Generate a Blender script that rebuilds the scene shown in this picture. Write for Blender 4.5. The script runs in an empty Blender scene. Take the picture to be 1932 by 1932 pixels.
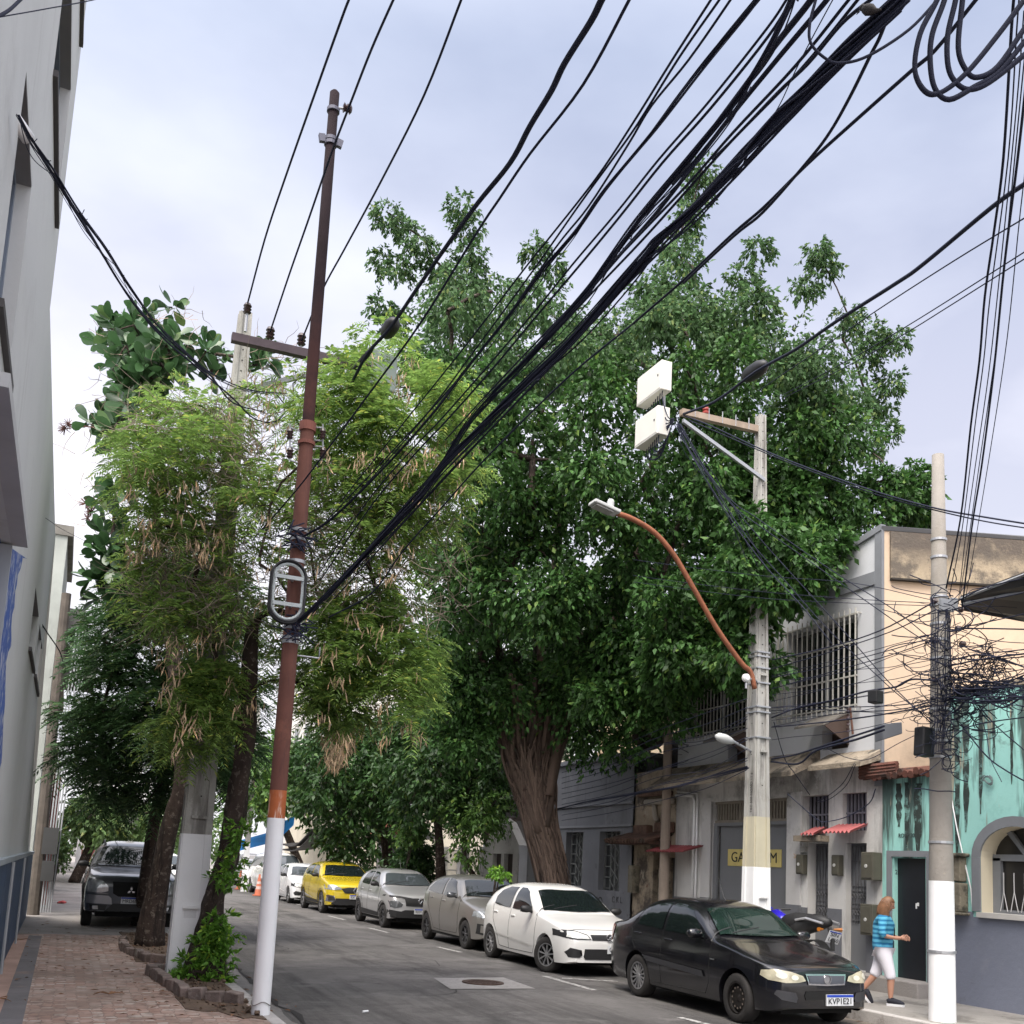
import bpy, bmesh, math, random
import numpy as np
from mathutils import Vector, Matrix
from mathutils.bvhtree import BVHTree
S = bpy.context.scene
COL = S.collection
RN = random.Random(7)
NR = np.random.default_rng(11)
V3 = Vector
# ---------------------------------------------------------------- camera
F = 1932.0; PPX, PPY = 966.0, 1367.0; EYE = 1.75
def _c(px, py): return np.array([px-PPX, -(py-PPY), -F])
def _n(v): return v/np.linalg.norm(v)
_s = _n(_c(118, 1592)); _u = _n(np.cross(_n(_c(1118, 1642)), _s))
if _u[1] < 0: _u = -_u
RC = np.array([np.cross(_s, _u), _s, _u])
CAMP = np.array([0, 0, EYE])
def onX(px, py, x):
    d = RC@_c(px, py); return V3(CAMP + d*(x/d[0]))
def onY(px, py, y):
    d = RC@_c(px, py); return V3(CAMP + d*(y/d[1]))
def onZ(px, py, z=0.0):
    d = RC@_c(px, py); return V3(CAMP + d*((z-EYE)/d[2]))
def at(px, py, dep):
    return V3(CAMP + (RC@_c(px, py))*(dep/F))
def depth(p):
    return -(RC.T@(np.array(p)-CAMP))[2]
cam = bpy.data.cameras.new('camera'); co = bpy.data.objects.new('camera', cam); COL.objects.link(co)
cam.sensor_width = 36; cam.lens = 36; cam.shift_y = (PPY-966)/1932; cam.clip_start = .05; cam.clip_end = 2000
M4 = Matrix([[*RC[0], 0], [*RC[1], 0], [*RC[2], EYE], [0, 0, 0, 1]]); co.matrix_world = M4
S.camera = co
# ---------------------------------------------------------------- sky, sun, exposure
SUN_EL, SUN_AZ = math.radians(56), math.radians(222)     # azimuth clockwise from +Y
W = bpy.data.worlds.new('World'); S.world = W; W.use_nodes = True
nt = W.node_tree; nd = nt.nodes; lk = nt.links
bg = nd['Background']
sky = nd.new('ShaderNodeTexSky'); sky.sky_type = 'NISHITA'; sky.sun_disc = False
sky.sun_elevation = SUN_EL; sky.sun_rotation = SUN_AZ; sky.air_density = 1.3; sky.dust_density = 2.5
tc = nd.new('ShaderNodeTexCoord')
mp = nd.new('ShaderNodeMapping'); mp.inputs['Scale'].default_value = (1, 1, 2.2); lk.new(tc.outputs['Generated'], mp.inputs[0])
nz = nd.new('ShaderNodeTexNoise'); nz.inputs['Scale'].default_value = 2.3; nz.inputs['Detail'].default_value = 6; nz.inputs['Roughness'].default_value = .48
lk.new(mp.outputs[0], nz.inputs[0])
cr = nd.new('ShaderNodeValToRGB'); lk.new(nz.outputs[0], cr.inputs[0])
cr.color_ramp.elements[0].position = .32; cr.color_ramp.elements[0].color = (4.7, 4.9, 5.95, 1)
cr.color_ramp.elements[1].position = .68; cr.color_ramp.elements[1].color = (7.9, 7.85, 8.5, 1)
# cloud deck brightens towards the horizon
sx = nd.new('ShaderNodeSeparateXYZ'); lk.new(tc.outputs['Generated'], sx.inputs[0])
cr2 = nd.new('ShaderNodeValToRGB'); lk.new(sx.outputs[2], cr2.inputs[0])
cr2.color_ramp.elements[0].position = .05; cr2.color_ramp.elements[0].color = (1.3, 1.26, 1.15, 1)
cr2.color_ramp.elements[1].position = .66; cr2.color_ramp.elements[1].color = (.68, .75, .85, 1)
e = cr2.color_ramp.elements.new(.42); e.color = (.98, .98, 1.0, 1)
e = cr2.color_ramp.elements.new(.9); e.color = (1.1, 1.12, 1.15, 1)
ml = nd.new('ShaderNodeMix'); ml.data_type = 'RGBA'; ml.blend_type = 'MULTIPLY'; ml.inputs[0].default_value = 1
lk.new(cr.outputs[0], ml.inputs[6]); lk.new(cr2.outputs[0], ml.inputs[7])
# glow added to the cloud round the sun, unseen behind the camera, to lift surfaces
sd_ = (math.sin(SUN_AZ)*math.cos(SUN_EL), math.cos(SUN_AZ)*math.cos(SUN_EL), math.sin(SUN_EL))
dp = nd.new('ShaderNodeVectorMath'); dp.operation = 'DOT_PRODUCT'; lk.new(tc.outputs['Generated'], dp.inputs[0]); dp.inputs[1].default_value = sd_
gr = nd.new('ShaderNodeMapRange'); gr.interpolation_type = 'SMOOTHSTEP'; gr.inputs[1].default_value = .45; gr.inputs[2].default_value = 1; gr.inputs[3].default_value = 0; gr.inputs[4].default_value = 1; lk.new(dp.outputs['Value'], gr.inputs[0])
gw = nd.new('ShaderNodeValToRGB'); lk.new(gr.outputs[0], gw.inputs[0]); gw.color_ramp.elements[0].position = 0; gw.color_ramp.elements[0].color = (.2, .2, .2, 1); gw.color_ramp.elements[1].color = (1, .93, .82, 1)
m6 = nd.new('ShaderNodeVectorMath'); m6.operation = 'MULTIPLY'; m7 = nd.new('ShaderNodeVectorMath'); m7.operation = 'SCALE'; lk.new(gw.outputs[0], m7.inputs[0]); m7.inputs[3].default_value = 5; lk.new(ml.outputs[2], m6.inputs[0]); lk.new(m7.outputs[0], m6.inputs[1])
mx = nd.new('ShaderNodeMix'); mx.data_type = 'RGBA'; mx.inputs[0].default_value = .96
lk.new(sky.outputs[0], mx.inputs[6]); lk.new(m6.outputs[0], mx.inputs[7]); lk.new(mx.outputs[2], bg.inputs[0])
bg.inputs[1].default_value = .093
sl = bpy.data.lights.new('sun', 'SUN'); sl.energy = 2.2; sl.angle = math.radians(24); sl.color = (1, .93, .82)
so = bpy.data.objects.new('sun', sl); COL.objects.link(so)
so.rotation_euler = V3((math.sin(SUN_AZ)*math.cos(SUN_EL), math.cos(SUN_AZ)*math.cos(SUN_EL), math.sin(SUN_EL))).to_track_quat('Z', 'Y').to_euler()
S.view_settings.view_transform = 'Standard'; S.view_settings.look = 'None'; S.view_settings.exposure = .74; S.view_settings.gamma = 1
S.render.engine = 'CYCLES'
S.cycles.max_bounces = 6; S.cycles.diffuse_bounces = 3; S.cycles.transmission_bounces = 3; S.cycles.transparent_max_bounces = 6
# ---------------------------------------------------------------- materials
MATS = {}
def mat(name, col, rough=.8, metal=0, var=.12, vs=2.0, bump=0, bs=30, stain=None, coat=0, spec=.5, trans=0, island=0, emis=None):
    """procedural material. stain = list of (colour, kind, scale, threshold, softness[, amount]) over world position"""
    if name in MATS: return MATS[name]
    m = bpy.data.materials.new(name); MATS[name] = m; m.use_nodes = True
    t = m.node_tree; N = t.nodes; L = t.links; b = N['Principled BSDF']
    b.inputs['Roughness'].default_value = rough; b.inputs['Metallic'].default_value = metal
    b.inputs['Specular IOR Level'].default_value = spec
    if coat: b.inputs['Coat Weight'].default_value = coat; b.inputs['Coat Roughness'].default_value = .06
    g = N.new('ShaderNodeNewGeometry'); pos = g.outputs['Position']
    def noise(scale, stretch=(1, 1, 1), det=5, rough=.6):
        k = N.new('ShaderNodeMapping'); k.inputs['Scale'].default_value = stretch; L.new(pos, k.inputs[0])
        n = N.new('ShaderNodeTexNoise'); n.inputs['Scale'].default_value = scale; n.inputs['Detail'].default_value = det; n.inputs['Roughness'].default_value = rough
        L.new(k.outputs[0], n.inputs[0]); return n.outputs[0]
    def ramp(src, lo, hi, p0, p1):
        r = N.new('ShaderNodeValToRGB'); L.new(src, r.inputs[0])
        r.color_ramp.elements[0].position = p0; r.color_ramp.elements[0].color = lo
        r.color_ramp.elements[1].position = p1; r.color_ramp.elements[1].color = hi
        return r.outputs[0]
    c4 = lambda c, k=1: (min(c[0]*k, 1), min(c[1]*k, 1), min(c[2]*k, 1), 1)
    src = g.outputs['Random Per Island'] if island else noise(vs)
    cur = ramp(src, c4(col, 1-(island or var)), c4(col, 1+(island or var)), 0.0 if island else .3, 1.0 if island else .7)
    if island and trans:      # a few yellowing pieces
        rp_ = cur.node.color_ramp; rp_.elements[-1].position = .9; e_ = rp_.elements.new(1.0); e_.color = (min(col[0]*3.2, 1), min(col[1]*2.1, 1), min(col[2]*1.8, 1), 1)
    for st in (stain or []):
        sc, kind, scl, th, soft = st[:5]; amt = st[5] if len(st) > 5 else 1
        stretch = {'blot': (1, 1, 1), 'streak': (1, 1, .12), 'fine': (1, 1, 1), 'hor': (1, 1, 4), 'lane': (1, .07, 1)}[kind]
        f = ramp(noise(scl, stretch, 8 if kind != 'streak' else 5, .7), (0, 0, 0, 1), (amt, amt, amt, 1), th, th+soft)
        if len(st) > 6:      # limited to a height band (z0 fades to z1)
            sp = N.new('ShaderNodeSeparateXYZ'); L.new(pos, sp.inputs[0])
            mr = N.new('ShaderNodeMapRange'); mr.inputs[1].default_value = st[6]; mr.inputs[2].default_value = st[7]; L.new(sp.outputs[2], mr.inputs[0])
            mm = N.new('ShaderNodeMath'); mm.operation = 'MULTIPLY'; L.new(f, mm.inputs[0]); L.new(mr.outputs[0], mm.inputs[1]); f = mm.outputs[0]
        x = N.new('ShaderNodeMix'); x.data_type = 'RGBA'; L.new(f, x.inputs[0]); L.new(cur, x.inputs[6]); x.inputs[7].default_value = c4(sc); cur = x.outputs[2]
    L.new(cur, b.inputs['Base Color'])
    if bump:
        bn = N.new('ShaderNodeBump'); bn.inputs['Strength'].default_value = bump; bn.inputs['Distance'].default_value = .02
        L.new(noise(bs, det=6), bn.inputs['Height']); L.new(bn.outputs[0], b.inputs['Normal'])
    if emis: b.inputs['Emission Color'].default_value = c4(emis); b.inputs['Emission Strength'].default_value = 1
    if trans:
        tr = N.new('ShaderNodeBsdfTranslucent'); L.new(cur, tr.inputs[0])
        ms = N.new('ShaderNodeMixShader'); ms.inputs[0].default_value = trans
        L.new(b.outputs[0], ms.inputs[1]); L.new(tr.outputs[0], ms.inputs[2]); L.new(ms.outputs[0], N['Material Output'].inputs[0])
    return m
# ---------------------------------------------------------------- mesh helpers
def pchip(xs, pts):
    px = np.array([p[0] for p in pts], float); py = np.array([p[1] for p in pts], float)
    h = np.diff(px); d = np.diff(py)/h; m = np.zeros(len(px))
    for i in range(1, len(px)-1):
        if d[i-1]*d[i] > 0: m[i] = 2*d[i-1]*d[i]/(d[i-1]+d[i])
    m[0] = d[0]; m[-1] = d[-1]
    xs = np.clip(xs, px[0], px[-1]); i = np.clip(np.searchsorted(px, xs)-1, 0, len(h)-1)
    t = (xs-px[i])/h[i]
    return (2*t**3-3*t**2+1)*py[i]+(t**3-2*t**2+t)*h[i]*m[i]+(-2*t**3+3*t**2)*py[i+1]+(t**3-t**2)*h[i]*m[i+1]
def spline(pts, k=6):
    """Catmull-Rom through 3-D points"""
    P = [np.array(p, float) for p in pts]
    if len(P) < 3:
        return [V3(P[0]+(P[1]-P[0])*i/k) for i in range(k+1)]
    Q = [2*P[0]-P[1]]+P+[2*P[-1]-P[-2]]; out = []
    for i in range(1, len(Q)-2):
        for j in range(k):
            t = j/k; a, b, c, d = Q[i-1:i+3]
            out.append(V3(.5*((2*b)+(-a+c)*t+(2*a-5*b+4*c-d)*t*t+(-a+3*b-3*c+d)*t**3)))
    out.append(V3(P[-1])); return out
class MB:
    def __init__(s): s.v = []; s.f = []
    def add(s, vs, fs):
        o = len(s.v); s.v += [tuple(v) for v in vs]; s.f += [tuple(i+o for i in f) for f in fs]; return s
    def box(s, a, b):
        (x0, y0, z0), (x1, y1, z1) = a, b
        x0, x1 = sorted((x0, x1)); y0, y1 = sorted((y0, y1)); z0, z1 = sorted((z0, z1))
        return s.add([(x0, y0, z0), (x1, y0, z0), (x1, y1, z0), (x0, y1, z0), (x0, y0, z1), (x1, y0, z1), (x1, y1, z1), (x0, y1, z1)],
                     [(0, 3, 2, 1), (4, 5, 6, 7), (0, 1, 5, 4), (1, 2, 6, 5), (2, 3, 7, 6), (3, 0, 4, 7)])
    def obox(s, c, size, rot=None):
        """box by centre and size, with a rotation matrix/euler tuple"""
        M = rot if isinstance(rot, Matrix) else (Matrix.Identity(3) if rot is None else __import__('mathutils').Euler(rot).to_matrix())
        h = [q/2 for q in size]; c = V3(c)
        vs = [c+M@V3((sx*h[0], sy*h[1], sz*h[2])) for sz in (-1, 1) for sx, sy in ((-1, -1), (1, -1), (1, 1), (-1, 1))]
        return s.add(vs, [(0, 3, 2, 1), (4, 5, 6, 7), (0, 1, 5, 4), (1, 2, 6, 5), (2, 3, 7, 6), (3, 0, 4, 7)])
    def tube(s, path, r, n=6, cap=True):
        path = [V3(p) for p in path]; m = len(path)
        rs = r if isinstance(r, (list, tuple, np.ndarray)) else [r]*m
        up = V3((0, 0, 1)); o = len(s.v); prev = None
        for i, p in enumerate(path):
            t = (path[min(i+1, m-1)]-path[max(i-1, 0)])
            if t.length < 1e-9: t = V3((0, 0, 1))
            t.normalize()
            if prev is None:
                a = t.cross(up) if abs(t.dot(up)) < .95 else t.cross(V3((1, 0, 0)))
            else:
                a = prev-t*prev.dot(t)
            a.normalize(); b = t.cross(a); prev = a
            for k in range(n):
                w = 2*math.pi*k/n; s.v.append(tuple(p+(a*math.cos(w)+b*math.sin(w))*rs[i]))
        for i in range(m-1):
            for k in range(n):
                k2 = (k+1) % n; s.f.append((o+i*n+k, o+i*n+k2, o+(i+1)*n+k2, o+(i+1)*n+k))
        if cap:
            s.f.append(tuple(o+k for k in range(n))[::-1]); s.f.append(tuple(o+(m-1)*n+k for k in range(n)))
        return s
    def prism(s, poly, vec):
        """extrude a 3-D polygon by a vector"""
        vec = V3(vec); n = len(poly); vs = [V3(p) for p in poly]
        return s.add(vs+[p+vec for p in vs], [tuple(range(n))[::-1], tuple(range(n, 2*n))]+[(i, (i+1) % n, n+(i+1) % n, n+i) for i in range(n)])
    def lathe(s, prof, c, axis='z', n=20):
        """profile of (r, h) about an axis"""
        o = len(s.v); c = V3(c)
        for r, h in prof:
            for k in range(n):
                w = 2*math.pi*k/n; a, b = r*math.cos(w), r*math.sin(w)
                s.v.append(tuple(c+{'z': V3((a, b, h)), 'x': V3((h, a, b)), 'y': V3((b, h, a))}[axis]))
        for i in range(len(prof)-1):
            for k in range(n):
                k2 = (k+1) % n; s.f.append((o+i*n+k, o+i*n+k2, o+(i+1)*n+k2, o+(i+1)*n+k))
        return s
    def build(s, name, m, parent=None, smooth=False, bevel=0):
        me = bpy.data.meshes.new(name); off = V3(parent_loc(parent))
        me.from_pydata([(v[0]-off.x, v[1]-off.y, v[2]-off.z) for v in s.v], [], s.f)
        me.materials.append(m)
        if smooth: me.polygons.foreach_set('use_smooth', [True]*len(me.polygons))
        o = bpy.data.objects.new(name, me); COL.objects.link(o)
        if parent is not None: o.parent = parent
        if bevel:
            bv = o.modifiers.new('bevel', 'BEVEL'); bv.width = bevel; bv.segments = 2; bv.limit_method = 'ANGLE'
        return o
def parent_loc(p):
    l = V3((0, 0, 0))
    while p is not None: l = l+p.location; p = p.parent
    return l
def tag(o, label, cat, group=None, kind=None):
    if label: o['label'] = label
    if cat: o['category'] = cat
    if group: o['group'] = group
    if kind: o['kind'] = kind
    return o
def thing(name, label, cat, loc=(0, 0, 0), group=None):
    o = bpy.data.objects.new(name, None); COL.objects.link(o); o.location = loc; o.empty_display_size = .2
    return tag(o, label, cat, group)
def struct(o): o['kind'] = 'structure'; return o
def text_obj(name, body, size, m, M, parent, ext=.002, width=None):
    """lettering as a mesh; M = 4x4 world matrix of the text plane (x right, y up)"""
    cu = bpy.data.curves.new(name, 'FONT'); cu.body = body; cu.size = size; cu.extrude = ext; cu.align_x = 'CENTER'; cu.align_y = 'CENTER'; cu.offset = 0
    ob = bpy.data.objects.new(name, cu); COL.objects.link(ob)
    me = bpy.data.meshes.new_from_object(ob.evaluated_get(bpy.context.evaluated_depsgraph_get()))
    bpy.data.objects.remove(ob); bpy.data.curves.remove(cu)
    if width:
        xs = [v.co.x for v in me.vertices]; k = width/(max(xs)-min(xs))
        for v in me.vertices: v.co.x *= k
    me.transform(M); off = parent_loc(parent)
    for v in me.vertices: v.co -= off
    me.materials.clear(); me.materials.append(m)
    o = bpy.data.objects.new(name, me); COL.objects.link(o); o.parent = parent; return o
def frame(o, x, y):
    """4x4 from origin, x dir, y dir"""
    x = V3(x).normalized(); y = V3(y).normalized(); z = x.cross(y)
    return Matrix([[x.x, y.x, z.x, o[0]], [x.y, y.y, z.y, o[1]], [x.z, y.z, z.z, o[2]], [0, 0, 0, 1]])
def holed(mb, X, sgn, ya, yb, za, zb, holes, dep=.25):
    """wall sheet in plane x=X with rectangular holes and reveals running sgn*dep into the wall"""
    ys = sorted({ya, yb, *[h[0] for h in holes], *[h[1] for h in holes]}); zs = sorted({za, zb, *[h[2] for h in holes], *[h[3] for h in holes]})
    ys = [y for y in ys if ya <= y <= yb]; zs = [z for z in zs if za <= z <= zb]
    for y0, y1 in zip(ys, ys[1:]):
        for z0, z1 in zip(zs, zs[1:]):
            yc, zc = (y0+y1)/2, (z0+z1)/2
            if any(h[0] < yc < h[1] and h[2] < zc < h[3] for h in holes): continue
            mb.add([(X, y0, z0), (X, y1, z0), (X, y1, z1), (X, y0, z1)], [(0, 1, 2, 3)])
    for h in holes:
        y0, y1, z0, z1 = max(h[0], ya), min(h[1], yb), max(h[2], za), min(h[3], zb); d = sgn*(h[4] if len(h) > 4 else dep)
        for a, b in (((y0, z0), (y0, z1)), ((y1, z0), (y1, z1)), ((y0, z1), (y1, z1)), ((y0, z0), (y1, z0))):
            mb.add([(X, *a), (X, *b), (X+d, *b), (X+d, *a)], [(0, 1, 2, 3)])
    return mb
# ================================================================ ground
asphalt = mat('asphalt', (.125, .118, .113), .9, var=.22, vs=.6, bump=.7, bs=60, spec=.3, stain=[((.045, .043, .041), 'lane', 1.1, .48, .14, .85), ((.045, .042, .04), 'blot', .45, .52, .1, .6), ((.19, .18, .17), 'blot', .7, .54, .1, .65), ((.05, .047, .045), 'blot', 5, .5, .2, .45), ((.15, .14, .135), 'fine', 14, .58, .12, .5), ((.125, .12, .118), 'blot', .35, .5, .25, .75), ((.035, .034, .034), 'blot', 1.3, .62, .08, .55), ((.16, .155, .15), 'fine', 38, .6, .06, .6), ((.03, .03, .03), 'fine', 55, .62, .05, .5)])
conc = mat('concrete', (.27, .25, .235), .9, var=.2, vs=1.2, bump=.4, bs=40, stain=[((.13, .12, .11), 'blot', 1.1, .52, .15, .7), ((.09, .08, .07), 'fine', 12, .62, .1, .5)])
dirt = mat('soil', (.11, .075, .052), .95, var=.3, vs=5, bump=.8, bs=30, stain=[((.2, .14, .09), 'fine', 14, .55, .1, .8)])
kerbm = mat('kerb_stone', (.40, .38, .36), .85, var=.15, vs=3, bump=.4, stain=[((.17, .15, .13), 'blot', 4, .5, .15, .8)])
white = mat('white_paint', (.82, .82, .82), .55, var=.03, vs=1.5, bump=.1, bs=20, stain=[((.55, .53, .5), 'blot', 2, .62, .2, .4)])
struct(MB().add([(-400, -400, -.02), (400, -400, -.02), (400, 900, -.02), (-400, 900, -.02)], [(0, 1, 2, 3)]).build('ground', mat('far_ground', (.16, .15, .14), .9)))
struct(MB().add([(2.1, -6, 0), (9.75, -6, 0), (9.75, 150, 0), (2.1, 150, 0)], [(0, 1, 2, 3)]).build('road', asphalt))
# tiled pavement material: small reddish setts
tile = mat('red_paving', (.33, .2, .155), .85)
def paving():
    t = tile.node_tree; N = t.nodes; L = t.links; b = N['Principled BSDF']
    g = N.new('ShaderNodeNewGeometry'); mpg = N.new('ShaderNodeMapping'); mpg.inputs['Scale'].default_value = (1, 1.5, 1); L.new(g.outputs[0], mpg.inputs[0])
    def vor(feat):
        v = N.new('ShaderNodeTexVoronoi'); v.feature = feat; v.inputs['Scale'].default_value = 9; v.inputs['Randomness'].default_value = .45; L.new(mpg.outputs[0], v.inputs['Vector']); return v
    v1, v2 = vor('F1'), vor('DISTANCE_TO_EDGE'); sp = N.new('ShaderNodeSeparateXYZ'); L.new(v1.outputs['Color'], sp.inputs[0])
    def ramp(src, els):
        r = N.new('ShaderNodeValToRGB'); L.new(src, r.inputs[0]); r.color_ramp.interpolation = 'LINEAR'
        r.color_ramp.elements[0].position, r.color_ramp.elements[0].color = els[0]; r.color_ramp.elements[1].position, r.color_ramp.elements[1].color = els[-1]
        for p, c in els[1:-1]: e = r.color_ramp.elements.new(p); e.color = c
        return r.outputs[0]
    base = ramp(sp.outputs[0], [(0, (.31, .19, .145, 1)), (.5, (.42, .28, .225, 1)), (.8, (.47, .37, .31, 1)), (1, (.54, .48, .42, 1))])
    edge = ramp(v2.outputs['Distance'], [(.02, (1, 1, 1, 1)), (.07, (0, 0, 0, 1))])
    def mixc(f, a, b_):
        x = N.new('ShaderNodeMix'); x.data_type = 'RGBA'; L.new(f, x.inputs[0]); L.new(a, x.inputs[6]); x.inputs[7].default_value = b_; return x.outputs[2]
    def nz(sc, lo, hi, amt):
        n = N.new('ShaderNodeTexNoise'); n.inputs['Scale'].default_value = sc; n.inputs['Detail'].default_value = 7; n.inputs['Roughness'].default_value = .65; L.new(g.outputs[0], n.inputs[0]); return ramp(n.outputs[0], [(lo, (0, 0, 0, 1)), (hi, (amt, amt, amt, 1))])
    c = mixc(edge, base, (.2, .14, .115, 1)); c = mixc(nz(1.1, .44, .62, .85), c, (.24, .175, .14, 1)); c = mixc(nz(7, .5, .62, .55), c, (.12, .085, .065, 1)); c = mixc(nz(.5, .5, .7, .5), c, (.4, .33, .28, 1)); L.new(c, b.inputs['Base Color'])
    bu = N.new('ShaderNodeBump'); bu.inputs['Strength'].default_value = .5; bu.inputs['Distance'].default_value = .01; L.new(v2.outputs['Distance'], bu.inputs['Height']); L.new(bu.outputs[0], b.inputs['Normal'])
paving()
ZL, ZR = .13, .15
struct(MB().box((-.9, -4, -.01), (2.02, 20.5, ZL)).build('pavement', tile))
struct(MB().box((-.9, 20.5, -.01), (2.02, 150, ZL-.004)).build('pavement', conc))
mb = MB(); y = -4.0
while y < 150:
    ln = RN.uniform(.85, 1.1); mb.box((2.02, y, -.01), (2.16+RN.uniform(-.006, .006), y+ln-.012, ZL+.004+RN.uniform(-.006, .004))); y += ln
struct(mb.build('kerb', kerbm, bevel=.012))
# broken concrete gutter strip, ragged edge against the asphalt
pts = [(2.16, -4), (2.16, 60)]; yy = 60
while yy > -4:
    pts.append((2.5+RN.uniform(-.06, .09)+.05*math.sin(yy*.9), yy)); yy -= RN.uniform(.25, .7)
struct(MB().add([(x, y, .005) for x, y in pts], [tuple(range(len(pts)))[::-1]]).build('gutter', mat('gutter_concrete', (.17, .16, .15), .9, var=.2, vs=2, bump=.6, stain=[((.05, .045, .04), 'blot', 3, .6, .08, .8)])))
dk = mat('crack', (.018, .016, .015), .9)
mb = MB(); prev = None
for i in range(90):                                       # dark crack between gutter and asphalt
    yc = -1+i*.35; xc = 2.56+.05*math.sin(yc*.9)+RN.uniform(-.05, .06); w = RN.uniform(.012, .05)
    if prev: mb.add([(prev[0]-prev[2], prev[1], .009), (prev[0]+prev[2], prev[1], .009), (xc+w, yc, .009), (xc-w, yc, .009)], [(0, 1, 2, 3)])
    prev = (xc, yc, w)
for k in range(18):
    x, y = RN.uniform(2.8, 7), RN.uniform(8, 30); pr = None; a = RN.uniform(0, 6.3)
    for i in range(14):
        a += RN.uniform(-.5, .5); q = (x, y); x += .16*math.cos(a); y += .16*math.sin(a); w = .007
        nx, ny = -math.sin(a)*w, math.cos(a)*w
        mb.add([(q[0]-nx, q[1]-ny, .006), (q[0]+nx, q[1]+ny, .006), (x+nx, y+ny, .006), (x-nx, y-ny, .006)], [(0, 1, 2, 3)])
struct(mb.build('road_crack', dk))
struct(MB().box((-.9, -4, 0), (-.38, 20, ZL+.008)).box((-.2, -4, 0), (-.19, 20, ZL+.006)).build('pavement_edge', mat('wall_foot_paving', (.36, .24, .19), .9, var=.25, vs=2, bump=.4)))
struct(MB().box((-.38, -4, 0), (-.17, 20, ZL+.011)).build('pavement_border', mat('grey_border', (.15, .14, .14), .9, var=.2, vs=3, bump=.4, stain=[((.28, .2, .16), 'blot', 2.2, .6, .1, .6)])))
struct(MB().box((9.62, -6, -.01), (9.75, 150, ZR+.003)).build('kerb', kerbm, bevel=.015))
struct(MB().box((9.75, -6, -.01), (30, 150, ZR)).build('pavement', mat('right_pavement', (.25, .235, .215), .9, var=.25, vs=.9, bump=.7, bs=12, stain=[((.11, .1, .09), 'blot', 1.4, .5, .12, .8), ((.34, .32, .29), 'fine', 9, .6, .1, .5), ((.04, .035, .03), 'fine', 2.2, .67, .02, .8)])))
struct(MB().add([(9.3, -6, .004), (9.62, -6, .004), (9.62, 60, .004), (9.3, 60, .004)], [(0, 1, 2, 3)]).build('gutter', mat('dusty_gutter', (.17, .145, .12), .95, var=.3, vs=3, bump=.5)))
# painted parking marks and the manhole
wp = mat('road_paint', (.42, .41, .39), .8, var=.1, vs=8, stain=[((.11, .105, .1), 'fine', 11, .46, .12, .95)])
mb = MB()
for a, b in (((1027, 1842), (1122, 1869)), ((826, 1787), (869, 1797)), ((620, 1728), (651, 1736)), ((697, 1751), (732, 1760)), ((1282, 1920), (1390, 1947)), ((560, 1706), (585, 1712)), ((1060, 1846), (1165, 1852))):
    p, q = onZ(*a), onZ(*b); d = (q-p).normalized(); n = V3((-d.y, d.x, 0))*.05
    mb.add([(p-n)+V3((0, 0, .006)), (p+n)+V3((0, 0, .006)), (q+n)+V3((0, 0, .006)), (q-n)+V3((0, 0, .006))], [(0, 1, 2, 3)])
struct(mb.build('road_marking', wp))
pp = [onZ(*q) for q in ((818, 1846), (950, 1845), (1010, 1866), (850, 1867))]
struct(MB().add([(p.x, p.y, .008) for p in pp], [(0, 1, 2, 3)]).build('road_patch', mat('manhole_concrete', (.24, .23, .22), .9, var=.15, vs=4, bump=.5, stain=[((.1, .095, .09), 'fine', 12, .55, .1, .7)])))
c = onZ(911, 1855.5); mh = thing('manhole_cover', 'round rusty iron manhole cover set in a pale concrete square', 'manhole cover', (c.x, c.y, .008))
mb = MB().lathe([(0, .016), (.27, .016), (.28, .02), (.31, .02), (.315, .002)], (c.x, c.y, .006), n=36)
for i in range(-3, 4):
    for j in range(-3, 4):
        if i*i+j*j < 11: mb.box((c.x+i*.07-.02, c.y+j*.07-.02, .02), (c.x+i*.07+.02, c.y+j*.07+.02, .028))
mb.build('cover', mat('rusty_iron', (.075, .05, .04), .7, metal=.5, var=.3, vs=9, bump=.4), mh)
tag(MB().tube([(3.35, 11.75, .012), (3.42, 11.78, .014)], .012, 8).build('litter', white), 'small white cylindrical litter lying on the asphalt beside the gutter', 'litter')
# fallen leaves and twigs on the left pavement
lm = mat('dead_leaf', (.16, .08, .04), .9, island=.6)
mb = MB()
for i in range(420):
    near = RN.random() < .6
    x = RN.gauss(1.35, .45) if near else RN.uniform(-.4, 1.9); y = RN.uniform(10.6, 20) if near else RN.uniform(8.5, 24)
    if i % 4 == 0: x = RN.choice((RN.uniform(2.18, 2.75), RN.uniform(9.1, 9.6))); y = RN.uniform(9, 26)
    elif x > 1.95: continue
    a = RN.uniform(0, 6.3); l = RN.uniform(.02, .06); w = l*RN.uniform(.15, .5); z = ZL+.022 if x < 2 else .012
    c1, s1 = math.cos(a), math.sin(a)
    mb.add([(x-c1*l, y-s1*l, z), (x+s1*w, y-c1*w, z+.012), (x+c1*l, y+s1*l, z+.004), (x-s1*w, y+c1*w, z+.01)], [(0, 1, 2, 3)])
tag(mb.build('fallen_leaves', lm), 'scatter of dead brown leaves and pods on the pavement round the tree pits', 'leaves', kind='stuff')
for (pa, lab) in (((205, 1880), 'curled brown twig lying alone in the middle of the reddish paving'), ((38, 1776), 'dead leaf cluster lying at the foot of the blue wall'), ((10, 1890), 'thin twig lying on the paving near the bottom left')):
    p = onZ(*pa, ZL); mb = MB()
    for k in range(5):
        a = RN.uniform(0, 6.3); mb.tube([p+V3((0, 0, .03)), p+V3((.09*math.cos(a), .09*math.sin(a), .045)), p+V3((.17*math.cos(a+.4), .17*math.sin(a+.4), .025))], [.007, .005, .003], 4)
    tag(mb.build('twig', lm), lab, 'twig')
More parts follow.
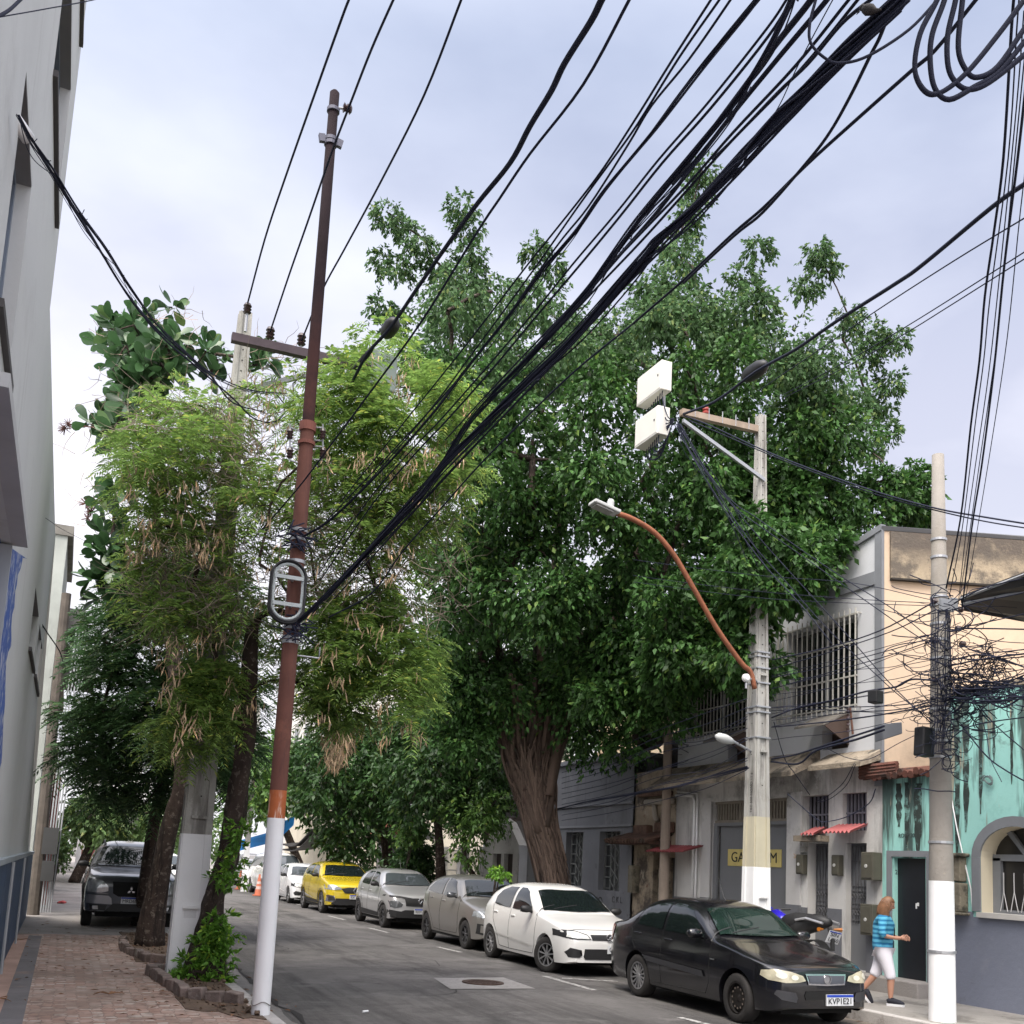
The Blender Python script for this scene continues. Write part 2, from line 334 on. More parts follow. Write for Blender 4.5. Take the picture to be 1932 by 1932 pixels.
for pa, cl, lab in (((113, 1704), (.6, .1, .1), 'small red scrap of litter on the far pavement'), ((247, 1652), (.35, .6, .5), 'pale green plastic scrap beside the parked dark pickup'), ((175, 1660), (.6, .58, .55), 'white crumpled paper on the far pavement')):
    p = onZ(*pa, ZL); mb = MB()
    for k in range(4): mb.obox(p+V3((RN.uniform(-.12, .12), RN.uniform(-.2, .2), .03)), (.13, .1, .03), (RN.uniform(-.4, .4), RN.uniform(-.4, .4), RN.uniform(0, 3)))
    tag(mb.build('litter', mat('litter_%d' % pa[0], cl, .6)), lab, 'litter')
def inside(x, y, poly):
    r = False; j = len(poly)-1
    for i in range(len(poly)):
        xi, yi = poly[i]; xj, yj = poly[j]
        if (yi > y) != (yj > y) and x < (xj-xi)*(y-yi)/(yj-yi)+xi: r = not r
        j = i
    return r
# tree pits: soil patches with broken brick borders
def pit(label, poly, edge):
    t = thing('tree_pit', label, 'tree pit', (*np.mean(poly, 0), ZL))
    rg = random.Random(4); pl_ = []
    for (x0, y0), (x1, y1) in zip(poly, poly[1:]+poly[:1]):
        for k in range(8): pl_.append((x0+(x1-x0)*k/8+rg.uniform(-.05, .05), y0+(y1-y0)*k/8+rg.uniform(-.1, .1)))
    pl_ = [(min(x, 2.015), y) for x, y in pl_]
    MB().prism([(x, y, ZL-.005) for x, y in pl_], (0, 0, .015)).build('soil', dirt, t)
    mb = MB()
    for k in range(160):
        x, y, s_ = rg.uniform(1.2, 2.0), rg.uniform(min(p[1] for p in poly), max(p[1] for p in poly)), rg.uniform(.012, .05)
        if inside(x, y, poly): mb.obox((x, y, ZL+.012+s_*.3), (s_, s_*rg.uniform(.6, 1.3), s_*.7), (rg.uniform(0, 1), rg.uniform(0, 1), rg.uniform(0, 3)))
    mb.build('clod', dirt, t)['kind'] = 'stuff'
    mb = MB()
    for (x0, y0), (x1, y1) in zip(edge, edge[1:]):
        d = math.hypot(x1-x0, y1-y0); n = max(1, int(d/.21)); a = math.atan2(y1-y0, x1-x0)
        for i in range(n):
            f = (i+.5)/n; mb.obox((x0+(x1-x0)*f+RN.uniform(-.015, .015), y0+(y1-y0)*f, ZL+.05+RN.uniform(-.02, .015)), (.19, .11, .14), (RN.uniform(-.12, .12), RN.uniform(-.12, .12), a+RN.uniform(-.15, .15)))
    mb.build('brick_border', mat('old_brick_edge', (.2, .155, .135), .95, var=.35, vs=6, bump=.7, stain=[((.33, .31, .28), 'blot', 5, .55, .1, .7), ((.06, .06, .04), 'blot', 3, .58, .1, .7)]), t, bevel=.012)
pit('nearest tree pit with grey broken brick edging and dry soil', [(1.35, 11.3), (2.0, 10.4), (2.0, 14.6), (1.25, 14.4)], [(1.95, 11.5), (1.42, 12.0), (1.2, 14.3), (1.5, 14.6)])
pit('farther tree pit edged with rough bricks beside the twin trunks', [(1.15, 15.9), (2.0, 15.5), (2.0, 21.5), (1.2, 21.2)], [(1.75, 15.6), (1.3, 15.75), (1.05, 17.6), (1.1, 18.9)])
# ================================================================ left white building
XL = -.62
wl = mat('white_render', (.6, .61, .6), .85, var=.05, vs=.8, bump=.12, bs=25, stain=[((.38, .38, .37), 'blot', .8, .56, .2, .5), ((.3, .29, .27), 'streak', 2.5, .6, .2, .45)])
soff = mat('grey_soffit', (.22, .22, .23), .85, var=.1)
lb = thing('white_building', 'tall white rendered building with blue dado and gate filling the left edge', 'building', (XL-.5, 10, 0))
mb = MB()
H1, H2 = 6.8, 13.0
def YL(px, py): return onX(px, py, XL).y
ye = [YL(105, 1000), YL(100, 1150), YL(93, 1300), YL(78, 1500), YL(68, 1600)]
holes = [(5.95, 7.05, 4.67, 6.04, .14), (4.2, 9.0, ZL, 4.12, .09), (13.7, 15.5, 4.12, 4.88, .16), (16.1, 18.2, 4.15, 4.9, .16)]
holed(mb, XL, -1, -3, 17.4, ZL, H1, holes)
holed(mb, XL, -1, -3, 10.25, H1, H2, [(7.6, 9.55, 7.3, 8.6, .14), (7.6, 9.9, 9.4, 10.6, .14)])
# the wall beyond the small windows, and the returning ends
mb.add([(XL, 17.4, ZL), (XL, 25.5, ZL), (XL, 18.6, 4.15), (XL, 17.4, 4.15)], [(0, 1, 2, 3)])
mb.add([(XL, 18.2, 4.9), (XL, 18.3, 6.8), (XL, 17.4, 6.8), (XL, 17.4, 4.9)], [(0, 1, 2, 3)])
mb.add([(XL, 18.2, 4.15), (XL, 18.6, 4.15), (XL, 18.3, 6.8), (XL, 18.2, 4.9)], [(0, 1, 2, 3)])
mb.add([(XL, 10.25, H1), (XL, 10.25, H2), (-9, 10.25, H2), (-9, 10.25, H1)], [(0, 1, 2, 3)])
mb.add([(XL, -3, H2), (XL, 10.25, H2), (-9, 10.25, H2), (-9, -3, H2)], [(0, 1, 2, 3)])
mb.add([(XL, 10.25, H1), (XL, 18.3, H1), (-9, 18.3, H1), (-9, 10.25, H1)], [(0, 1, 2, 3)])
mb.add([(XL, 25.5, ZL), (XL, 18.3, H1), (-9, 18.3, H1), (-9, 25.5, ZL)], [(0, 1, 2, 3)])
mb.build('wall', wl, lb)
gl = mat('blue_gate', (.03, .085, .25), .45, metal=.3, var=.15, vs=2)
mb = MB()
for i in range(32): mb.box((XL-.12, 4.2+i*.15, ZL), (XL-.09+.015*(i % 2), 4.2+i*.15+.146, 4.12))
mb.build('gate', gl, lb)
wg = mat('window_glass', (.012, .016, .02), .08, spec=.8, var=.05)
for h in ((5.95, 7.05, 4.67, 6.04), (13.7, 15.5, 4.12, 4.88), (16.1, 18.2, 4.15, 4.9), (7.6, 9.55, 7.3, 8.6), (7.6, 9.9, 9.4, 10.6)):
    f = MB(); y0, y1, z0, z1 = h; xx = XL-.11
    for a, b in (((y0, z0), (y1, z0+.06)), ((y0, z1-.06), (y1, z1)), ((y0, z0+.06), (y0+.06, z1-.06)), ((y1-.06, z0+.06), (y1, z1-.06)), (((y0+y1)/2-.03, z0+.06), ((y0+y1)/2+.03, z1-.06))):
        f.box((xx-.03, a[0], a[1]), (xx+.02, b[0], b[1]))
    fo = f.build('window', mat('bluish_frame', (.2, .24, .3), .5, metal=.4), lb)
    MB().box((xx-.02, y0+.05, z0+.05), (xx-.012, y1-.05, z1-.05)).build('pane', wg, fo)
    MB().box((XL-.14, y0-.02, z0-.05), (XL+.035, y1+.05, z0)).build('sill', mat('dark_sill', (.07, .065, .065), .8), fo)
    MB().box((XL-.14, y0, z1-.012), (XL-.002, y1, z1-.004)).build('soffit', soff, fo)
MB().box((XL, 5.8, 4.12), (XL+.12, 9.02, 4.2)).build('gate_canopy', mat('pale_canopy', (.5, .5, .5), .85, var=.08), lb)
MB().box((XL-.08, 8.93, ZL), (XL+.012, 9.0, 4.1)).build('gate_jamb', mat('grey_jamb', (.4, .42, .44), .8), lb)
# blue spray around the gate
mb = MB(); rr = random.Random(3)
pts = [(9.02, 1.6)]+[(onX(x+rr.uniform(-2, 2), y, XL).y, onX(x, y, XL).z) for x, y in ((3, 1440), (4, 1400), (6, 1360), (8, 1331), (9, 1290), (12, 1253), (16, 1235), (20, 1214), (21, 1185), (23, 1162), (25, 1140), (28, 1115), (30, 1100), (33, 1085), (38, 1070), (43, 1058), (50, 1052))]+[(9.02, 4.1)]
pts = [(max(y, 9.03), z) for y, z in pts]
mb.add([(XL+.004, y, z) for y, z in pts], [tuple(range(len(pts)))])
mb.build('overspray', mat('blue_overspray', (.05, .11, .36), .8, stain=[((.55, .57, .6), 'fine', 6, .5, .1, .7)]), lb)
bl = mat('blue_dado', (.035, .075, .15), .6, var=.12, vs=1.2, bump=.15, stain=[((.1, .14, .2), 'blot', 1.5, .56, .1, .5), ((.05, .05, .05), 'blot', 2, .6, .1, .5, 0.6, .2)])
mb = MB()
for y0, y1 in ((-3, 4.15), (9.02, 13.4), (13.44, 16.9), (16.94, 20.5), (20.54, 24.9)): mb.box((XL, y0, ZL), (XL+.05, y1, 1.5))
mb.build('dado', bl, lb)
MB().box((XL, 9.02, 1.5), (XL+.075, 24.9, 1.56)).build('dado_cap', mat('dado_cap', (.33, .37, .4), .8), lb)
mb = MB()
for i in range(2): mb.tube([(XL+.09, 14.2+i*4.2, ZL), (XL+.09, 14.2+i*4.2, 1.5)], .02, 6)
mb.build('conduit', mat('grey_pvc', (.34, .35, .36), .6), lb)
q_ = onX(36, 216, XL); mb = MB().tube([q_-V3((.05, 0, .0)), q_+V3((.05, .12, -.05))], .04, 10)
mb.build('cable_pipe', mat('white_pvc', (.75, .75, .75), .5), lb, smooth=True)
# far left buildings down the street
def far_block(name, label, x0, y0, y1, h, m, bands):
    t = thing(name, label, 'building', (x0-3, (y0+y1)/2, 0))
    MB().box((x0-8, y0, 0), (x0, y1, h)).build('wall', m, t)
    MB().box((x0-8, y0-.05, h), (x0+.12, y1+.05, h+.25)).build('parapet', mat('mossy_parapet', (.19, .18, .16), .95, var=.4, vs=2), t)
    for (ya, yb, z0, z1) in bands:
        f = MB().box((x0, ya, z0), (x0+.05, yb, z1)).build('window', mat('dull_frame', (.32, .33, .33), .7), t)
        MB().box((x0+.03, ya+.1, z0+.1), (x0+.06, yb-.1, z1-.1)).build('pane', wg, f)
    return t
b1 = far_block('pale_building', 'narrow pale building with a mossy parapet and balcony past the white building', -.62, 26.3, 31, 9.1, mat('greenish_render', (.36, .38, .35), .9, var=.2, vs=1, stain=[((.13, .13, .12), 'streak', 2, .5, .15, .8)]), [(27, 28.2, 3.5, 5), (29, 30.4, 3.5, 5)])
MB().box((-.62, 27, 7.0), (.05, 30.5, 7.35)).box((-.62, 27, 7.35), (-.05, 30.5, 7.5)).box((-.6, 27.5, 5.9), (.35, 30.2, 6.75)).build('balcony', mat('old_concrete', (.17, .16, .145), .95, var=.4, vs=3, bump=.5), b1)
MB().tube([(-.3, 28, 7.2), (.75, 28.1, 7.15)], .05, 8).build('pipe', mat('white_pvc', (.75, .75, .75), .5), b1)
MB().prism([(-.6, 27.2, 6.9), (.05, 27.3, 6.2), (.05, 29, 6.2), (-.6, 29, 6.9)], (0, 0, .05)).build('awning', white, b1)
far_block('pink_building', 'faded pink house front beyond the pale building', -.55, 31.5, 38, 6.2, mat('pink_render', (.4, .2, .17), .9, var=.2, vs=1, stain=[((.5, .45, .38), 'blot', 1, .55, .1, .8)]), [(32.2, 33.4, 3.2, 4.6), (35, 36.2, 3.2, 4.6)])
far_block('cream_building', 'cream low house front farthest along the left pavement', -.6, 39, 60, 5.0, mat('cream_render', (.5, .45, .36), .9, var=.15, vs=1), [(42, 43.4, 2.6, 3.8), (47, 48.4, 2.6, 3.8)])
p = thing('utility_pole', 'weathered brown post hugging the end of the white building', 'utility pole', (-.45, 25.9, 0))
MB().tube([(-.45, 25.9, 0), (-.5, 25.9, 7.6)], [.14, .11], 10).build('post', mat('dark_weathered_post', (.09, .075, .062), .95, var=.3, vs=4), p)
mb = MB()
for i in range(5): mb.tube([(-.3+i*.05, 25.7, .2), (-.28+i*.06, 25.7, 3.5), (-.2+i*.07, 25.8, 6.8)], .018, 5)
mb.build('conduit', mat('grey_pvc', (.34, .35, .36), .6), p)
MB().box((-.42, 25.5, 1.5), (-.1, 25.75, 2.1)).box((-.38, 25.45, .9), (-.12, 25.7, 1.35)).build('meter_box', mat('dark_box', (.05, .05, .05), .6), p)
MB().tube([(-.3, 30.2, .1), (-.3, 30.2, 3.6)], .09, 8).build('red_pipe', mat('red_paint', (.28, .07, .05), .7))
tag(bpy.data.objects['red_pipe'], 'faded red vertical post against the far left house fronts', 'post')
# ================================================================ right side buildings
XF = 11.8
def fy(px, py): return onX(px, py, XF).y
def fz(px, py): return onX(px, py, XF).z
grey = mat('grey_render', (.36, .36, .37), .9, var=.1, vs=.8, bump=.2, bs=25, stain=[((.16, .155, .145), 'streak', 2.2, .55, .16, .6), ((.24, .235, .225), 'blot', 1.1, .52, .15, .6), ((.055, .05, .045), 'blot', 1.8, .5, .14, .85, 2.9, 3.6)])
greyup = mat('pale_grey_render', (.58, .59, .61), .9, var=.06, vs=.8, bump=.15, bs=25, stain=[((.3, .3, .3), 'streak', 2.4, .58, .16, .5), ((.3, .3, .28), 'blot', 1.3, .6, .1, .4)])
dado = mat('grey_dado', (.14, .145, .16), .85, var=.12, vs=1.5, bump=.2, stain=[((.09, .085, .08), 'blot', 2, .55, .15, .6), ((.3, .29, .27), 'blot', 3.1, .68, .03, .5)])
trimg = mat('grey_trim', (.19, .2, .215), .85, var=.12, vs=2, stain=[((.3, .3, .3), 'blot', 3, .62, .1, .5)])
mossy = mat('mossy_concrete', (.3, .25, .19), .95, var=.3, vs=2.5, bump=.9, bs=20, stain=[((.06, .055, .045), 'blot', 2.4, .5, .1, .9), ((.4, .36, .28), 'streak', 5, .6, .1, .6)])
void = mat('dark_interior', (.012, .012, .012), .9)
gb = thing('grey_building', 'pale grey two storey corner building with barred windows and a garage door', 'building', (XF+3, 15.5, 0))
YC = 12.53; YE = 18.5
gr1 = (fy(1618, 1200), fy(1480, 1250), 4.63, 6.22); gr2 = (fy(1413, 1300), fy(1297, 1330), 4.58, 5.62)
v1 = (fy(1600, 1400), fy(1551, 1400), 3.98, 4.32); v2 = (16.05, 16.7, 3.98, 4.33)
gar = (14.85, 17.2, ZR, 3.22); d1 = (13.78, 14.45, 2.6, 3.22, .2); d1b = (13.78, 14.30, .38, 2.4, .2); d2 = (12.88, 13.44, 2.6, 3.22, .14); d2b = (12.88, 13.36, .38, 2.4, .14)
mb = MB()
holed(mb, XF, 1, YC, YE, 3.2+.55, 6.75, [gr1, gr2, v1, v2], .3)
mb.add([(XF, YC, 6.75), (XF, YE, 6.75), (XF, YE, 6.8), (XF, 13.9, 7.24), (XF, YC, 7.5)], [(0, 1, 2, 3, 4)])
mb.build('upper_wall', greyup, gb)
mb = MB()
holed(mb, XF, 1, YC, YE, ZR, 3.75, [(*gar, .3), d1, d1b, d2, d2b])
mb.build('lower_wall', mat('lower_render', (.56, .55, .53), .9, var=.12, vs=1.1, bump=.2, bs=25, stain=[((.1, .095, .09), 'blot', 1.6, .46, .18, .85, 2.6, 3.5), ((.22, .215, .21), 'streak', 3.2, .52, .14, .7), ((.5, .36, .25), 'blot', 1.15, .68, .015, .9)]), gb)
MB().box((XF+.5, YC+.05, 0), (XF+9, YE, 6.7)).build('inner_mass', void, gb)
# the stained side wall, running away at an angle
dx, dy = 9.2, -3.33
pe = mat('peach_render', (.56, .43, .31), .9, var=.06, vs=.6, bump=.1, stain=[((.34, .28, .22), 'streak', 2.5, .58, .12, .5), ((.3, .25, .2), 'blot', .9, .58, .2, .6), ((.2, .17, .14), 'blot', 1.5, .46, .2, .85, 4.3, 3.2), ((.36, .29, .22), 'blot', .8, .5, .2, .5)])
MB().prism([(XF, YC, 3), (XF+dx, YC+dy, 3), (XF+dx, YC+dy, 7.5), (XF, YC, 7.5)], (.07, .19, 0)).build('side_wall', pe, gb)
n_ = V3((-.34, -.94, 0))
st = mat('stained_parapet', (.38, .31, .215), .95, var=.15, vs=1, bump=.6, bs=22, stain=[((.085, .07, .06), 'blot', 1.25, .36, .18, .93, 6.8, 7.25), ((.1, .085, .07), 'blot', 2.2, .46, .14, .9), ((.12, .1, .08), 'fine', 9, .56, .08, .6)])
a = V3((XF, YC, 0))+V3((.94, -.34, 0))*.12
MB().prism([a+V3((0, 0, 6.7)), a+V3((dx, dy, 6.7)), a+V3((dx, dy, 7.48)), a+V3((0, 0, 7.48))], n_*.05).build('parapet', st, gb)
MB().prism([a+V3((0, 0, 6.66))-V3((0, 0, 0)), a+V3((dx, dy, 6.66)), a+V3((dx, dy, 6.69)), a+V3((0, 0, 6.69))], n_*.09).build('parapet_ledge', mat('black_ledge', (.03, .026, .022), .95), gb)
MB().prism([(XF-.05, YC, 7.5), (XF+dx, YC+dy-.05, 7.5), (XF+dx, YC+dy-.05, 7.56), (XF-.05, YC-.05, 7.56)], (.1, .3, 0)).build('coping', trimg, gb)
mb = MB().box((XF-.035, YC-.02, 3.3), (XF+.02, YC+.14, 7.5))
mb.prism([(XF-.04, YC+.14, 6.62), (XF-.04, YE, 6.62), (XF-.04, YE, 6.84), (XF-.04, YC+.14, 6.84)], (.038, 0, 0))
mb.prism([(XF-.05, YC-.02, 7.5), (XF-.05, 13.9, 7.24), (XF-.05, YE, 6.8), (XF-.05, YE, 6.93), (XF-.05, 13.9, 7.36), (XF-.05, YC-.02, 7.6)], (.1, 0, 0))
mb.build('trim', trimg, gb)
# barred windows
bar = mat('cream_iron', (.42, .41, .37), .6, var=.15, vs=6, stain=[((.16, .11, .08), 'fine', 14, .6, .08, .7)])
def barred(g, n, rails, out=.1, m=bar, r=.014, glass=True):
    y0, y1, z0, z1 = g[:4]
    w = MB()
    for a, b in (((y0, z0), (y1, z0+.06)), ((y0, z1-.06), (y1, z1)), ((y0, z0+.06), (y0+.06, z1-.06)), ((y1-.06, z0+.06), (y1, z1-.06)), (((y0+y1)/2-.03, z0+.06), ((y0+y1)/2+.03, z1-.06))):
        w.box((XF+.16, *a), (XF+.22, *b))
    w = w.build('window', mat('dull_frame', (.32, .33, .33), .7), gb)
    MB().box((XF+.2, y0+.05, z0+.05), (XF+.21, y1-.05, z1-.05)).build('pane', wg, w)
    # a curtain seen through part of the window
    mb = MB()
    for i in range(n+1):
        y = y0-.06+(y1-y0+.12)*i/n; mb.tube([(XF-out, y, z0-.08), (XF-out, y, z1+.08)], r, 5)
    for z in rails: mb.box((XF-out-.012, y0-.1, z-.012), (XF-out+.012, y1+.1, z+.012))
    for y in (y0-.08, y1+.08):
        for z in (z0, (z0+z1)/2, z1): mb.box((XF-out, y-.01, z-.01), (XF+.0, y+.01, z+.01))
    mb.build('grille', m, w)
    return w
barred(gr1, 15, (4.66, 5.15, 5.72, 6.2)); barred(gr2, 19, (4.62, 5.1, 5.6))
# curtain, vents with tilted hoods
hood = mat('stained_slab', (.17, .155, .135), .9, var=.3, vs=4)
for g in (v1, v2):
    y0, y1, z0, z1 = g
    h = MB().box((XF+.22, y0, z0), (XF+.25, y1, z1)).build('vent', mat('brown_board', (.07, .045, .035), .8), gb)
    MB().prism([(XF-.01, y0-.04, z1+.24), (XF-.01, y1+.06, z1+.24), (XF-.55, y1+.06, z1-.02), (XF-.55, y0-.04, z1-.02)], (0, 0, .035)).build('hood', hood, h)
    MB().prism([(XF-.01, y0-.035, z1+.23), (XF-.52, y0-.035, z1-.02), (XF-.01, y0-.035, z1-.3)], (0, .025, 0)).build('hood_cheek', mat('brown_board', (.07, .045, .035), .8), h)
# sloping canopies over the doors
MB().prism([(XF, 14.0, 3.99), (XF-.62, 14.0, 3.58), (XF-.62, 14.0, 3.5), (XF, 14.0, 3.78)], (0, 4.6, 0)).build('canopy', mossy, gb)
MB().prism([(XF, YC, 3.9), (XF-.45, YC, 3.66), (XF-.45, YC, 3.58), (XF, YC, 3.72)], (0, 1.25, 0)).build('canopy', mossy, gb)
# pillars and dado strips standing proud
mb = MB()
for y0, y1 in ((14.46, 14.84), (17.2, 17.5)): mb.box((XF-.03, y0, ZR), (XF+.02, y1, 3.3))
mb.build('pillar', mat('white_pillar', (.5, .49, .48), .9, var=.08, vs=2, bump=.2, stain=[((.12, .115, .11), 'blot', 2, .5, .15, .8, 1.9, 3.0), ((.5, .36, .25), 'blot', 1.6, .66, .02, .9)]), gb)
mb = MB()
for y0, y1 in ((14.46, 14.84), (17.2, 17.5)): mb.box((XF-.036, y0-.003, ZR), (XF+.02, y1+.003, 1.33))
for y0, y1, z in ((YC, 12.88, 1.25), (13.44, 13.78, 1.32), (14.30, 14.46, 1.3), (17.5, YE, 1.3)): mb.box((XF-.012, y0, ZR), (XF+.01, y1, z))
mb.build('dado', dado, gb)
MB().box((XF-.018, 13.5, .75), (XF+.004, 13.72, 1.05)).build('cement_patch', conc, gb)
# garage door with slatted transom and its sign
gp = mat('grey_paint_metal', (.16, .165, .175), .6, var=.08, vs=1, bump=.08, stain=[((.11, .105, .1), 'streak', 3, .58, .15, .5)])
gd = MB().box((XF+.12, 14.85, ZR), (XF+.15, 17.05, 2.74)).box((XF+.05, 17.08, ZR), (XF+.1, 17.2, 2.74)).box((XF+.06, 14.85, 2.74), (XF+.14, 17.2, 2.8)).build('garage_door', gp, gb)
mb = MB()
for i in range(26):
    y = 14.9+i*.088; mb.box((XF+.1, y, 2.84), (XF+.12, y+.05, 3.18))
mb.box((XF+.08, 14.85, 2.8), (XF+.13, 17.2, 2.85)).box((XF+.08, 14.85, 3.17), (XF+.13, 17.2, 3.22)).box((XF+.08, 16.35, 2.85), (XF+.13, 16.4, 3.17))
mb.build('transom', mat('beige_slats', (.2, .175, .14), .8, var=.2, vs=4), gd)
MB().box((XF+.2, 14.9, 2.8), (XF+.22, 17.15, 3.2)).build('transom_backing', mat('brown_dark', (.06, .045, .035), .9), gd)
z0, z1 = fz(1420, 1634)-.0, fz(1420, 1592)
z0, z1 = 1.97, 2.29
sg = MB().box((XF+.105, 15.15, z0), (XF+.118, 16.78, z1)).build('sign_panel', mat('faded_yellow', (.55, .45, .16), .7, var=.1, vs=4, stain=[((.36, .32, .2), 'blot', 3, .6, .1, .5)]), gd)
text_obj('lettering', 'GARAGEM', .27, mat('black_paint', (.02, .02, .02), .7), frame((XF+.1, 15.96, (z0+z1)/2), (0, -1, 0), (0, 0, 1)), sg, width=1.38)
# doors 1 and 2 with iron scroll work, slatted top windows, red corrugated hoods
irn = mat('grey_iron', (.12, .12, .125), .6, metal=.3, var=.15, vs=6, stain=[((.07, .045, .035), 'fine', 20, .6, .08, .6)])
def gated(y0, y1, zt, dp):
    q = dp-.3; XF = 11.8+q; d = MB().box((XF+.28, y0, .38), (XF+.295, y1, zt)).build('iron_door', mat('grey_paint_metal', (.16, .165, .175), .6), gb)
    mb = MB(); n = 6
    for i in range(n+1):
        y = y0+.04+(y1-y0-.08)*i/n
        mb.tube([(XF+.27, y+.012*math.sin(k*1.7+i*2), 1.1+(zt-1.15)*k/8) for k in range(9)], .011, 5)
    for zz in (1.15, 1.35, 1.42, 1.62, 1.7, 2.1, zt-.05): mb.box((XF+.262, y0+.02, zz), (XF+.278, y1-.02, zz+.014))
    for zz in (1.28, 1.55):
        for i in range(n):
            y = y0+.04+(y1-y0-.08)*(i+.5)/n
            mb.tube([(XF+.255, y+.03*math.cos(w), zz+.035*math.sin(w)) for w in np.linspace(0, 6.28, 9)], .007, 4)
    mb.build('scroll_grille', irn, d); return d
gated(13.78, 14.30, 2.4, .2); gated(12.88, 13.36, 2.4, .14)
for y0, y1, q in ((13.78, 14.45, -.1), (12.88, 13.44, -.16)):
    w = MB().box((XF+.29+q, y0, 2.6), (XF+.298+q, y1, 3.22)).build('window', void, gb); mb = MB()
    for i in range(7):
        y = y0+.02+(y1-y0-.05)*i/6; mb.box((XF+.24+q, y-.014, 2.61), (XF+.27+q, y+.014, 3.21))
    mb.box((XF+.235+q, y0, 2.88), (XF+.272+q, y1, 2.91)); mb.build('slat_grille', mat('lilac_grey_iron', (.17, .17, .2), .6), w)
redp = mat('red_corrugated', (.42, .12, .12), .6, var=.1, vs=3, stain=[((.25, .13, .12), 'blot', 4, .55, .1, .6)])
def corrugated(mb, y0, y1, ztop, drop, out, n=None, x0=XF):
    k = 48; rows = []
    amp = .022; wl_ = .095
    for j, (xx, zz) in enumerate(((x0-.005, ztop), (x0-out, ztop-drop))):
        rows.append([(xx, y0+(y1-y0)*i/k, zz+amp*math.cos((y1-y0)*i/k/wl_*2*math.pi)) for i in range(k+1)])
    vs = rows[0]+rows[1]; vs += [(x, y, z-.006) for x, y, z in vs]; m = k+1; o = 2*m
    fs = [(i, i+1, m+i+1, m+i) for i in range(k)]+[(o+i, o+m+i, o+m+i+1, o+i+1) for i in range(k)]+[(m+i, m+i+1, o+m+i+1, o+m+i) for i in range(k)]
    return mb.add(vs, fs)
corrugated(MB(), 12.84, 13.56, 2.70, .14, .36).build('red_hood', redp, gb)
corrugated(MB(), 13.80, 14.16, 2.66, .12, .28).build('red_hood', redp, gb)
MB().box((XF-.22, 13.76, 2.42), (XF+.02, 14.42, 2.52)).build('ledge', mossy, gb)
olive = mat('olive_box', (.085, .08, .06), .6, var=.15, vs=5, stain=[((.2, .19, .17), 'fine', 16, .68, .04, .6)])
def meter(y, z, w, h, out, lab, cat='meter box', m=olive, spots=1):
    t = thing('meter_box', lab, cat, (XF-out/2, y, z-h/2), 'meter boxes on the door pillars')
    MB().box((XF-out, y-w/2, z-h/2), (XF-.006, y+w/2, z+h/2)).build('case', m, t, bevel=.012)
    MB().box((XF-out-.012, y-w*.42, z-h*.42), (XF-out+.002, y+w*.42, z+h*.42)).build('lid', m, t, bevel=.004)
    if spots: MB().lathe([(0, 0), (.028, 0), (.028, -.012), (0, -.014)], (XF-out-.012, y, z), 'x', 12).build('dial', mat('dial_white', (.5, .5, .48), .3), t)
    return t
meter(12.66, 2.03, .26, .44, .2, 'upper large olive meter box beside the black door')
meter(12.67, 1.2, .27, .48, .2, 'lower large olive meter box behind the walking woman', spots=1)
meter(14.4-.02, 2.03, .17, .34, .12, 'small grey meter box left of the first iron door, nearest the garage')
meter(13.48, 2.03, .17, .34, .12, 'small grey meter box on the pillar between the two iron doors')
mb = MB(); mb.box((XF-.06, 14.3, 2.24), (XF-.002, 14.44, 2.34)); mb.build('intercom', mat('intercom_grey', (.3, .29, .27), .7)); tag(bpy.data.objects['intercom'], 'small pale intercom plate over the meter box nearest the garage', 'intercom')
# step in front of the doors
MB().box((XF-.32, 11.5, ZR-.02), (XF+.2, 14.4, .37)).build('door_step', conc, gb, bevel=.02)
mb = MB().tube([(XF-.05, 17.75, 1.0), (XF-.05, 17.75, 3.25), (XF-.05, 17.82, 3.36), (XF-.05, 18.45, 3.4)], .03, 8)
mb.tube([(XF-.05, 17.65, ZR), (XF-.05, 17.65, 3.4), (XF-.05, 18.4, 3.48)], .022, 8)
mb.build('drain_pipe', mat('white_pvc', (.75, .75, .75), .5), gb, smooth=True)
corrugated(MB(), 17.42, 18.9, 2.35, .14, .5).build('red_hood', mat('dark_red_corrugated', (.22, .05, .055), .6, var=.15, vs=3), gb)
# ---- teal low building
teal = mat('teal_render', (.33, .64, .58), .85, var=.06, vs=.8, bump=.12, stain=[((.16, .40, .36), 'blot', 1.2, .55, .15, .6), ((.45, .42, .32), 'streak', 2.4, .66, .02, .8), ((.04, .06, .055), 'streak', 1.7, .47, .08, .93, 1.5, 2.3), ((.36, .33, .25), 'streak', 3.4, .6, .03, .8, 1.6, 2.6), ((.05, .06, .05), 'blot', 3, .56, .1, .6, 2.9, 3.6)])
tb = thing('teal_building', 'low teal building with dark mould streaks, black door and arched window', 'building', (XF+2, 9.5, 0))
YM = 11.42; YT = YC-.02
dr = (11.63, 12.27, .36, 2.17)
ar_y, ar_r, ar_s, ar_b = 10.06, .56, 2.2, 1.42
mb = MB()
holed(mb, XF-.02, 1, YM, YT, ZR, 3.4, [(*dr, .12)])
holed(mb, XF-.02, 1, ar_y+ar_r, YM, ZR, 4.55, [])
holed(mb, XF-.02, 1, 5, ar_y-ar_r, ZR, 4.55, [])
holed(mb, XF-.02, 1, ar_y-ar_r, ar_y+ar_r, ZR, ar_b, [])
arc = [(ar_y+ar_r*math.cos(w), ar_s+.42*math.sin(w)) for w in np.linspace(0, math.pi, 17)]
for (a0, b0), (a1, b1) in zip(arc, arc[1:]):
    mb.add([(XF-.02, a0, b0), (XF-.02, a1, b1), (XF-.02, a1, 4.55), (XF-.02, a0, 4.55)], [(0, 1, 2, 3)])
mb.build('wall', teal, tb)
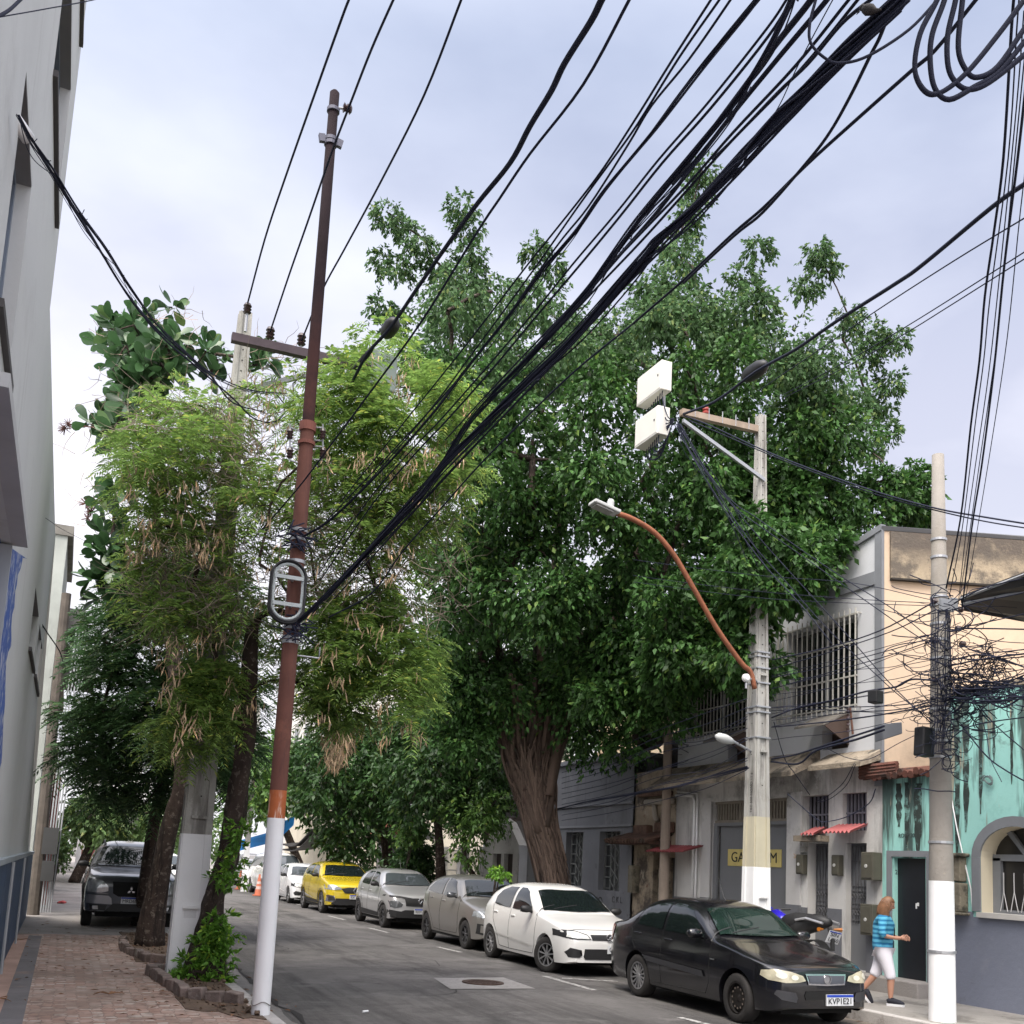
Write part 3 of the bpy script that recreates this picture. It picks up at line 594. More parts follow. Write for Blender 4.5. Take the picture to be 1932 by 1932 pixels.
mould = mat('black_mould', (.035, .05, .045), .95, var=.3, vs=6, stain=[((.22, .42, .38), 'fine', 6, .5, .14, .85), ((.42, .38, .28), 'streak', 5, .62, .05, .8)])
gm = random.Random(8)
for x0, x1, y0, y1 in ((1690, 1702, 1478, 1560), (1706, 1716, 1476, 1600), (1724, 1740, 1478, 1612), (1800, 1811, 1340, 1625), (1816, 1829, 1312, 1570), (1846, 1854, 1312, 1536), (1872, 1878, 1312, 1440), (1905, 1912, 1312, 1480)):
    n = 14; ys_ = [y0+(y1-y0)*k/n for k in range(n+1)]; tp = lambda k: (.88+.14*math.sin(k*1.9+x0))*(1-.75*max(0, (k/n-.7))/.3)
    L_ = [onX((x0+x1)/2-(x1-x0)/2*tp(k)+gm.uniform(-1, 1), y, XF-.024) for k, y in enumerate(ys_)]; R_ = [onX((x0+x1)/2+(x1-x0)/2*tp(k)+gm.uniform(-1, 1), y, XF-.024) for k, y in enumerate(ys_)]
    MB().add(L_+R_, [(k, k+1, n+2+k, n+1+k) for k in range(n)]).build('mould_streak', mould, tb)
MB().box((XF+.3, 5, 0), (XF+8, YM, 4.5)).box((XF+.3, YM, 0), (XF+3.5, YC-1.0, 3.35)).build('inner_mass', void, tb)
MB().box((XF-.05, 5, 4.55), (XF+8, YM-.01, 4.62)).build('parapet', mossy, tb)
mb = MB()
for (a0, b0), (a1, b1) in zip(arc, arc[1:]): mb.add([(XF-.02, a0, b0), (XF-.02, a1, b1), (XF+.3, a1, b1), (XF+.3, a0, b0)], [(0, 1, 2, 3)])
for yy in (ar_y-ar_r, ar_y+ar_r): mb.add([(XF-.02, yy, ar_b), (XF-.02, yy, ar_s), (XF+.3, yy, ar_s), (XF+.3, yy, ar_b)], [(0, 1, 2, 3)])
mb.build('window_reveal', mat('cream_reveal', (.62, .56, .42), .85, var=.05), tb)
pl = [(a, b) for a, b in arc]; out = [(ar_y+(ar_r+.14)*math.cos(w), ar_s+.56*math.sin(w)) for w in np.linspace(0, math.pi, 17)]
mb = MB()
for i in range(16):
    q = [out[i], out[i+1], pl[i+1], pl[i]]; mb.prism([(XF-.05, *p) for p in q], (.028, 0, 0))
for s in (-1, 1): mb.box((XF-.05, ar_y+s*ar_r, ar_b+.03), (XF-.022, ar_y+s*(ar_r+.14), ar_s-.002))
mb.build('window_surround', trimg, tb)
MB().box((XF-.09, ar_y-ar_r-.03, ar_b-.05), (XF+.3, ar_y+ar_r+.03, ar_b+.02)).build('window_sill', mat('sill_white', (.5, .48, .45), .8), tb)
w = MB().box((XF+.26, ar_y-ar_r, ar_b), (XF+.28, ar_y+ar_r, 2.7)).build('arched_window', mat('dark_pane', (.03, .028, .026), .3), tb)
mb = MB()
for a, b in (((ar_y+.43, ar_b), (ar_y+.56, 2.2)), ((ar_y-.56, 2.16), (ar_y+.56, 2.25)), ((ar_y-.03, ar_b), (ar_y+.03, 2.16)), ((ar_y-.56, ar_b+.02), (ar_y+.43, ar_b+.07))): mb.box((XF+.2, *a), (XF+.255, *b))
mb.prism([(XF+.2, ar_y-.02, 2.25), (XF+.2, ar_y+.05, 2.25), (XF+.2, ar_y+.32, 2.55), (XF+.2, ar_y+.25, 2.58)], (.05, 0, 0))
mb.build('window_frame', trimg, w)
mb = MB()
for i in range(5):
    y = ar_y+.36-i*.17; mb.tube([(XF+.18, y, ar_b+.3), (XF+.18, y, 2.0)], .008, 5)
    mb.tube([(XF+.18, y, ar_b+.32), (XF+.18, y-.06, ar_b+.05)], .007, 4); mb.tube([(XF+.18, y, ar_b+.32), (XF+.18, y+.06, ar_b+.05)], .007, 4)
mb.build('window_grille', mat('white_iron', (.5, .5, .5), .5), w)
td = mat('blue_grey_dado', (.17, .185, .235), .85, var=.08, vs=1, bump=.3, bs=14, stain=[((.1, .1, .11), 'blot', 1.6, .57, .1, .6, .9, .3), ((.24, .25, .28), 'blot', 1.3, .58, .15, .5)])
mb = MB().box((XF-.035, 5, ZR), (XF-.02+.002, ar_y-ar_r-.14, 1.42)).box((XF-.035, ar_y-ar_r-.14, ZR), (XF-.018, ar_y+ar_r+.14, ar_b-.05)).box((XF-.035, ar_y+ar_r+.14, ZR), (XF-.018, 11.46, 1.44))
mb.build('dado', td, tb)
mb = MB().box((XF-.045, 11.5, .3), (XF-.018, 11.6, 2.28)).box((XF-.045, 11.6, 2.19), (XF-.018, 12.4, 2.28)).box((XF-.045, 12.3, .3), (XF-.018, 12.4, 2.19))
mb.build('door_surround', trimg, tb)
bd = MB().box((XF+.06, dr[0], dr[2]), (XF+.095, dr[1], dr[3])).build('black_door', mat('black_door_paint', (.008, .009, .013), .45, var=.3, vs=3, stain=[((.05, .055, .07), 'blot', 2.2, .62, .1, .5)]), tb)
MB().box((XF+.05, 11.88, 1.42), (XF+.06, 11.9, 1.5)).box((XF+.05, 11.84, 1.46), (XF+.06, 11.87, 1.51)).build('sticker', white, bd)
text_obj('graffiti', 'ROUP 30', .085, mat('graffiti_black', (.03, .04, .04), .9), frame((XF-.026, 12.0, 2.51), (0, -1, 0), (0, 0, 1)), tb)
text_obj('graffiti', '2', .1, mat('graffiti_black', (.03, .04, .04), .9), frame((XF+.03, 12.268, 1.95), (1, 0, 0), (0, 0, 1)), tb)
rooft = mat('clay_tile', (.13, .05, .035), .85, var=.3, vs=5, bump=.5, stain=[((.04, .03, .025), 'blot', 3, .5, .12, .85)])
mb = MB()
for i in range(13):
    y = YT+.22-i*.11; mb.tube([(XF-.2, y, 3.44+.03*math.sin(i*2)), (XF+1.0, y+.02, 3.66)], [.06, .05], 7)
for i in range(4): mb.tube([(XF-.2, YT+.3, 3.44+.05*i), (XF-.15, YT-.45, 3.46+.05*i)], .045, 6)
mb.build('roof_tile', rooft, tb)
cm = mat('rough_cement', (.17, .15, .11), .95, var=.35, vs=4, bump=1, bs=16, stain=[((.04, .04, .03), 'blot', 3, .5, .1, .9)])
MB().box((XF-.16, 10.86, 1.85), (XF-.02, 11.12, 2.2)).box((XF-.22, 10.8, 2.2), (XF-.02, 11.16, 2.25)).box((XF-.18, 10.84, 1.42), (XF-.02, 11.3, 1.83)).box((XF-.22, 10.8, 1.38), (XF-.02, 11.34, 1.42)).build('cement_block', cm, tb, bevel=.02)
MB().tube([(XF-.03, 11.2, 3.4), (XF-.06, 11.0, 2.6), (XF-.04, 10.78, 1.75), (XF-.04, 10.76, 1.5)], .009, 6).build('white_cord', white, tb)
MB().tube([(XF-.04, 11.45, ZR), (XF-.04, 11.45, 3.4)], .012, 6).build('dark_cord', mat('black_rubber', (.012, .012, .014), .5), tb)
mb = MB()
for k in range(3): mb.tube([(XF-.06, 10.45+.08*math.cos(w+k), 3.26+.06*math.sin(w*1.2+k)+.01*k) for w in np.linspace(0, 5.2, 10)], .01, 5)
mb.build('wire_coil', mat('dull_wire', (.12, .16, .16), .7), tb)
# dark tarpaulin canopy above the teal roof
cp = [onX(1813, 1128, 12.3), onX(1960, 1075, 11.4), onX(1985, 1215, 11.4), onX(1900, 1168, 12.1)]
tag(MB().prism([at(1812, 1130, 13.8), at(1945, 1082, 11.2), at(2000, 1092, 10.5), at(2010, 1180, 11.5), at(1935, 1174, 12.8), at(1815, 1152, 13.9)], (.02, .02, .05)).build('tarpaulin', mat('black_tarp', (.012, .011, .012), .6, var=.3, vs=3), None), 'dark tarpaulin canopy jutting in from the right edge over the teal building', 'tarpaulin')
mb = MB()
for a, b in (((1812, 1130, 13.75), (1945, 1080, 11.15)), ((1815, 1140, 13.7), (1940, 1115, 11.6))): mb.tube([at(*a), at(*b)], .02, 5)
mb.build('pole', mat('grey_pvc', (.34, .35, .36), .6), bpy.data.objects['tarpaulin'])
# ---- ruinous little house between the two
rb = thing('ruined_annex', 'narrow crumbling annex between the grey house and the garage', 'building', (XF+2, 19.4, 0))
crumb = mat('crumbling_render', (.33, .27, .2), .95, var=.25, vs=1.6, bump=.8, bs=14, stain=[((.06, .05, .045), 'blot', 1.8, .48, .12, .9), ((.46, .4, .32), 'blot', 2.7, .6, .08, .7), ((.16, .08, .05), 'blot', 2.2, .63, .05, .8)])
mb = MB(); holed(mb, XF+.05, 1, 18.5, 20.3, ZR, 4.0, [(19.0, 19.45, ZR, 2.35, .4), (18.55, 18.9, .6, 2.1, .2)]); mb.box((XF+.35, 18.5, ZR), (XF+3, 20.3, 3.9)); mb.build('wall', crumb, rb)
mb = MB().tube([(XF, 19.75, 3.3), (XF, 18.6, 3.3)], .07, 8); mb.tube([(XF, 19.4, 3.3), (XF, 19.35, 3.0), (XF-.05, 19.2, 2.9)], .06, 8); mb.build('drain_pipe', mat('brownish_pvc', (.35, .31, .26), .7), rb, smooth=True)
mb = MB().box((XF-.5, 18.75, 2.36), (XF+.1, 20.5, 2.44))
for i in range(14): mb.tube([(XF-.62, 18.75+i*.13, 2.42), (XF+.1, 18.75+i*.13, 2.62)], .055, 6)
mb.build('tile_hood', mat('dark_clay_tile', (.1, .055, .04), .9, var=.4, vs=6, stain=[((.03, .028, .02), 'blot', 3, .5, .1, .8)]), rb)
mb = MB().box((XF-.06, 18.6, 2.62), (XF+.05, 19.3, 2.85)).box((XF-.12, 19.5, 2.5), (XF+.05, 20.1, 2.8)).box((XF-.1, 18.7, 3.42), (XF+.05, 20.0, 3.52)); mb.build('brick_ledge', mat('dark_brick', (.12, .07, .05), .95, var=.4, vs=7, bump=.9), rb, bevel=.03)
mb = MB()
for i in range(6): mb.tube([(XF+.3, 19.04+i*.07, ZR), (XF+.3, 19.04+i*.07, 2.3)], .012, 5)
mb.box((XF+.28, 19.0, .9), (XF+.32, 19.45, .95)); mb.box((XF+.4, 19.0, ZR), (XF+.43, 19.45, 1.4)); mb.build('gate', irn, rb)
MB().box((XF+.2, 18.57, .6), (XF+.24, 18.88, 2.1)).build('door', mat('dark_grey_door', (.07, .07, .07), .7, var=.2), rb)
MB().box((XF-.08, 18.93, 1.2), (XF+.04, 19.02, 1.85)).box((XF-.14, 20.0, 1.3), (XF+.04, 20.2, 1.9)).build('meter_box', cm, rb)
# dark jagged remains on top with the water tank and dish
MB().prism([(XF+.9, 20.4, 3.9), (XF+.9, 18.7, 3.9), (XF+.9, 18.8, 4.3), (XF+.9, 19.3, 4.4), (XF+.9, 19.5, 4.9), (XF+.9, 20.1, 5.0), (XF+.9, 20.3, 4.7)], (.4, 0, 0)).build('broken_wall', mat('sooty_wall', (.03, .025, .022), .95, var=.4, vs=3), rb)
c = at(1224, 1393, 23.0); t = thing('satellite_dish', 'large dark satellite dish seen against the bright wall by the big tree', 'satellite dish', (c.x, c.y, c.z-.5))
ax = V3((-.45, -.75, .35)).normalized(); A = ax.to_track_quat('Z', 'Y').to_matrix()
mb = MB(); pr = [(.02, 0), (.12, .01), (.25, .04), (.34, .09), (.38, .12), (.375, .11), (.33, .075), (.25, .025), (.02, -.012)]
o = len(mb.v)
for r, h in pr:
    for k in range(24): mb.v.append(tuple(c+A@V3((r*math.cos(k*math.pi/12), r*math.sin(k*math.pi/12), h))))
for i in range(len(pr)-1):
    for k in range(24): mb.f.append((i*24+k, i*24+(k+1) % 24, (i+1)*24+(k+1) % 24, (i+1)*24+k))
mb.build('reflector', mat('dish_grey', (.1, .08, .07), .7), t, smooth=True)
MB().tube([c+A@V3((.2, -.25, .06)), c+A@V3((0, 0, .4))], .012, 5).tube([c, c-V3((0, 0, .45))], .03, 8).build('feed_arm', mat('grey_pvc', (.34, .35, .36), .6), t)
# ---- grey single house
gh = thing('grey_house', 'dark grey house with two lattice windows behind the parked hatchbacks', 'house', (XF+2, 22.3, 0))
ghm = mat('house_grey', (.18, .185, .2), .9, var=.1, vs=.9, bump=.2, stain=[((.11, .11, .115), 'streak', 2, .52, .15, .7), ((.27, .275, .285), 'blot', 1, .56, .15, .7), ((.05, .05, .05), 'blot', 2.2, .6, .08, .5)])
w1 = (22.7, 23.65, 1.35, 2.68); w2 = (20.85, 21.85, 1.3, 2.68)
mb = MB(); holed(mb, XF, 1, 20.3, 26.0, ZR, 4.4, [(*w1, .3), (*w2, .3)]); mb.box((XF+.35, 20.3, ZR), (XF+8, 26, 4.4)); mb.build('wall', ghm, gh)
MB().box((XF-.06, 20.3, 3.3), (XF-.002, 26, 3.36)).box((XF-.04, 20.3, 2.78), (XF-.002, 26, 2.84)).box((XF-.1, 20.25, 4.4), (XF+8, 26, 4.5)).build('moulding', mat('house_trim', (.22, .225, .24), .9, var=.1), gh)
lat = mat('lattice_iron', (.22, .23, .22), .7, var=.1)
for y0, y1, z0, z1 in (w1, w2):
    w = MB().box((XF+.22, y0, z0), (XF+.24, y1, z1)).build('window', mat('dusty_pane', (.06, .065, .065), .4, var=.3, vs=4), gh); mb = MB()
    for i in range(6):
        z = z0+.05+(z1-z0-.1)*i/5
        mb.box((XF+.15, y0, z-.012), (XF+.18, y0+.3, z+.012)); mb.box((XF+.15, y1-.3, z-.012), (XF+.18, y1, z+.012))
    for y in (y0+.01, y0+.3, y1-.3, y1-.01, (y0+y1)/2): mb.box((XF+.15, y-.012, z0), (XF+.18, y+.012, z1))
    for i in range(4):
        za = z0+.08+(z1-z0-.1)*i/4; zb_ = za+(z1-z0)/4; ym = (y0+y1)/2
        mb.tube([(XF+.14, y0+.3, (za+zb_)/2), (XF+.14, ym, zb_), (XF+.14, y1-.3, (za+zb_)/2), (XF+.14, ym, za), (XF+.14, y0+.3, (za+zb_)/2)], .011, 4)
    mb.build('lattice', lat, w)
text_obj('graffiti', 'TUO', .3, mat('graffiti_grey', (.05, .05, .05), .9), frame((XF-.006, 21.9, 1.02), (0, -1, 0), (0, 0, 1)), gh)
text_obj('graffiti', 'C K L', .2, mat('graffiti_grey', (.05, .05, .05), .9), frame((XF-.006, 20.9, 1.1), (0, -1, 0), (0, 0, 1)), gh)
# bright cream block behind the ruin
bb = thing('cream_block', 'sunlit cream block showing between the big tree and the grey building', 'building', (XF+7, 24, 0))
MB().box((XF+4.2, 18.4, 0), (XF+12, 30, 7.6)).build('wall', mat('bright_cream', (.78, .62, .42), .9, var=.05), bb)
MB().box((XF+4.14, 19, 2.4), (XF+4.19, 20, 3.6)).build('window', wg, bb)
# ---- white gabled gatehouse and garden walls behind the cars
wh = mat('weathered_white', (.55, .54, .52), .9, var=.08, vs=1.5, bump=.2, stain=[((.2, .19, .18), 'blot', 1.7, .55, .12, .7)])
g = thing('gatehouse', 'small white gabled wall with two tall brown doors behind the silver hatchback', 'gatehouse', (XF+.3, 28.2, 0))
ya, yb = 26.6, 29.2
mb = MB(); holed(mb, XF, 1, ya, yb, ZR, 2.35, [(27.0, 27.65, ZR, 2.1, .2), (27.85, 28.5, ZR, 2.1, .2)]); pk = [(XF, ya, 2.35), (XF, yb, 2.35), (XF, 28.3, 3.0), (XF, 27.9, 3.15), (XF, 27.4, 3.0)]
mb.prism(pk, (.25, 0, 0)); mb.build('wall', wh, g)
for y0 in (27.0, 27.85): MB().box((XF+.14, y0, ZR), (XF+.18, y0+.65, 2.1)).build('door', mat('brown_door', (.06, .045, .042), .7, var=.3, vs=5), g)
gw = thing('garden_wall', 'white garden wall with barred panels behind the silver compact', 'wall', (XF, 33, 0))
mb = MB()
for y in (29.3, 31.2, 33.2): mb.box((XF, y, ZR), (XF+.3, y+.3, 2.3))
mb.box((XF+.05, 29.3, ZR), (XF+.2, 33.4, .9)); mb.build('wall', wh, gw)
mb = MB()
for i in range(40): mb.tube([(XF+.1, 29.4+i*.1, .9), (XF+.1, 29.4+i*.1, 2.2)], .012, 4)
mb.box((XF+.08, 29.4, 1.5), (XF+.12, 33.3, 1.55)); mb.box((XF+.08, 29.4, 2.15), (XF+.12, 33.3, 2.2)); mb.build('railing', bar, gw)
h2 = thing('white_house', 'white house with dark roof beams half hidden by trees', 'house', (XF+6, 33, 0))
MB().box((XF+3.5, 27.5, 0), (XF+11, 38, 4.2)).build('wall', mat('dull_white', (.5, .51, .54), .9, var=.08), h2)
mb = MB()
for i in range(5): mb.box((XF+2.8, 27.3, 3.4+i*.35), (XF+3.4, 38.2, 3.5+i*.35))
mb.build('roof', mat('old_roof_brown', (.13, .1, .09), .9, var=.3), h2)
gt = thing('tiled_porch', 'little porch with a terracotta tiled roof and pebble pillar', 'porch', (XF, 41, 0))
MB().box((XF, 39.3, ZR), (XF+.6, 40.9, 2.6)).build('pillar', mat('pebble_render', (.3, .28, .27), .9, var=.1, bump=.8, stain=[((.08, .07, .07), 'fine', 7, .52, .04, .9)]), gt)
MB().box((XF+.15, 37.2, ZR), (XF+.5, 39.3, 2.5)).build('wall', mat('lilac_grey_wall', (.3, .28, .3), .9), gt)
MB().box((XF+.1, 37.4, ZR), (XF+.149, 38.5, 2.3)).build('door', void, gt)
MB().prism([(XF-.3, 37, 2.75), (XF+.4, 37, 3.3), (XF+1.1, 37, 2.75), (XF+1.1, 37, 2.6), (XF-.3, 37, 2.6)], (0, 4.2, 0)).build('eave', wh, gt)
mb = MB()
for i in range(18): mb.tube([(XF-.42, 36.95+i*.24, 2.76), (XF+.4, 36.95+i*.24, 3.42)], .09, 6)
mb.build('roof_tile', mat('terracotta', (.42, .16, .1), .85, var=.3, vs=5), gt)
def side_block(name, lab, x0, x1, y0, y1, h, m, rows=(), cols=4, cat='building'):
    t = thing(name, lab, cat, ((x0+x1)/2, (y0+y1)/2, 0)); MB().box((x0, y0, 0), (x1, y1, h)).build('wall', m, t)
    MB().box((x0-.15, y0-.15, h), (x1+.1, y1+.1, h+.2)).build('parapet', mat('mossy_parapet', (.19, .18, .16), .95), t)
    for z in rows:
        for i in range(cols):
            yc = y0+(i+.5)*(y1-y0)/cols; w = MB().box((x0-.06, yc-.7, z), (x0-.002, yc+.7, z+1.3)).build('window', mat('dull_frame', (.32, .33, .33), .7), t)
            MB().box((x0-.08, yc-.6, z+.1), (x0-.04, yc+.6, z+1.2)).build('pane', wg, w)
        n = max(2, int((x1-x0)/3.5))
        for i in range(n):
            xc = x0+(i+.5)*(x1-x0)/n; w = MB().box((xc-.7, y0-.06, z), (xc+.7, y0-.002, z+1.3)).build('window', mat('dull_frame', (.32, .33, .33), .7), t)
            MB().box((xc-.6, y0-.08, z+.1), (xc+.6, y0-.04, z+1.2)).build('pane', wg, w)
    return t
side_block('shop_building', 'cream shop building with a blue awning far down the right side', 12.2, 22, 44, 62, 7.5, mat('cream_shop', (.55, .5, .4), .9, var=.1), (4.2,), 5)
side_block('apartment_building', 'tall pale apartment block rising beyond the yellow car', 15, 30, 66, 84, 15, mat('pale_block', (.62, .6, .56), .9, var=.06), (3.5, 6.6, 9.7), 5)
side_block('white_block', 'white block closing the view at the far end of the street', 1.5, 11, 118, 130, 9, mat('white_block', (.62, .62, .6), .9, var=.06), (2.2, 5.4), 3)
side_block('far_shop', 'low pale shop on the left side of the far street', -9, -1.2, 62, 100, 5.5, mat('far_pale', (.6, .55, .5), .9, var=.06), (2.2,), 6)
# awnings
aw = [at(452, 1590, 52), at(500, 1577, 49), at(556, 1542, 47), at(554, 1557, 47), at(520, 1588, 48), at(453, 1605, 52)]
tag(MB().prism(aw, (0, 0, .12)).build('blue_awning', mat('blue_canvas', (.01, .2, .55), .6, var=.06)), 'bright blue fabric awning stretched beyond the white painted pole', 'awning')
for k, (a, b) in enumerate((((530, 1594, 46), (588, 1566, 42)), ((530, 1604, 46), (592, 1572, 42)))):
    p, q = at(*a), at(*b); md = (p+q)/2-V3((0, 0, .35)); mb = MB(); sp = spline([p, md, q], 5)
    for i in range(len(sp)-1): mb.prism([sp[i], sp[i+1], sp[i+1]+V3((.9, .3, .12)), sp[i]+V3((.9, .3, .12))], (0, 0, .05))
    tag(mb.build('tarp_strip', mat('dark_tarp', (.03, .027, .027), .7)), ('upper' if k == 0 else 'lower')+' sagging dark tarp strip to the right of the blue awning', 'tarp')
# ================================================================ poles
cpole = mat('pole_concrete', (.4, .39, .36), .9, var=.08, vs=2, bump=.3, bs=30, stain=[((.12, .11, .1), 'streak', 4.5, .5, .14, .75), ((.25, .24, .21), 'blot', 1.4, .52, .12, .5)])
hole = mat('dark_hole', (.02, .02, .02), .9)
steel = mat('galvanised_steel', (.42, .43, .45), .45, metal=.6, var=.1, vs=8)
rubber = mat('black_rubber', (.012, .012, .014), .65, spec=.25)
wirem = mat('cable_black', (.024, .027, .046), .75, var=.2, spec=.15)
ceram = mat('dark_ceramic', (.05, .03, .03), .25)
def taper_box(mb, x, y, z0, z1, s0, s1, lean=(0, 0)):
    """square tapered shaft"""
    vs = []
    for z, (a, b), l in ((z0, s0, (0, 0)), (z1, s1, lean)):
        vs += [(x+l[0]+sx*a/2, y+l[1]+sy*b/2, z) for sx, sy in ((-1, -1), (1, -1), (1, 1), (-1, 1))]
    return mb.add(vs, [(0, 3, 2, 1), (4, 5, 6, 7), (0, 1, 5, 4), (1, 2, 6, 5), (2, 3, 7, 6), (3, 0, 4, 7)])
def conc_pole(label, X, Y, H, s0, s1, zpaint, niches, base=ZR, groove=True, lean=(0, 0), cream=None):
    t = thing('utility_pole', label, 'utility pole', (X, Y, base))
    def sz(z): k = (z-base)/(H-base); return (s0[0]+(s1[0]-s0[0])*k, s0[1]+(s1[1]-s0[1])*k)
    def ln(z): k = (z-base)/(H-base); return (lean[0]*k, lean[1]*k)
    def seg(za, zb, nm, m, g=0):
        a, b = sz(za), sz(zb); la, lb_ = ln(za), ln(zb)
        mb = MB(); taper_box(mb, X+la[0], Y+la[1], za, zb, (a[0]+g, a[1]+g), (b[0]+g, b[1]+g), (lb_[0]-la[0], lb_[1]-la[1]))
        if groove:     # raised flanges on the face towards the camera and the kerb side
            for s in (-1, 1):
                fl = MB(); taper_box(mb, X+la[0]+s*a[0]*.38, Y+la[1]-a[1]/2-.012, za, zb, (a[0]*.24+g, .025), (b[0]*.24+g, .025), (lb_[0]-la[0]-s*(a[0]-b[0])*.38, lb_[1]-la[1]+(a[1]-b[1])/2))
                taper_box(mb, X+la[0]-a[0]/2-.01, Y+la[1]+s*a[1]*.38, za, zb, (.02, a[1]*.24+g), (.02, b[1]*.24+g), (lb_[0]-la[0]+(a[0]-b[0])/2, lb_[1]-la[1]-s*(a[1]-b[1])*.38))
        return mb.build(nm, m, t)
    seg(base, zpaint, 'painted_base', white, .004)
    if cream: seg(zpaint, cream, 'cream_band', mat('cream_limewash', (.5, .46, .34), .9, var=.06, vs=3, stain=[((.25, .23, .2), 'streak', 5, .6, .1, .6)]), .002); zs = cream
    else: zs = zpaint
    seg(zs, H, 'shaft', cpole)
    mb = MB()
    z = zs+.5
    while z < H-.1:
        a = sz(z); l = ln(z); mb.lathe([(0, -.001), (.011, -.001), (.011, .004)], (X+l[0], Y+l[1]-a[1]/2-.002, z), 'y', 8)
        if z > 3: mb.lathe([(0, -.001), (.009, -.001), (.009, .004)], (X+l[0]-a[0]/2-.002, Y+l[1], z), 'x', 8)
        z += .16 if z > H*.45 else .5
    mb.build('bolt_hole', hole, t); t.children[-1]['kind'] = 'stuff'
    for z, up in niches:
        a = sz(z); l = ln(z); yy = Y+l[1]-a[1]/2
        m_ = white if z < zpaint else cpole
        MB().box((X-a[0]*.27, yy-.045, z), (X+a[0]*.27, yy+.01, z+.04)).build('niche_ledge', m_, t)
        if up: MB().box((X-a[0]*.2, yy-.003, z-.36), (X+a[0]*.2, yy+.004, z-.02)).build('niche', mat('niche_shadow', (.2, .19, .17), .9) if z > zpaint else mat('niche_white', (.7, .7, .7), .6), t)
    return t
def zat(px, py, Y): return onY(px, py, Y).z
PM = (10.1, 13.45)
pm = conc_pole('tall square concrete pole with white base between the black car and the garage door', *PM, 9.5, (.32, .34), (.1, .115), 1.93, [(1.45, 1), (3.75, 0), (5.0, 1)], lean=(0, .1), cream=2.72)
text_obj('stencil', 'TEC 300 MONO 11 6', .07, mat('stencil_black', (.05, .045, .04), .9), frame((10.1-.155, 13.42, 3.1), (0, 0, 1), (0, 1, 0)), pm)
PL = (1.61, 14.2)
plc = conc_pole('thick concrete pole with long white painted base beside the leafy trunk', *PL, 9.35, (.41, .28), (.16, .13), zat(372, 1574, 14.2), [(1.0, 1), (zat(372, 1545, 14.2), 0)], base=ZL, lean=(.03, 0))
# bands and steel straps
def straps(t, X, Y, zs, rad, m=steel, lean=None):
    mb = MB()
    for z, r in zip(zs, rad): mb.lathe([(r, -.03), (r+.008, -.03), (r+.008, .03), (r, .03)], (X, Y, z), 'z', 16)
    return mb.build('strap', m, t)
mb = MB()
for py in (1232, 1240, 1262, 1290, 1335, 1345, 1393):
    z = zat(1436, py, 13.45); k = (z-ZR)/9.35; a = .32-.22*k+.02; b = .34-.225*k+.03
    taper_box(mb, 10.1, 13.45+.1*k-.005, z-.012, z+.012, (a+.03, b+.04), (a+.03, b+.04))
mb.build('strap', steel, pm)
# wooden arm, brace and the two cable boxes on the pole
j = onY(1288, 781, 13.3); k_ = V3((10.1, 13.52, zat(1440, 815, 13.5)))
MB().prism([j, k_, k_+V3((0, 0, .11)), j+V3((0, 0, .1))], (0, .1, 0)).build('arm', mat('weathered_arm', (.33, .26, .2), .9, var=.2, vs=5), pm)
j2 = onY(1290, 796, 13.3); k2 = V3((10.1, 13.4, zat(1430, 905, 13.4)))
MB().prism([j2, k2, k2+V3((0, 0, .06)), j2+V3((0, 0, .06))], (0, .05, 0)).build('brace', steel, pm)
for i in range(5):
    q = j+(k_-j)*(.15+.17*i); MB().tube([q, q+V3((0, 0, .2))], .008, 5).build('bolt', steel, pm)
MB().lathe([(0, 0), (.05, 0), (.055, .03), (.03, .05), (.055, .07), (.05, .1), (0, .11)], j+(k_-j)*.3+V3((0, .05, .12)), 'z', 12).build('insulator', mat('red_ceramic', (.35, .06, .05), .3), pm)
boxw = mat('box_offwhite', (.68, .66, .6), .5, var=.04, vs=2, stain=[((.4, .38, .34), 'blot', 3, .62, .08, .5)])
for lab, ex, lx, rx, yt, yb in (('upper square off-white cable cabinet high on the pole arm before the big tree', 1247, 1202, 1268, 677, 733), ('lower square off-white cable cabinet with cables looping underneath', 1240, 1198, 1264, 763, 817)):
    p0 = onY(ex, yb, 12.95); p1 = onY(ex, yt, 12.95)
    y1 = onX(lx, (yt+yb)/2+25, p0.x).y; x1 = onY(rx, (yt+yb)/2, 12.95).x
    t = thing('cable_cabinet', lab, 'cable cabinet', (p0.x, 13, p0.z), 'cable cabinets on the pole arm')
    MB().box((p0.x, 12.95, p0.z), (x1, y1, p1.z)).build('case', boxw, t, bevel=.012)
    MB().box((p0.x-.006, 12.98, p0.z+.03), (p0.x+.002, y1-.03, p1.z-.03)).build('door', boxw, t)
    MB().box((p0.x-.014, 13.03, (p0.z+p1.z)/2), (p0.x-.005, 13.05, (p0.z+p1.z)/2+.03)).build('latch', rubber, t)
    mb = MB()
    for i in range(7):
        q = V3((p0.x+.06+.02*i, 13.0+(y1-13)*i/7, p0.z)); e_ = at(1272, 790, 15.6)
        mb.tube(spline([q, q-V3((0, 0, .12+.04*(i % 3))), (q+e_)/2-V3((0, 0, .2+.03*i)), e_], 4), .009, 5)
    mb.build('cable_tail', wirem, t)
MB().tube([onY(1253, 735, 13.2), onY(1253, 775, 13.2)], .02, 6).build('link', steel, pm)
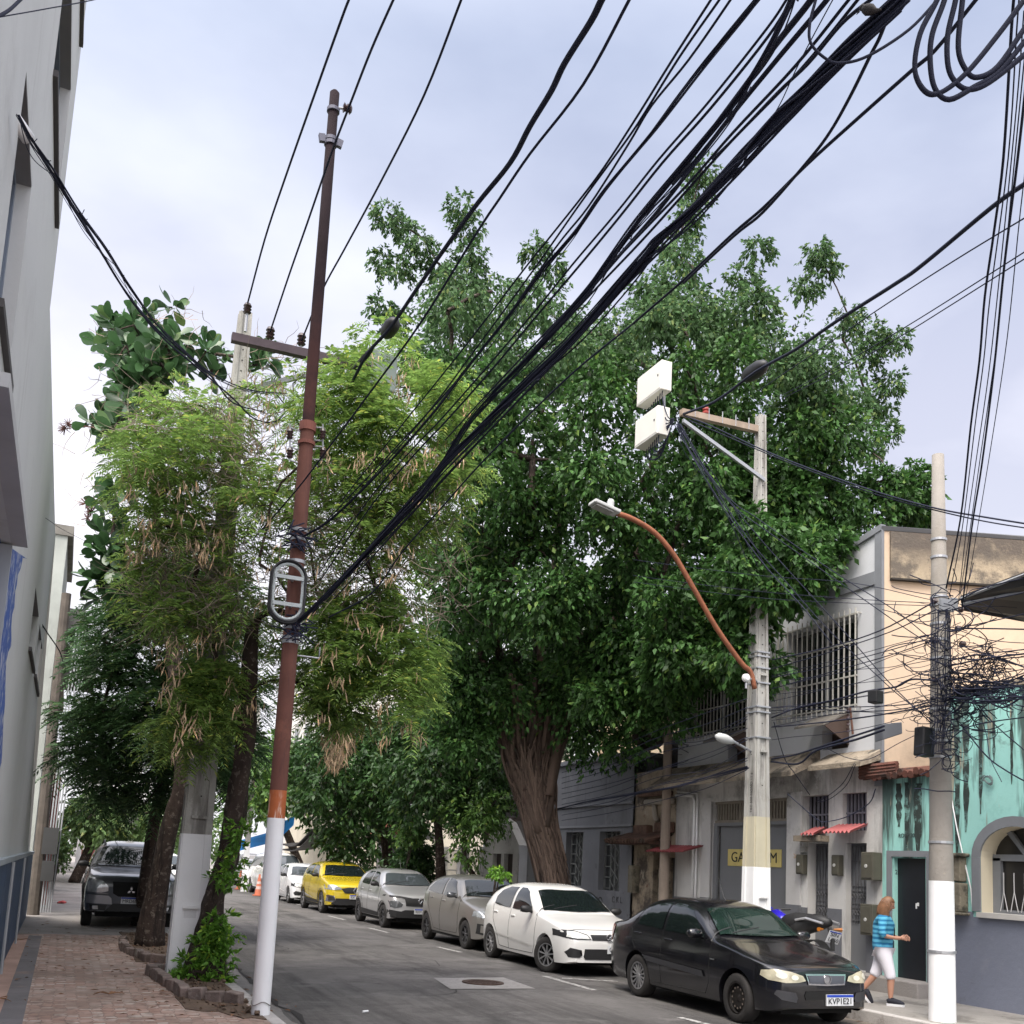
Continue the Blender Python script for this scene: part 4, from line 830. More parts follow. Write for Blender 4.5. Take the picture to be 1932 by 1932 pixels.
# street lamps on this pole
rustp = mat('rusty_orange_tube', (.3, .11, .055), .7, metal=.2, var=.2, vs=6, stain=[((.14, .05, .03), 'blot', 5, .55, .1, .7), ((.5, .3, .22), 'fine', 18, .68, .05, .5)])
t = thing('street_lamp', 'long curved rust red lamp arm with flat grey lamp head before the tree', 'street lamp', onY(1418, 1275, 13.3))
pa = [onY(x, y, 13.3) for x, y in ((1163, 968), (1195, 980), (1235, 1005), (1270, 1045), (1300, 1095), (1350, 1182), (1398, 1250), (1416, 1268), (1424, 1300))]
MB().tube(spline(pa, 4), .042, 10).build('arm', rustp, t, smooth=True)
hd = onY(1141, 958, 13.3); ag = math.atan2(pa[0].z-hd.z, pa[0].x-hd.x)
MB().obox(hd, (.46, .24, .055), (0, -ag, 0)).build('head', mat('lamp_grey', (.5, .51, .5), .5), t, bevel=.015)
MB().obox(hd-V3((.04, 0, .035)), (.3, .18, .02), (0, -ag, 0)).build('led_panel', mat('lamp_lens', (.3, .3, .28), .3), t)
MB().lathe([(0, .12), (.04, .12), (.055, .08), (.05, 0)], hd+V3((.1, 0, .03)), 'z', 12).build('photocell', mat('lamp_grey', (.5, .51, .5), .5), t)
MB().tube([hd+V3((.2, 0, 0)), pa[0]], [.055, .05], 8).build('socket', steel, t)
q = onY(1408, 1279, 13.2); t2 = thing('bulkhead_lamp', 'small round white bulkhead lamp on the square pole below the rusty arm', 'lamp', q)
MB().lathe([(0, -.04), (.04, -.04), (.065, -.02), (.07, .02), (.05, .05)], q, 'y', 16).build('cover', mat('lamp_white', (.75, .75, .72), .4), t2)
MB().tube([q-V3((0, 0, .08)), q-V3((0, 0, .17))], .018, 6).tube([q, V3((10.0, 13.4, q.z+.02))], .02, 6).build('bracket', steel, t2)
t3 = thing('street_lamp', 'short grey arm with oval lamp head low behind the square pole', 'street lamp', onY(1412, 1415, 13.5))
MB().tube([onY(1382, 1398, 13.5), onY(1418, 1418, 13.5)], .022, 8).build('arm', steel, t3)
h0, h1 = onY(1350, 1388, 13.5), onY(1384, 1400, 13.5)
MB().tube([h0, h0+(h1-h0)*.15, h0+(h1-h0)*.5, h0+(h1-h0)*.8, h1], [.02, .065, .08, .06, .03], 12).build('head', mat('lamp_grey', (.5, .51, .5), .5), t3, smooth=True)
# ---- left concrete pole's crossarm
a0, a1 = at(438, 634, 13.2), at(700, 693, 13.2)
MB().prism([a0-V3((0, 0, .05)), a1-V3((0, 0, .05)), a1+V3((0, 0, .06)), a0+V3((0, 0, .06))], (0, .1, 0)).build('crossarm', mat('dark_timber', (.075, .055, .065), .9, var=.2, vs=5), plc)
MB().prism([at(480, 726, 13.4), at(692, 672, 13.6), at(692, 680, 13.6), at(480, 736, 13.4)], (0, .06, 0)).build('brace', steel, plc)
def insul(p, r, h, par, m=ceram, ax='z'):
    MB().lathe([(0, 0), (r*.6, 0), (r, h*.15), (r*.6, h*.3), (r, h*.45), (r*.6, h*.6), (r, h*.75), (r*.7, h), (0, h)], p, ax, 12).build('insulator', m, par, smooth=False)
for x, y in ((509, 640), (568, 652)): insul(at(x, y, 13.4), .06, .16, plc); MB().tube([at(x, y+14, 13.4), at(x, y-4, 13.4)], .012, 5).build('pin', steel, plc)
q = at(466, 592, 13.35); MB().tube([q-V3((0, 0, .25)), q], .02, 6).build('pin', steel, plc); insul(q, .055, .14, plc)
MB().obox(at(712, 705, 13.5), (.42, .3, .5), (0, 0, .3)).build('grey_box', mat('grey_cabinet', (.3, .34, .33), .6, var=.05), plc, bevel=.02)
# ---- red steel pole
rp = thing('steel_pole', 'tall rust red steel pole with white painted base and cable oval on the left kerb', 'utility pole', (2.01, 10.8, ZL))
redm = mat('red_oxide', (.135, .052, .037), .85, var=.15, vs=3, bump=.15, stain=[((.25, .1, .065), 'blot', 2.5, .58, .12, .6), ((.07, .03, .028), 'streak', 6, .58, .1, .6)])
XR, YR = 2.01, 10.8
zz = {y: zat(x, y, YR) for x, y in ((530, 1548), (533, 1492), (575, 805), (600, 560), (622, 168))}
LX = .06
def rx_(z): return XR-LX*(z-ZL)/10.3*0
MB().lathe([(.094, ZL-.01), (.09, zz[1548]+.02)], (XR, YR, 0), 'z', 24).build('painted_base', white, rp, smooth=True)
MB().lathe([(.0902, zz[1548]+.02), (.0885, zz[1492])], (XR, YR, 0), 'z', 24).build('orange_band', mat('orange_primer', (.42, .11, .03), .7, var=.15, vs=5, stain=[((.66, .55, .45), 'streak', 14, .5, .06, .95, zz[1548]+.33, zz[1548]+.02)]), rp, smooth=True)
MB().lathe([(.0885, zz[1492]), (.076, zz[805])], (XR, YR, 0), 'z', 24).build('lower_shaft', redm, rp, smooth=True)
MB().lathe([(.066, zz[805]), (.063, zz[560]), (.055, zz[168]-.03), (.03, zz[168]), (0, zz[168])], (XR, YR, 0), 'z', 24).build('upper_shaft', mat('dark_oxide', (.022, .014, .017), .9, var=.2, vs=3, spec=.2, stain=[((.12, .05, .04), 'blot', 1.2, .4, .2, .9, 8.2, 6.0)]), rp, smooth=True)
mb = MB().lathe([(.076, -.05), (.092, -.05), (.092, .05), (.067, .06)], (XR, YR, zz[805]), 'z', 20)
mb.lathe([(.078, -.02), (.096, -.02), (.096, .02), (.078, .02)], (XR, YR, zat(573, 836, YR)), 'z', 20); mb.build('collar', mat('rusty_collar', (.2, .07, .05), .8, var=.2, vs=6), rp)
mb = MB()
for py in (1000, 1017, 1060, 1186, 1205, 1213): mb.lathe([(.078, -.018), (.09, -.018), (.09, .018), (.078, .018)], (XR, YR, zat(555, py, YR)), 'z', 16)
mb.build('strap', steel, rp)
for s, x in ((-1, 547), (1, 609)):       # insulator racks
    for py in (812, 848):
        b_ = onY(x, py+8, YR-.05); insul(b_-V3((0, 0, .05)), .038, .11, rp)
        for o_ in (-.07, .08): MB().tube([(XR+s*.06, YR, b_.z+o_), (b_.x, b_.y, b_.z+o_)], .008, 5).build('rack_arm', steel, rp)
    MB().tube([onY(x, 800, YR-.05), onY(x, 865, YR-.05)], .009, 5).build('rack_rod', steel, rp)
b_ = onY(655, 205, YR); MB().tube([onY(625, 203, YR), b_], .014, 6).build('bracket', steel, rp); MB().lathe([(0, -.05), (.03, -.05), (.058, -.04), (.035, -.015), (.058, 0), (.035, .02), (.058, .035), (.03, .055), (0, .055)], b_, 'x', 12).build('insulator', ceram, rp)
mb = MB()
for py in (205, 262, 270):
    mb.lathe([(.056, -.02), (.074, -.02), (.074, .02), (.056, .02)], (XR, YR, zat(618, py, YR)), 'z', 16)
for sx in (-1, 1): mb.obox((XR+sx*.1, YR, zat(618, 264, YR)), (.07, .05, .09), (0, .2*sx, 0))
mb.build('clamp', mat('dark_steel', (.12, .12, .15), .6, metal=.5), rp)
# oval cable storage frame
oc = onY(543, 1116, YR-.17)
def stadium(a, b, n=28): # a half width, b half height
    pts = []
    for k in range(n+1):
        w = 2*math.pi*k/n; c1, s1 = math.cos(w), math.sin(w)
        pts.append(oc+V3((a*c1, 0, (b-a)*(1 if s1 > 0 else -1)*(abs(s1) > 1e-6)+a*s1)) if True else None)
    return pts
MB().tube(stadium(.155, .30), .014, 6).tube(stadium(.148, .293), .012, 6).build('cable_oval', mat('frame_grey', (.42, .46, .46), .5), rp)
mb = MB()
for k in range(6): mb.tube([p+V3((.01*math.sin(k*3), -.02+.012*k, .008*math.cos(k*2))) for p in stadium(.178+.006*(k % 3), .33+.005*(k % 2))], .011, 5)
mb.build('coiled_cable', rubber, rp)
mb = MB()
for dz in (.15, -.14): mb.box((oc.x-.15, oc.y-.03, oc.z+dz-.02), (oc.x+.15, oc.y-.005, oc.z+dz+.02))
mb.build('oval_crossbar', mat('frame_grey', (.42, .46, .46), .5), rp)
mb = MB().tube([(XR, YR, oc.z+.15), (oc.x, oc.y, oc.z+.15)], .015, 6).tube([(XR, YR, oc.z-.14), (oc.x, oc.y, oc.z-.14)], .015, 6)
q = onY(602, 1242, YR); mb.tube([(XR+.08, YR, q.z), (q.x, YR, q.z), (q.x, YR, q.z+.12)], .01, 5); mb.build('bracket', steel, rp)
mb = MB()
for k in range(40):                                     # fixing clutter round the straps
    py = RN.choice((1005, 1020, 1180, 1200)); c0 = onY(556+RN.uniform(-12, 22), py+RN.uniform(-12, 12), YR-.1); d_ = V3((RN.uniform(-.14, .18), RN.uniform(-.05, .05), RN.uniform(-.1, .1)))
    mb.tube(spline([c0-d_, c0+V3((0, -.03, RN.uniform(-.06, .06))), c0+d_], 3), .008, 5)
mb.build('cable_knot', wirem, rp)
MB().tube([(XR+.1*math.cos(w), YR+.1*math.sin(w), ZL+.12+.02*math.sin(3*w)) for w in np.linspace(0, 12.5, 40)], .004, 4).build('wire_wrap', mat('dull_wire2', (.2, .19, .17), .7), rp)
# ---- right concrete pole
XP, YP = 10.0, 9.62
rt = thing('utility_pole', 'round concrete pole with white base wrapped in tangled cables by the teal wall', 'utility pole', (XP, YP, ZR))
beige = mat('beige_pole', (.25, .23, .205), .9, var=.1, vs=2, bump=.4, stain=[((.2, .18, .15), 'blot', 1.6, .52, .1, .7), ((.42, .37, .27), 'blot', 2.2, .58, .1, .8, 2.9, 2.0)])
zp = zat(1772, 1662, YP); HP = 7.36
MB().lathe([(.158, ZR), (.147, zp)], (XP, YP, 0), 'z', 24).build('painted_base', white, rt, smooth=True)
MB().lathe([(.145, zp), (.11, 4.6), (.075, HP), (0, HP)], (XP, YP, 0), 'z', 24).build('shaft', beige, rt, smooth=True)
mb = MB()
for py in (1022, 1055, 1130, 1145, 1180, 1210, 1245, 1340, 1380, 1400, 1430, 1590, 1795):
    z = zat(1783, py, YP); r = .145-.07*(z-zp)/(HP-zp); mb.lathe([(r, -.015), (r+.012, -.015), (r+.012, .015), (r, .015)], (XP, YP, z), 'z', 16)
mb.build('strap', steel, rt)
z = zat(1783, 1145, YP); MB().box((XP-.1, YP-.13, z-.09), (XP+.12, YP-.09, z+.06)).box((XP+.1, YP-.12, z-.05), (XP+.2, YP+.05, z+.1)).build('bracket', steel, rt)
for x, y in ((1762, 1134), (1812, 1150), (1762, 1208), (1808, 1186), (1765, 1282), (1816, 1215), (1770, 1310)):
    MB().lathe([(0, -.04), (.025, -.04), (.04, -.02), (.025, 0), (.04, .02), (.025, .045), (0, .045)], onY(x, y, YP-.03), 'x', 10).build('insulator', ceram, rt)
MB().tube([(XP+.24, YP+.1, zat(1810, 1440, YP)), (XP+.25, YP+.1, zat(1810, 1130, YP))], .035, 8).build('duct', mat('duct_grey', (.1, .09, .09), .7), rt)
# thin pole in front of the annex
tp = thing('utility_pole', 'thin pale concrete pole rising beside the crumbling annex into the tree', 'utility pole', (11.45, 18.35, ZR))
MB().tube([(11.45, 18.35, ZR), (11.45, 18.35, 6.6)], [.11, .08], 12).build('shaft', mat('brown_concrete', (.26, .21, .17), .9, var=.15, vs=3), tp)
mb = MB()
for k in range(9):
    z = 4.2+k*.22; mb.tube([(11.45+.25*math.cos(w*2+k)+.2, 18.1, z+.2*math.sin(w)) for w in np.linspace(0, 5, 10)], .006, 4)
mb.build('cable_loop', wirem, tp)
# far poles
for lab, px, py, dep, h, w in (('pale concrete pole far down the left kerb, left of the parked pickup', 150, 1615, 62, 7, .35), ('grey far pole directly behind the parked pickup roof', 243, 1600, 45, 8.5, .5), ('far concrete pole behind the leafy trunk at the blue awning', 462, 1650, 47, 9, .2)):
    c = at(px, py, dep); t = thing('utility_pole', lab, 'utility pole', (c.x, c.y, 0), 'concrete poles far down the street')
    mb = MB(); taper_box(mb, c.x, c.y, 0, h, (w*1.3, w), (w*.7, w*.6)); mb.build('shaft', cpole, t)
    mb = MB(); taper_box(mb, c.x, c.y, 0, 2.2, (w*1.3+.01, w+.01), (w*1.15, w*.93)); mb.build('painted_base', white, t)
    MB().box((c.x-.9, c.y-.1, h*.62), (c.x+.5, c.y, h*.62+.15)).build('crossarm', cpole, t)
# ================================================================ cables
def path(px, d0, d1, k=5):
    P = np.array(px, float); s = np.r_[0, np.cumsum(np.hypot(*np.diff(P, axis=0).T))]; s /= s[-1]
    return spline([at(x, y, 1/((1-u)/d0+u/d1)) for (x, y), u in zip(P, s)], k)
def cable(label, px, d0, d1, r, group=None, name='cable', m=wirem, cat='cable'):
    return tag(MB().tube(path(px, d0, d1), r*(.82 if r < .012 else .9), 6).build(name, m, smooth=True), label, cat, group)
def bundle(label, px, d0, d1, r, n, group=None, seed=1, loose=1.0):
    r *= .6
    g = random.Random(seed); pth = path(px, d0, d1, 7); mb = MB(); m = len(pth)
    mb.tube(pth, r*.42, 7)
    for i in range(n):
        ph = g.uniform(0, 6.28); fr = g.uniform(1.5, 5); rad = r*g.uniform(.45, 1.0); q = []
        slack = g.uniform(0, 1)**3*.05*loose
        for k, p in enumerate(pth):
            u = k/(m-1); t = (pth[min(k+1, m-1)]-pth[max(k-1, 0)]).normalized(); a = t.cross(V3((0, 0, 1))).normalized(); b = t.cross(a)
            w = ph+fr*u*2; q.append(p+(a*math.cos(w)+b*math.sin(w))*rad-V3((0, 0, slack*abs(math.sin(u*math.pi*fr)))))
        mb.tube(q, r*.2, 5)
    for i in range(int(6*loose)):                 # ties with loose ends
        k = g.randrange(3, m-3); p = pth[k]; t = (pth[k+1]-pth[k-1]).normalized(); a = t.cross(V3((0, 0, 1))).normalized()
        mb.tube([p, p+a*r*1.4-V3((0, 0, r)), p+a*r*2.2+V3((0, 0, r*g.uniform(-1, 2)))], .003, 4)
    return tag(mb.build('cable_bundle', wirem, smooth=True), label, 'cable bundle', group)
PG = 'power lines to the concrete pole'
cable('leftmost thin power line falling to the top of the left concrete pole', [(680, -50), (658, 0), (640, 48), (600, 160), (540, 330), (500, 450), (467, 573)], 8, 13.35, .012, PG)
cable('second thin power line from the left passing the red pole insulator', [(765, -50), (742, 0), (700, 95), (660, 198), (625, 290), (580, 420), (545, 520), (509, 628)], 8, 13.4, .012, PG)
cable('third thin power line ending on the crossarm behind the red pole', [(890, -50), (870, 0), (800, 180), (720, 340), (650, 470), (608, 548), (568, 645)], 8, 13.4, .012, PG)
cable('thick lone wavy black cable running to the dark splice by the treetop', [(1160, -45), (1135, 0), (1115, 40), (1065, 120), (1040, 172), (1000, 238), (962, 308), (900, 385), (840, 468), (790, 540), (735, 620), (693, 668), (660, 730)], 5, 12.5, .021)
cable('thin cable just right of the lone thick cable', [(1205, -32), (1187, 0), (1100, 160), (1000, 290), (943, 374), (899, 440), (793, 610), (700, 738), (629, 833), (559, 925), (480, 1015)], 5, 12.5, .011)
TG = 'thin cables running with the thick bundles'
cable('uppermost thin cable left of the first thick bundle', [(1356, -25), (1341, 0), (1269, 112), (1193, 234), (1125, 336), (1037, 448), (995, 500), (880, 650), (760, 800), (640, 950)], 4.2, 10.6, .0075, TG)
cable('second thin cable left of the first thick bundle', [(1372, -25), (1357, 0), (1281, 109), (1203, 234), (1151, 307), (1094, 385), (1011, 503), (900, 655), (790, 800), (650, 960)], 4.2, 10.6, .0075, TG)
cable('third thin cable hugging the upper side of the first thick bundle', [(1393, -25), (1378, 0), (1300, 112), (1229, 200), (1185, 273), (1110, 390), (1047, 469), (940, 620), (820, 765), (600, 1000)], 4.2, 10.6, .0075, TG)
BG = 'thick cable bundles crossing the sky'
bundle('first and leftmost of the three thick black bundles crossing the sky', [(1455, -35), (1428, 0), (1334, 112), (1229, 250), (1141, 357), (1089, 432), (1029, 503), (966, 589), (878, 700), (811, 787), (716, 892), (624, 980), (572, 1012)], 4, 10.6, .021, 9, BG, 2)
cable('upper one of the thin pair between the first and second bundles', [(1490, -10), (1446, 55), (1334, 196), (1242, 302), (1164, 400), (1081, 498), (1010, 586), (922, 689), (834, 789), (770, 856), (690, 950), (600, 1085)], 4, 10.6, .0075, TG)
cable('lower one of the thin pair between the first and second bundles', [(1500, -12), (1450, 68), (1342, 203), (1250, 307), (1170, 408), (1090, 505), (1016, 592), (930, 695), (842, 794), (778, 862), (700, 955), (604, 1095)], 4, 10.6, .0085, TG)
bundle('middle thick black bundle with ragged ties', [(1512, -40), (1492, 0), (1457, 73), (1413, 150), (1373, 208), (1295, 305), (1203, 417), (1141, 503), (1098, 560), (995, 677), (893, 783), (830, 880), (760, 960), (664, 1070), (590, 1150)], 3.8, 10.6, .026, 12, BG, 3, 1.5)
cable('stout cable converging on the right side of the middle bundle', [(1550, -40), (1530, 0), (1463, 85), (1400, 170), (1340, 250), (1270, 345)], 3.8, 6.2, .016, TG)
cable('second stout cable converging on the middle bundle from the right', [(1585, -38), (1560, 0), (1472, 105), (1384, 213), (1320, 296), (1240, 400), (1160, 492), (1060, 610)], 3.8, 7.5, .013, TG)
cable('thin cable leaving the top edge left of the thickest bundle', [(1625, -28), (1601, 0), (1500, 125), (1384, 249), (1300, 345), (1200, 450), (1100, 555), (960, 700), (840, 830)], 3.8, 10, .009, TG)
cable('thin cable beside it, nearer the thickest bundle', [(1640, -26), (1618, 0), (1510, 132), (1384, 262), (1300, 355), (1210, 455), (1110, 560), (975, 705), (850, 838)], 3.8, 10, .009, TG)
cable('slack thin cable meeting the thickest bundle in mid sky', [(1665, -20), (1642, 0), (1589, 44), (1525, 120), (1466, 176), (1384, 262), (1345, 300)], 3.6, 5.2, .009, TG)
cable('fine loose cord dangling between the middle and thickest bundles', [(1578, -12), (1571, 0), (1530, 76), (1500, 135), (1475, 190), (1455, 225)], 3.7, 4.5, .003, TG)
bundle('thickest and rightmost black bundle, widest near the top edge', [(1722, -35), (1690, 0), (1589, 92), (1501, 185), (1413, 275), (1386, 303), (1308, 390), (1242, 452), (1198, 503), (1086, 630), (1004, 709), (922, 789), (834, 880), (781, 950), (670, 1065), (597, 1140), (562, 1172)], 3.4, 10.5, .036, 18, BG, 5, 1.3)
cable('thin cable following the underside of the thickest bundle', [(1716, 0), (1620, 88), (1530, 180), (1440, 270), (1384, 330), (1300, 412), (1210, 505), (1080, 650), (960, 775), (820, 920), (640, 1120)], 3.4, 10.5, .007, TG)
cable('second thin cable following the underside of the thickest bundle', [(1700, 20), (1610, 104), (1500, 215), (1384, 338), (1290, 432), (1190, 530), (1060, 668), (940, 795), (800, 945), (630, 1130)], 3.5, 10.5, .007, TG)
cable('lowest slack cable falling from the thickest bundle towards the red pole', [(1195, 610), (1068, 715), (922, 859), (840, 950), (760, 1040), (700, 1120), (620, 1165)], 7, 10.5, .009, TG)
cable('long cable dropping from behind the coils to join the fork in the sky', [(1860, -22), (1841, 0), (1765, 94), (1718, 135), (1620, 222), (1525, 308), (1440, 392), (1384, 440), (1290, 528), (1195, 610)], 3.6, 7, .010, TG)
cable('cable branching off the thickest bundle and meeting the fork', [(1678, 22), (1660, 70), (1642, 105), (1604, 182), (1566, 249), (1525, 303), (1440, 400), (1384, 446), (1290, 534)], 3.5, 6.2, .009, TG)
cable('slack loop hanging under the thickest bundle at the top', [(1548, -40), (1539, 0), (1528, 44), (1530, 82), (1560, 112), (1589, 119), (1639, 105), (1715, 56), (1768, 0), (1790, -30)], 3.2, 3.2, .0058)
LG = 'thick coiled cables at the upper right corner'
for lab, pts in (('outermost thick coil at the upper right, farthest left', [(1790, -60), (1768, 0), (1736, 64), (1726, 132), (1745, 172), (1774, 175), (1823, 138), (1882, 67), (1932, 0), (1960, -40)]),
                 ('lowest hanging thick coil at the upper right', [(1795, -60), (1782, 0), (1759, 64), (1755, 117), (1764, 167), (1791, 188), (1838, 164), (1882, 138), (1932, 80), (1980, 20)]),
                 ('third thick coil at the upper right', [(1812, -60), (1803, 0), (1788, 67), (1789, 126), (1804, 156), (1829, 169), (1867, 155), (1932, 104), (1980, 60)]),
                 ('innermost thick coil at the upper right', [(1822, -60), (1816, 0), (1808, 90), (1823, 133), (1844, 146), (1882, 126), (1932, 55), (1980, -10)])):
    cable(lab, pts, 3.0, 3.0, .0098, LG, 'cable_coil')
VG = 'vertical cables dropping to the right pole'
for i, (lab, pts, r) in enumerate((('leftmost thick vertical cable falling to the tangled pole', [(1915, -30), (1908, 60), (1893, 300), (1875, 440), (1858, 560), (1848, 680), (1832, 800), (1812, 980), (1785, 1110)], .015),
        ('thin vertical cable beside the leftmost thick one', [(1925, -30), (1918, 60), (1902, 300), (1868, 560), (1856, 680), (1840, 800), (1815, 1000), (1790, 1130)], .008),
        ('thin vertical cable in the middle of the falling group', [(1932, 20), (1918, 200), (1890, 480), (1866, 700), (1840, 880), (1822, 1010), (1808, 1140)], .007),
        ('thin vertical cable just left of the right thick one', [(1938, 60), (1922, 220), (1900, 450), (1880, 650), (1850, 860), (1830, 1000), (1812, 1120)], .007),
        ('right thick vertical cable falling behind the pole', [(1940, 120), (1920, 300), (1895, 500), (1875, 700), (1852, 880), (1833, 1000), (1815, 1150)], .014),
        ('outermost thin vertical cable at the right edge', [(1950, 200), (1925, 400), (1900, 640), (1870, 840), (1842, 1010), (1820, 1140)], .006))):
    cable(lab, pts, 6, 12.3, r*.75, VG)
cable('taut thick cable from the right edge down to the black splice', [(1960, 330), (1932, 348), (1870, 392), (1740, 500), (1690, 535), (1580, 605), (1500, 660), (1425, 702), (1350, 757), (1290, 781)], 7, 15.4, .02)
cable('thin cable crossing from the right edge above the pale pair', [(1960, 396), (1932, 412), (1800, 492), (1660, 582), (1560, 650), (1430, 738)], 8, 15.8, .008)
cable('upper line of the pale pair reaching the square pole top', [(1960, 460), (1932, 476), (1800, 560), (1700, 622), (1600, 680), (1480, 744)], 8, 15.8, .007, 'pale pair of wires at the right')
cable('lower line of the pale pair reaching the square pole top', [(1960, 475), (1932, 489), (1800, 572), (1700, 634), (1600, 690), (1480, 750)], 8, 15.8, .007, 'pale pair of wires at the right')
CG = 'drop cables fanning from the cable cabinets'
cable('upper of the twin cables sweeping over the peach wall to the right edge', [(1290, 784), (1340, 803), (1433, 846), (1530, 885), (1660, 930), (1770, 960), (1860, 976), (1960, 992)], 15.4, 11.5, .012, CG)
cable('lower of the twin cables sweeping over the peach wall to the right edge', [(1300, 793), (1360, 818), (1433, 850), (1530, 889), (1660, 935), (1770, 964), (1860, 984), (1960, 1000)], 15.4, 11.5, .010, CG)
for lab, pts in (('drop cable passing the square pole high and crossing the grey wall corner', [(1282, 800), (1326, 881), (1383, 947), (1426, 976), (1510, 1036), (1595, 1093), (1692, 1154), (1765, 1213)]),
                 ('drop cable parallel just below the highest one', [(1284, 800), (1335, 890), (1390, 960), (1430, 990), (1512, 1048), (1600, 1110), (1700, 1180), (1765, 1222)]),
                 ('drop cable crossing the barred window diagonally', [(1278, 800), (1341, 902), (1369, 955), (1422, 1029), (1485, 1100), (1560, 1185), (1650, 1270), (1700, 1315), (1760, 1360)]),
                 ('drop cable crossing the middle of the barred window', [(1276, 800), (1320, 880), (1383, 955), (1411, 989), (1453, 1038), (1532, 1125), (1600, 1200), (1680, 1290), (1765, 1372)]),
                 ('lowest drop cable falling steeply across the square pole', [(1272, 800), (1300, 850), (1345, 925), (1400, 1010), (1450, 1075), (1510, 1140), (1570, 1215)])):
    cable(lab, pts, 15.3, 12.9, .0085, CG)
for k in range(3):
    cable(('left', 'middle', 'right')[k]+' short loop of the cable fan under the lower cabinet', [(1278, 795), (1290+12*k, 850), (1330+14*k, 905+4*k), (1378+15*k, 985+8*k), (1410+20*k, 1060+10*k)], 15.2, 15.6, .007, CG)
HG = 'thin lines between the square pole and the tangled pole'
for k in range(9): cable('one of the faint thin lines fanning left from the tangled pole over the peach wall', [(1768, 1195+k*16), (1690, 1215+k*15+(k % 3)*6), (1600, 1240+k*13+(k % 2)*14), (1456, 1275+k*12)], 12.9, 15.9, .0055, 'faint lines over the peach wall')
for lab, y0, ym, y1 in (('highest nearly level thin line across the tree and peach wall', 1068, 1100, 1133), ('second nearly level thin line across the peach wall', 1098, 1130, 1138), ('third nearly level thin line across the peach wall', 1110, 1138, 1143)):
    cable(lab, [(1195, y0-12), (1330, y0+6), (1455, y0+20), (1610, ym), (1762, y1)], 17.5, 12.6, .006, HG)
for lab, pts, r in (('line rising from the grille to the top bracket of the tangled pole', [(1456, 1245), (1560, 1222), (1660, 1190), (1762, 1136)], .011),
        ('line just under it ending at the upper insulator', [(1456, 1262), (1560, 1232), (1680, 1192), (1766, 1150)], .009),
        ('line from the pole straps rising gently across the peach wall', [(1456, 1278), (1540, 1262), (1660, 1232), (1768, 1200)], .008),
        ('line passing the middle grille rail to the tangled pole', [(1456, 1300), (1560, 1270), (1680, 1236), (1768, 1205)], .008),
        ('thick line with a twist under the barred window', [(1456, 1354), (1504, 1336), (1577, 1320), (1636, 1304), (1690, 1296), (1720, 1282), (1765, 1284)], .014),
        ('line fanning from the straps below the barred window', [(1456, 1336), (1520, 1332), (1600, 1334), (1700, 1330), (1765, 1318)], .009),
        ('dark line running level under the barred window', [(1456, 1341), (1530, 1338), (1620, 1342), (1700, 1338), (1765, 1322)], .009),
        ('lower line from the straps crossing the grey trim', [(1456, 1372), (1560, 1362), (1665, 1348), (1765, 1330)], .012),
        ('thick sagging cable looping under the tilted hood', [(1456, 1437), (1506, 1441), (1540, 1416), (1613, 1396), (1668, 1377)], .017),
        ('second thick sagging cable under the tilted hood', [(1456, 1432), (1500, 1424), (1545, 1410), (1613, 1388), (1668, 1370)], .015),
        ('thin line slanting from the pole to the hood and on to the right', [(1456, 1396), (1500, 1390), (1560, 1385), (1640, 1372), (1765, 1340)], .006),
        ('slack thin line hanging over the grey wall below the hood', [(1560, 1412), (1600, 1430), (1640, 1432), (1700, 1400), (1760, 1372)], .007),
        ('slack cable draping down in front of the two slatted windows', [(1486, 1498), (1540, 1545), (1560, 1550), (1600, 1540), (1640, 1515), (1652, 1488)], .010)):
    cable(lab, pts, 15.9 if 'slack' not in lab else 15.0, 12.9 if 'slack' not in lab else 14.3, r, HG)
cable('diagonal cable dropping from the straps to the first slatted window', [(1460, 1362), (1480, 1430), (1500, 1460), (1528, 1500)], 15.8, 17.0, .009)
cable('cable curving from the wall insulator down to the first slatted window', [(1612, 1440), (1590, 1478), (1560, 1503), (1540, 1512)], 16.0, 17.0, .008)
cable('thin twin cable curving down beside it', [(1614, 1442), (1598, 1480), (1568, 1506), (1544, 1514)], 16.0, 17.0, .008)
bundle('thick black bundle running from the square pole left past the grey house', [(1411, 1448), (1340, 1465), (1272, 1484), (1180, 1500), (1100, 1515), (1040, 1530)], 16.2, 24, .045, 7, None, 9, .6)
WG = 'thin lines crossing the grey house front'
for i in range(11):
    y0 = 1318+i*13+(i % 3)*4; y1 = 1440+i*10
    cable('thin line in the sheaf crossing the grey house left of the square pole', [(1410, y0), (1330, y0+28+4*(i % 4)), (1240, y0+60-(i % 5)*3), (1150, (y0+y1)/2+38), (1060, y1+8)], 16.1, 24, .008, WG)
bundle('loose bundle sweeping from the pipe on the white building to the left concrete pole', [(35, 218), (60, 262), (100, 318), (150, 400), (200, 470), (240, 535), (290, 605), (340, 655), (400, 705), (470, 735), (540, 742)], 5.2, 13.2, .020, 8, None, 21, 2)
cable('slack cable hanging below the loose bundle at the left', [(60, 262), (110, 345), (170, 440), (230, 540), (290, 615), (350, 668), (400, 712), (440, 760), (500, 778)], 5.6, 13.2, .010)
cable('lowest slack cable of the group at the left', [(75, 290), (130, 380), (190, 475), (250, 570), (310, 640), (380, 700), (440, 752), (480, 790), (520, 795), (545, 770)], 5.8, 13.2, .010)
cable('thin dark cord looping down the face of the white building', [(22, 1050), (35, 1085), (48, 1095), (60, 1130), (72, 1165), (90, 1195), (112, 1228), (125, 1262), (150, 1290)], 11.5, 24, .012)
cable('fine line from the white building to the large leaved tree', [(58, 960), (90, 980), (120, 1000), (175, 1028)], 12, 19, .004)
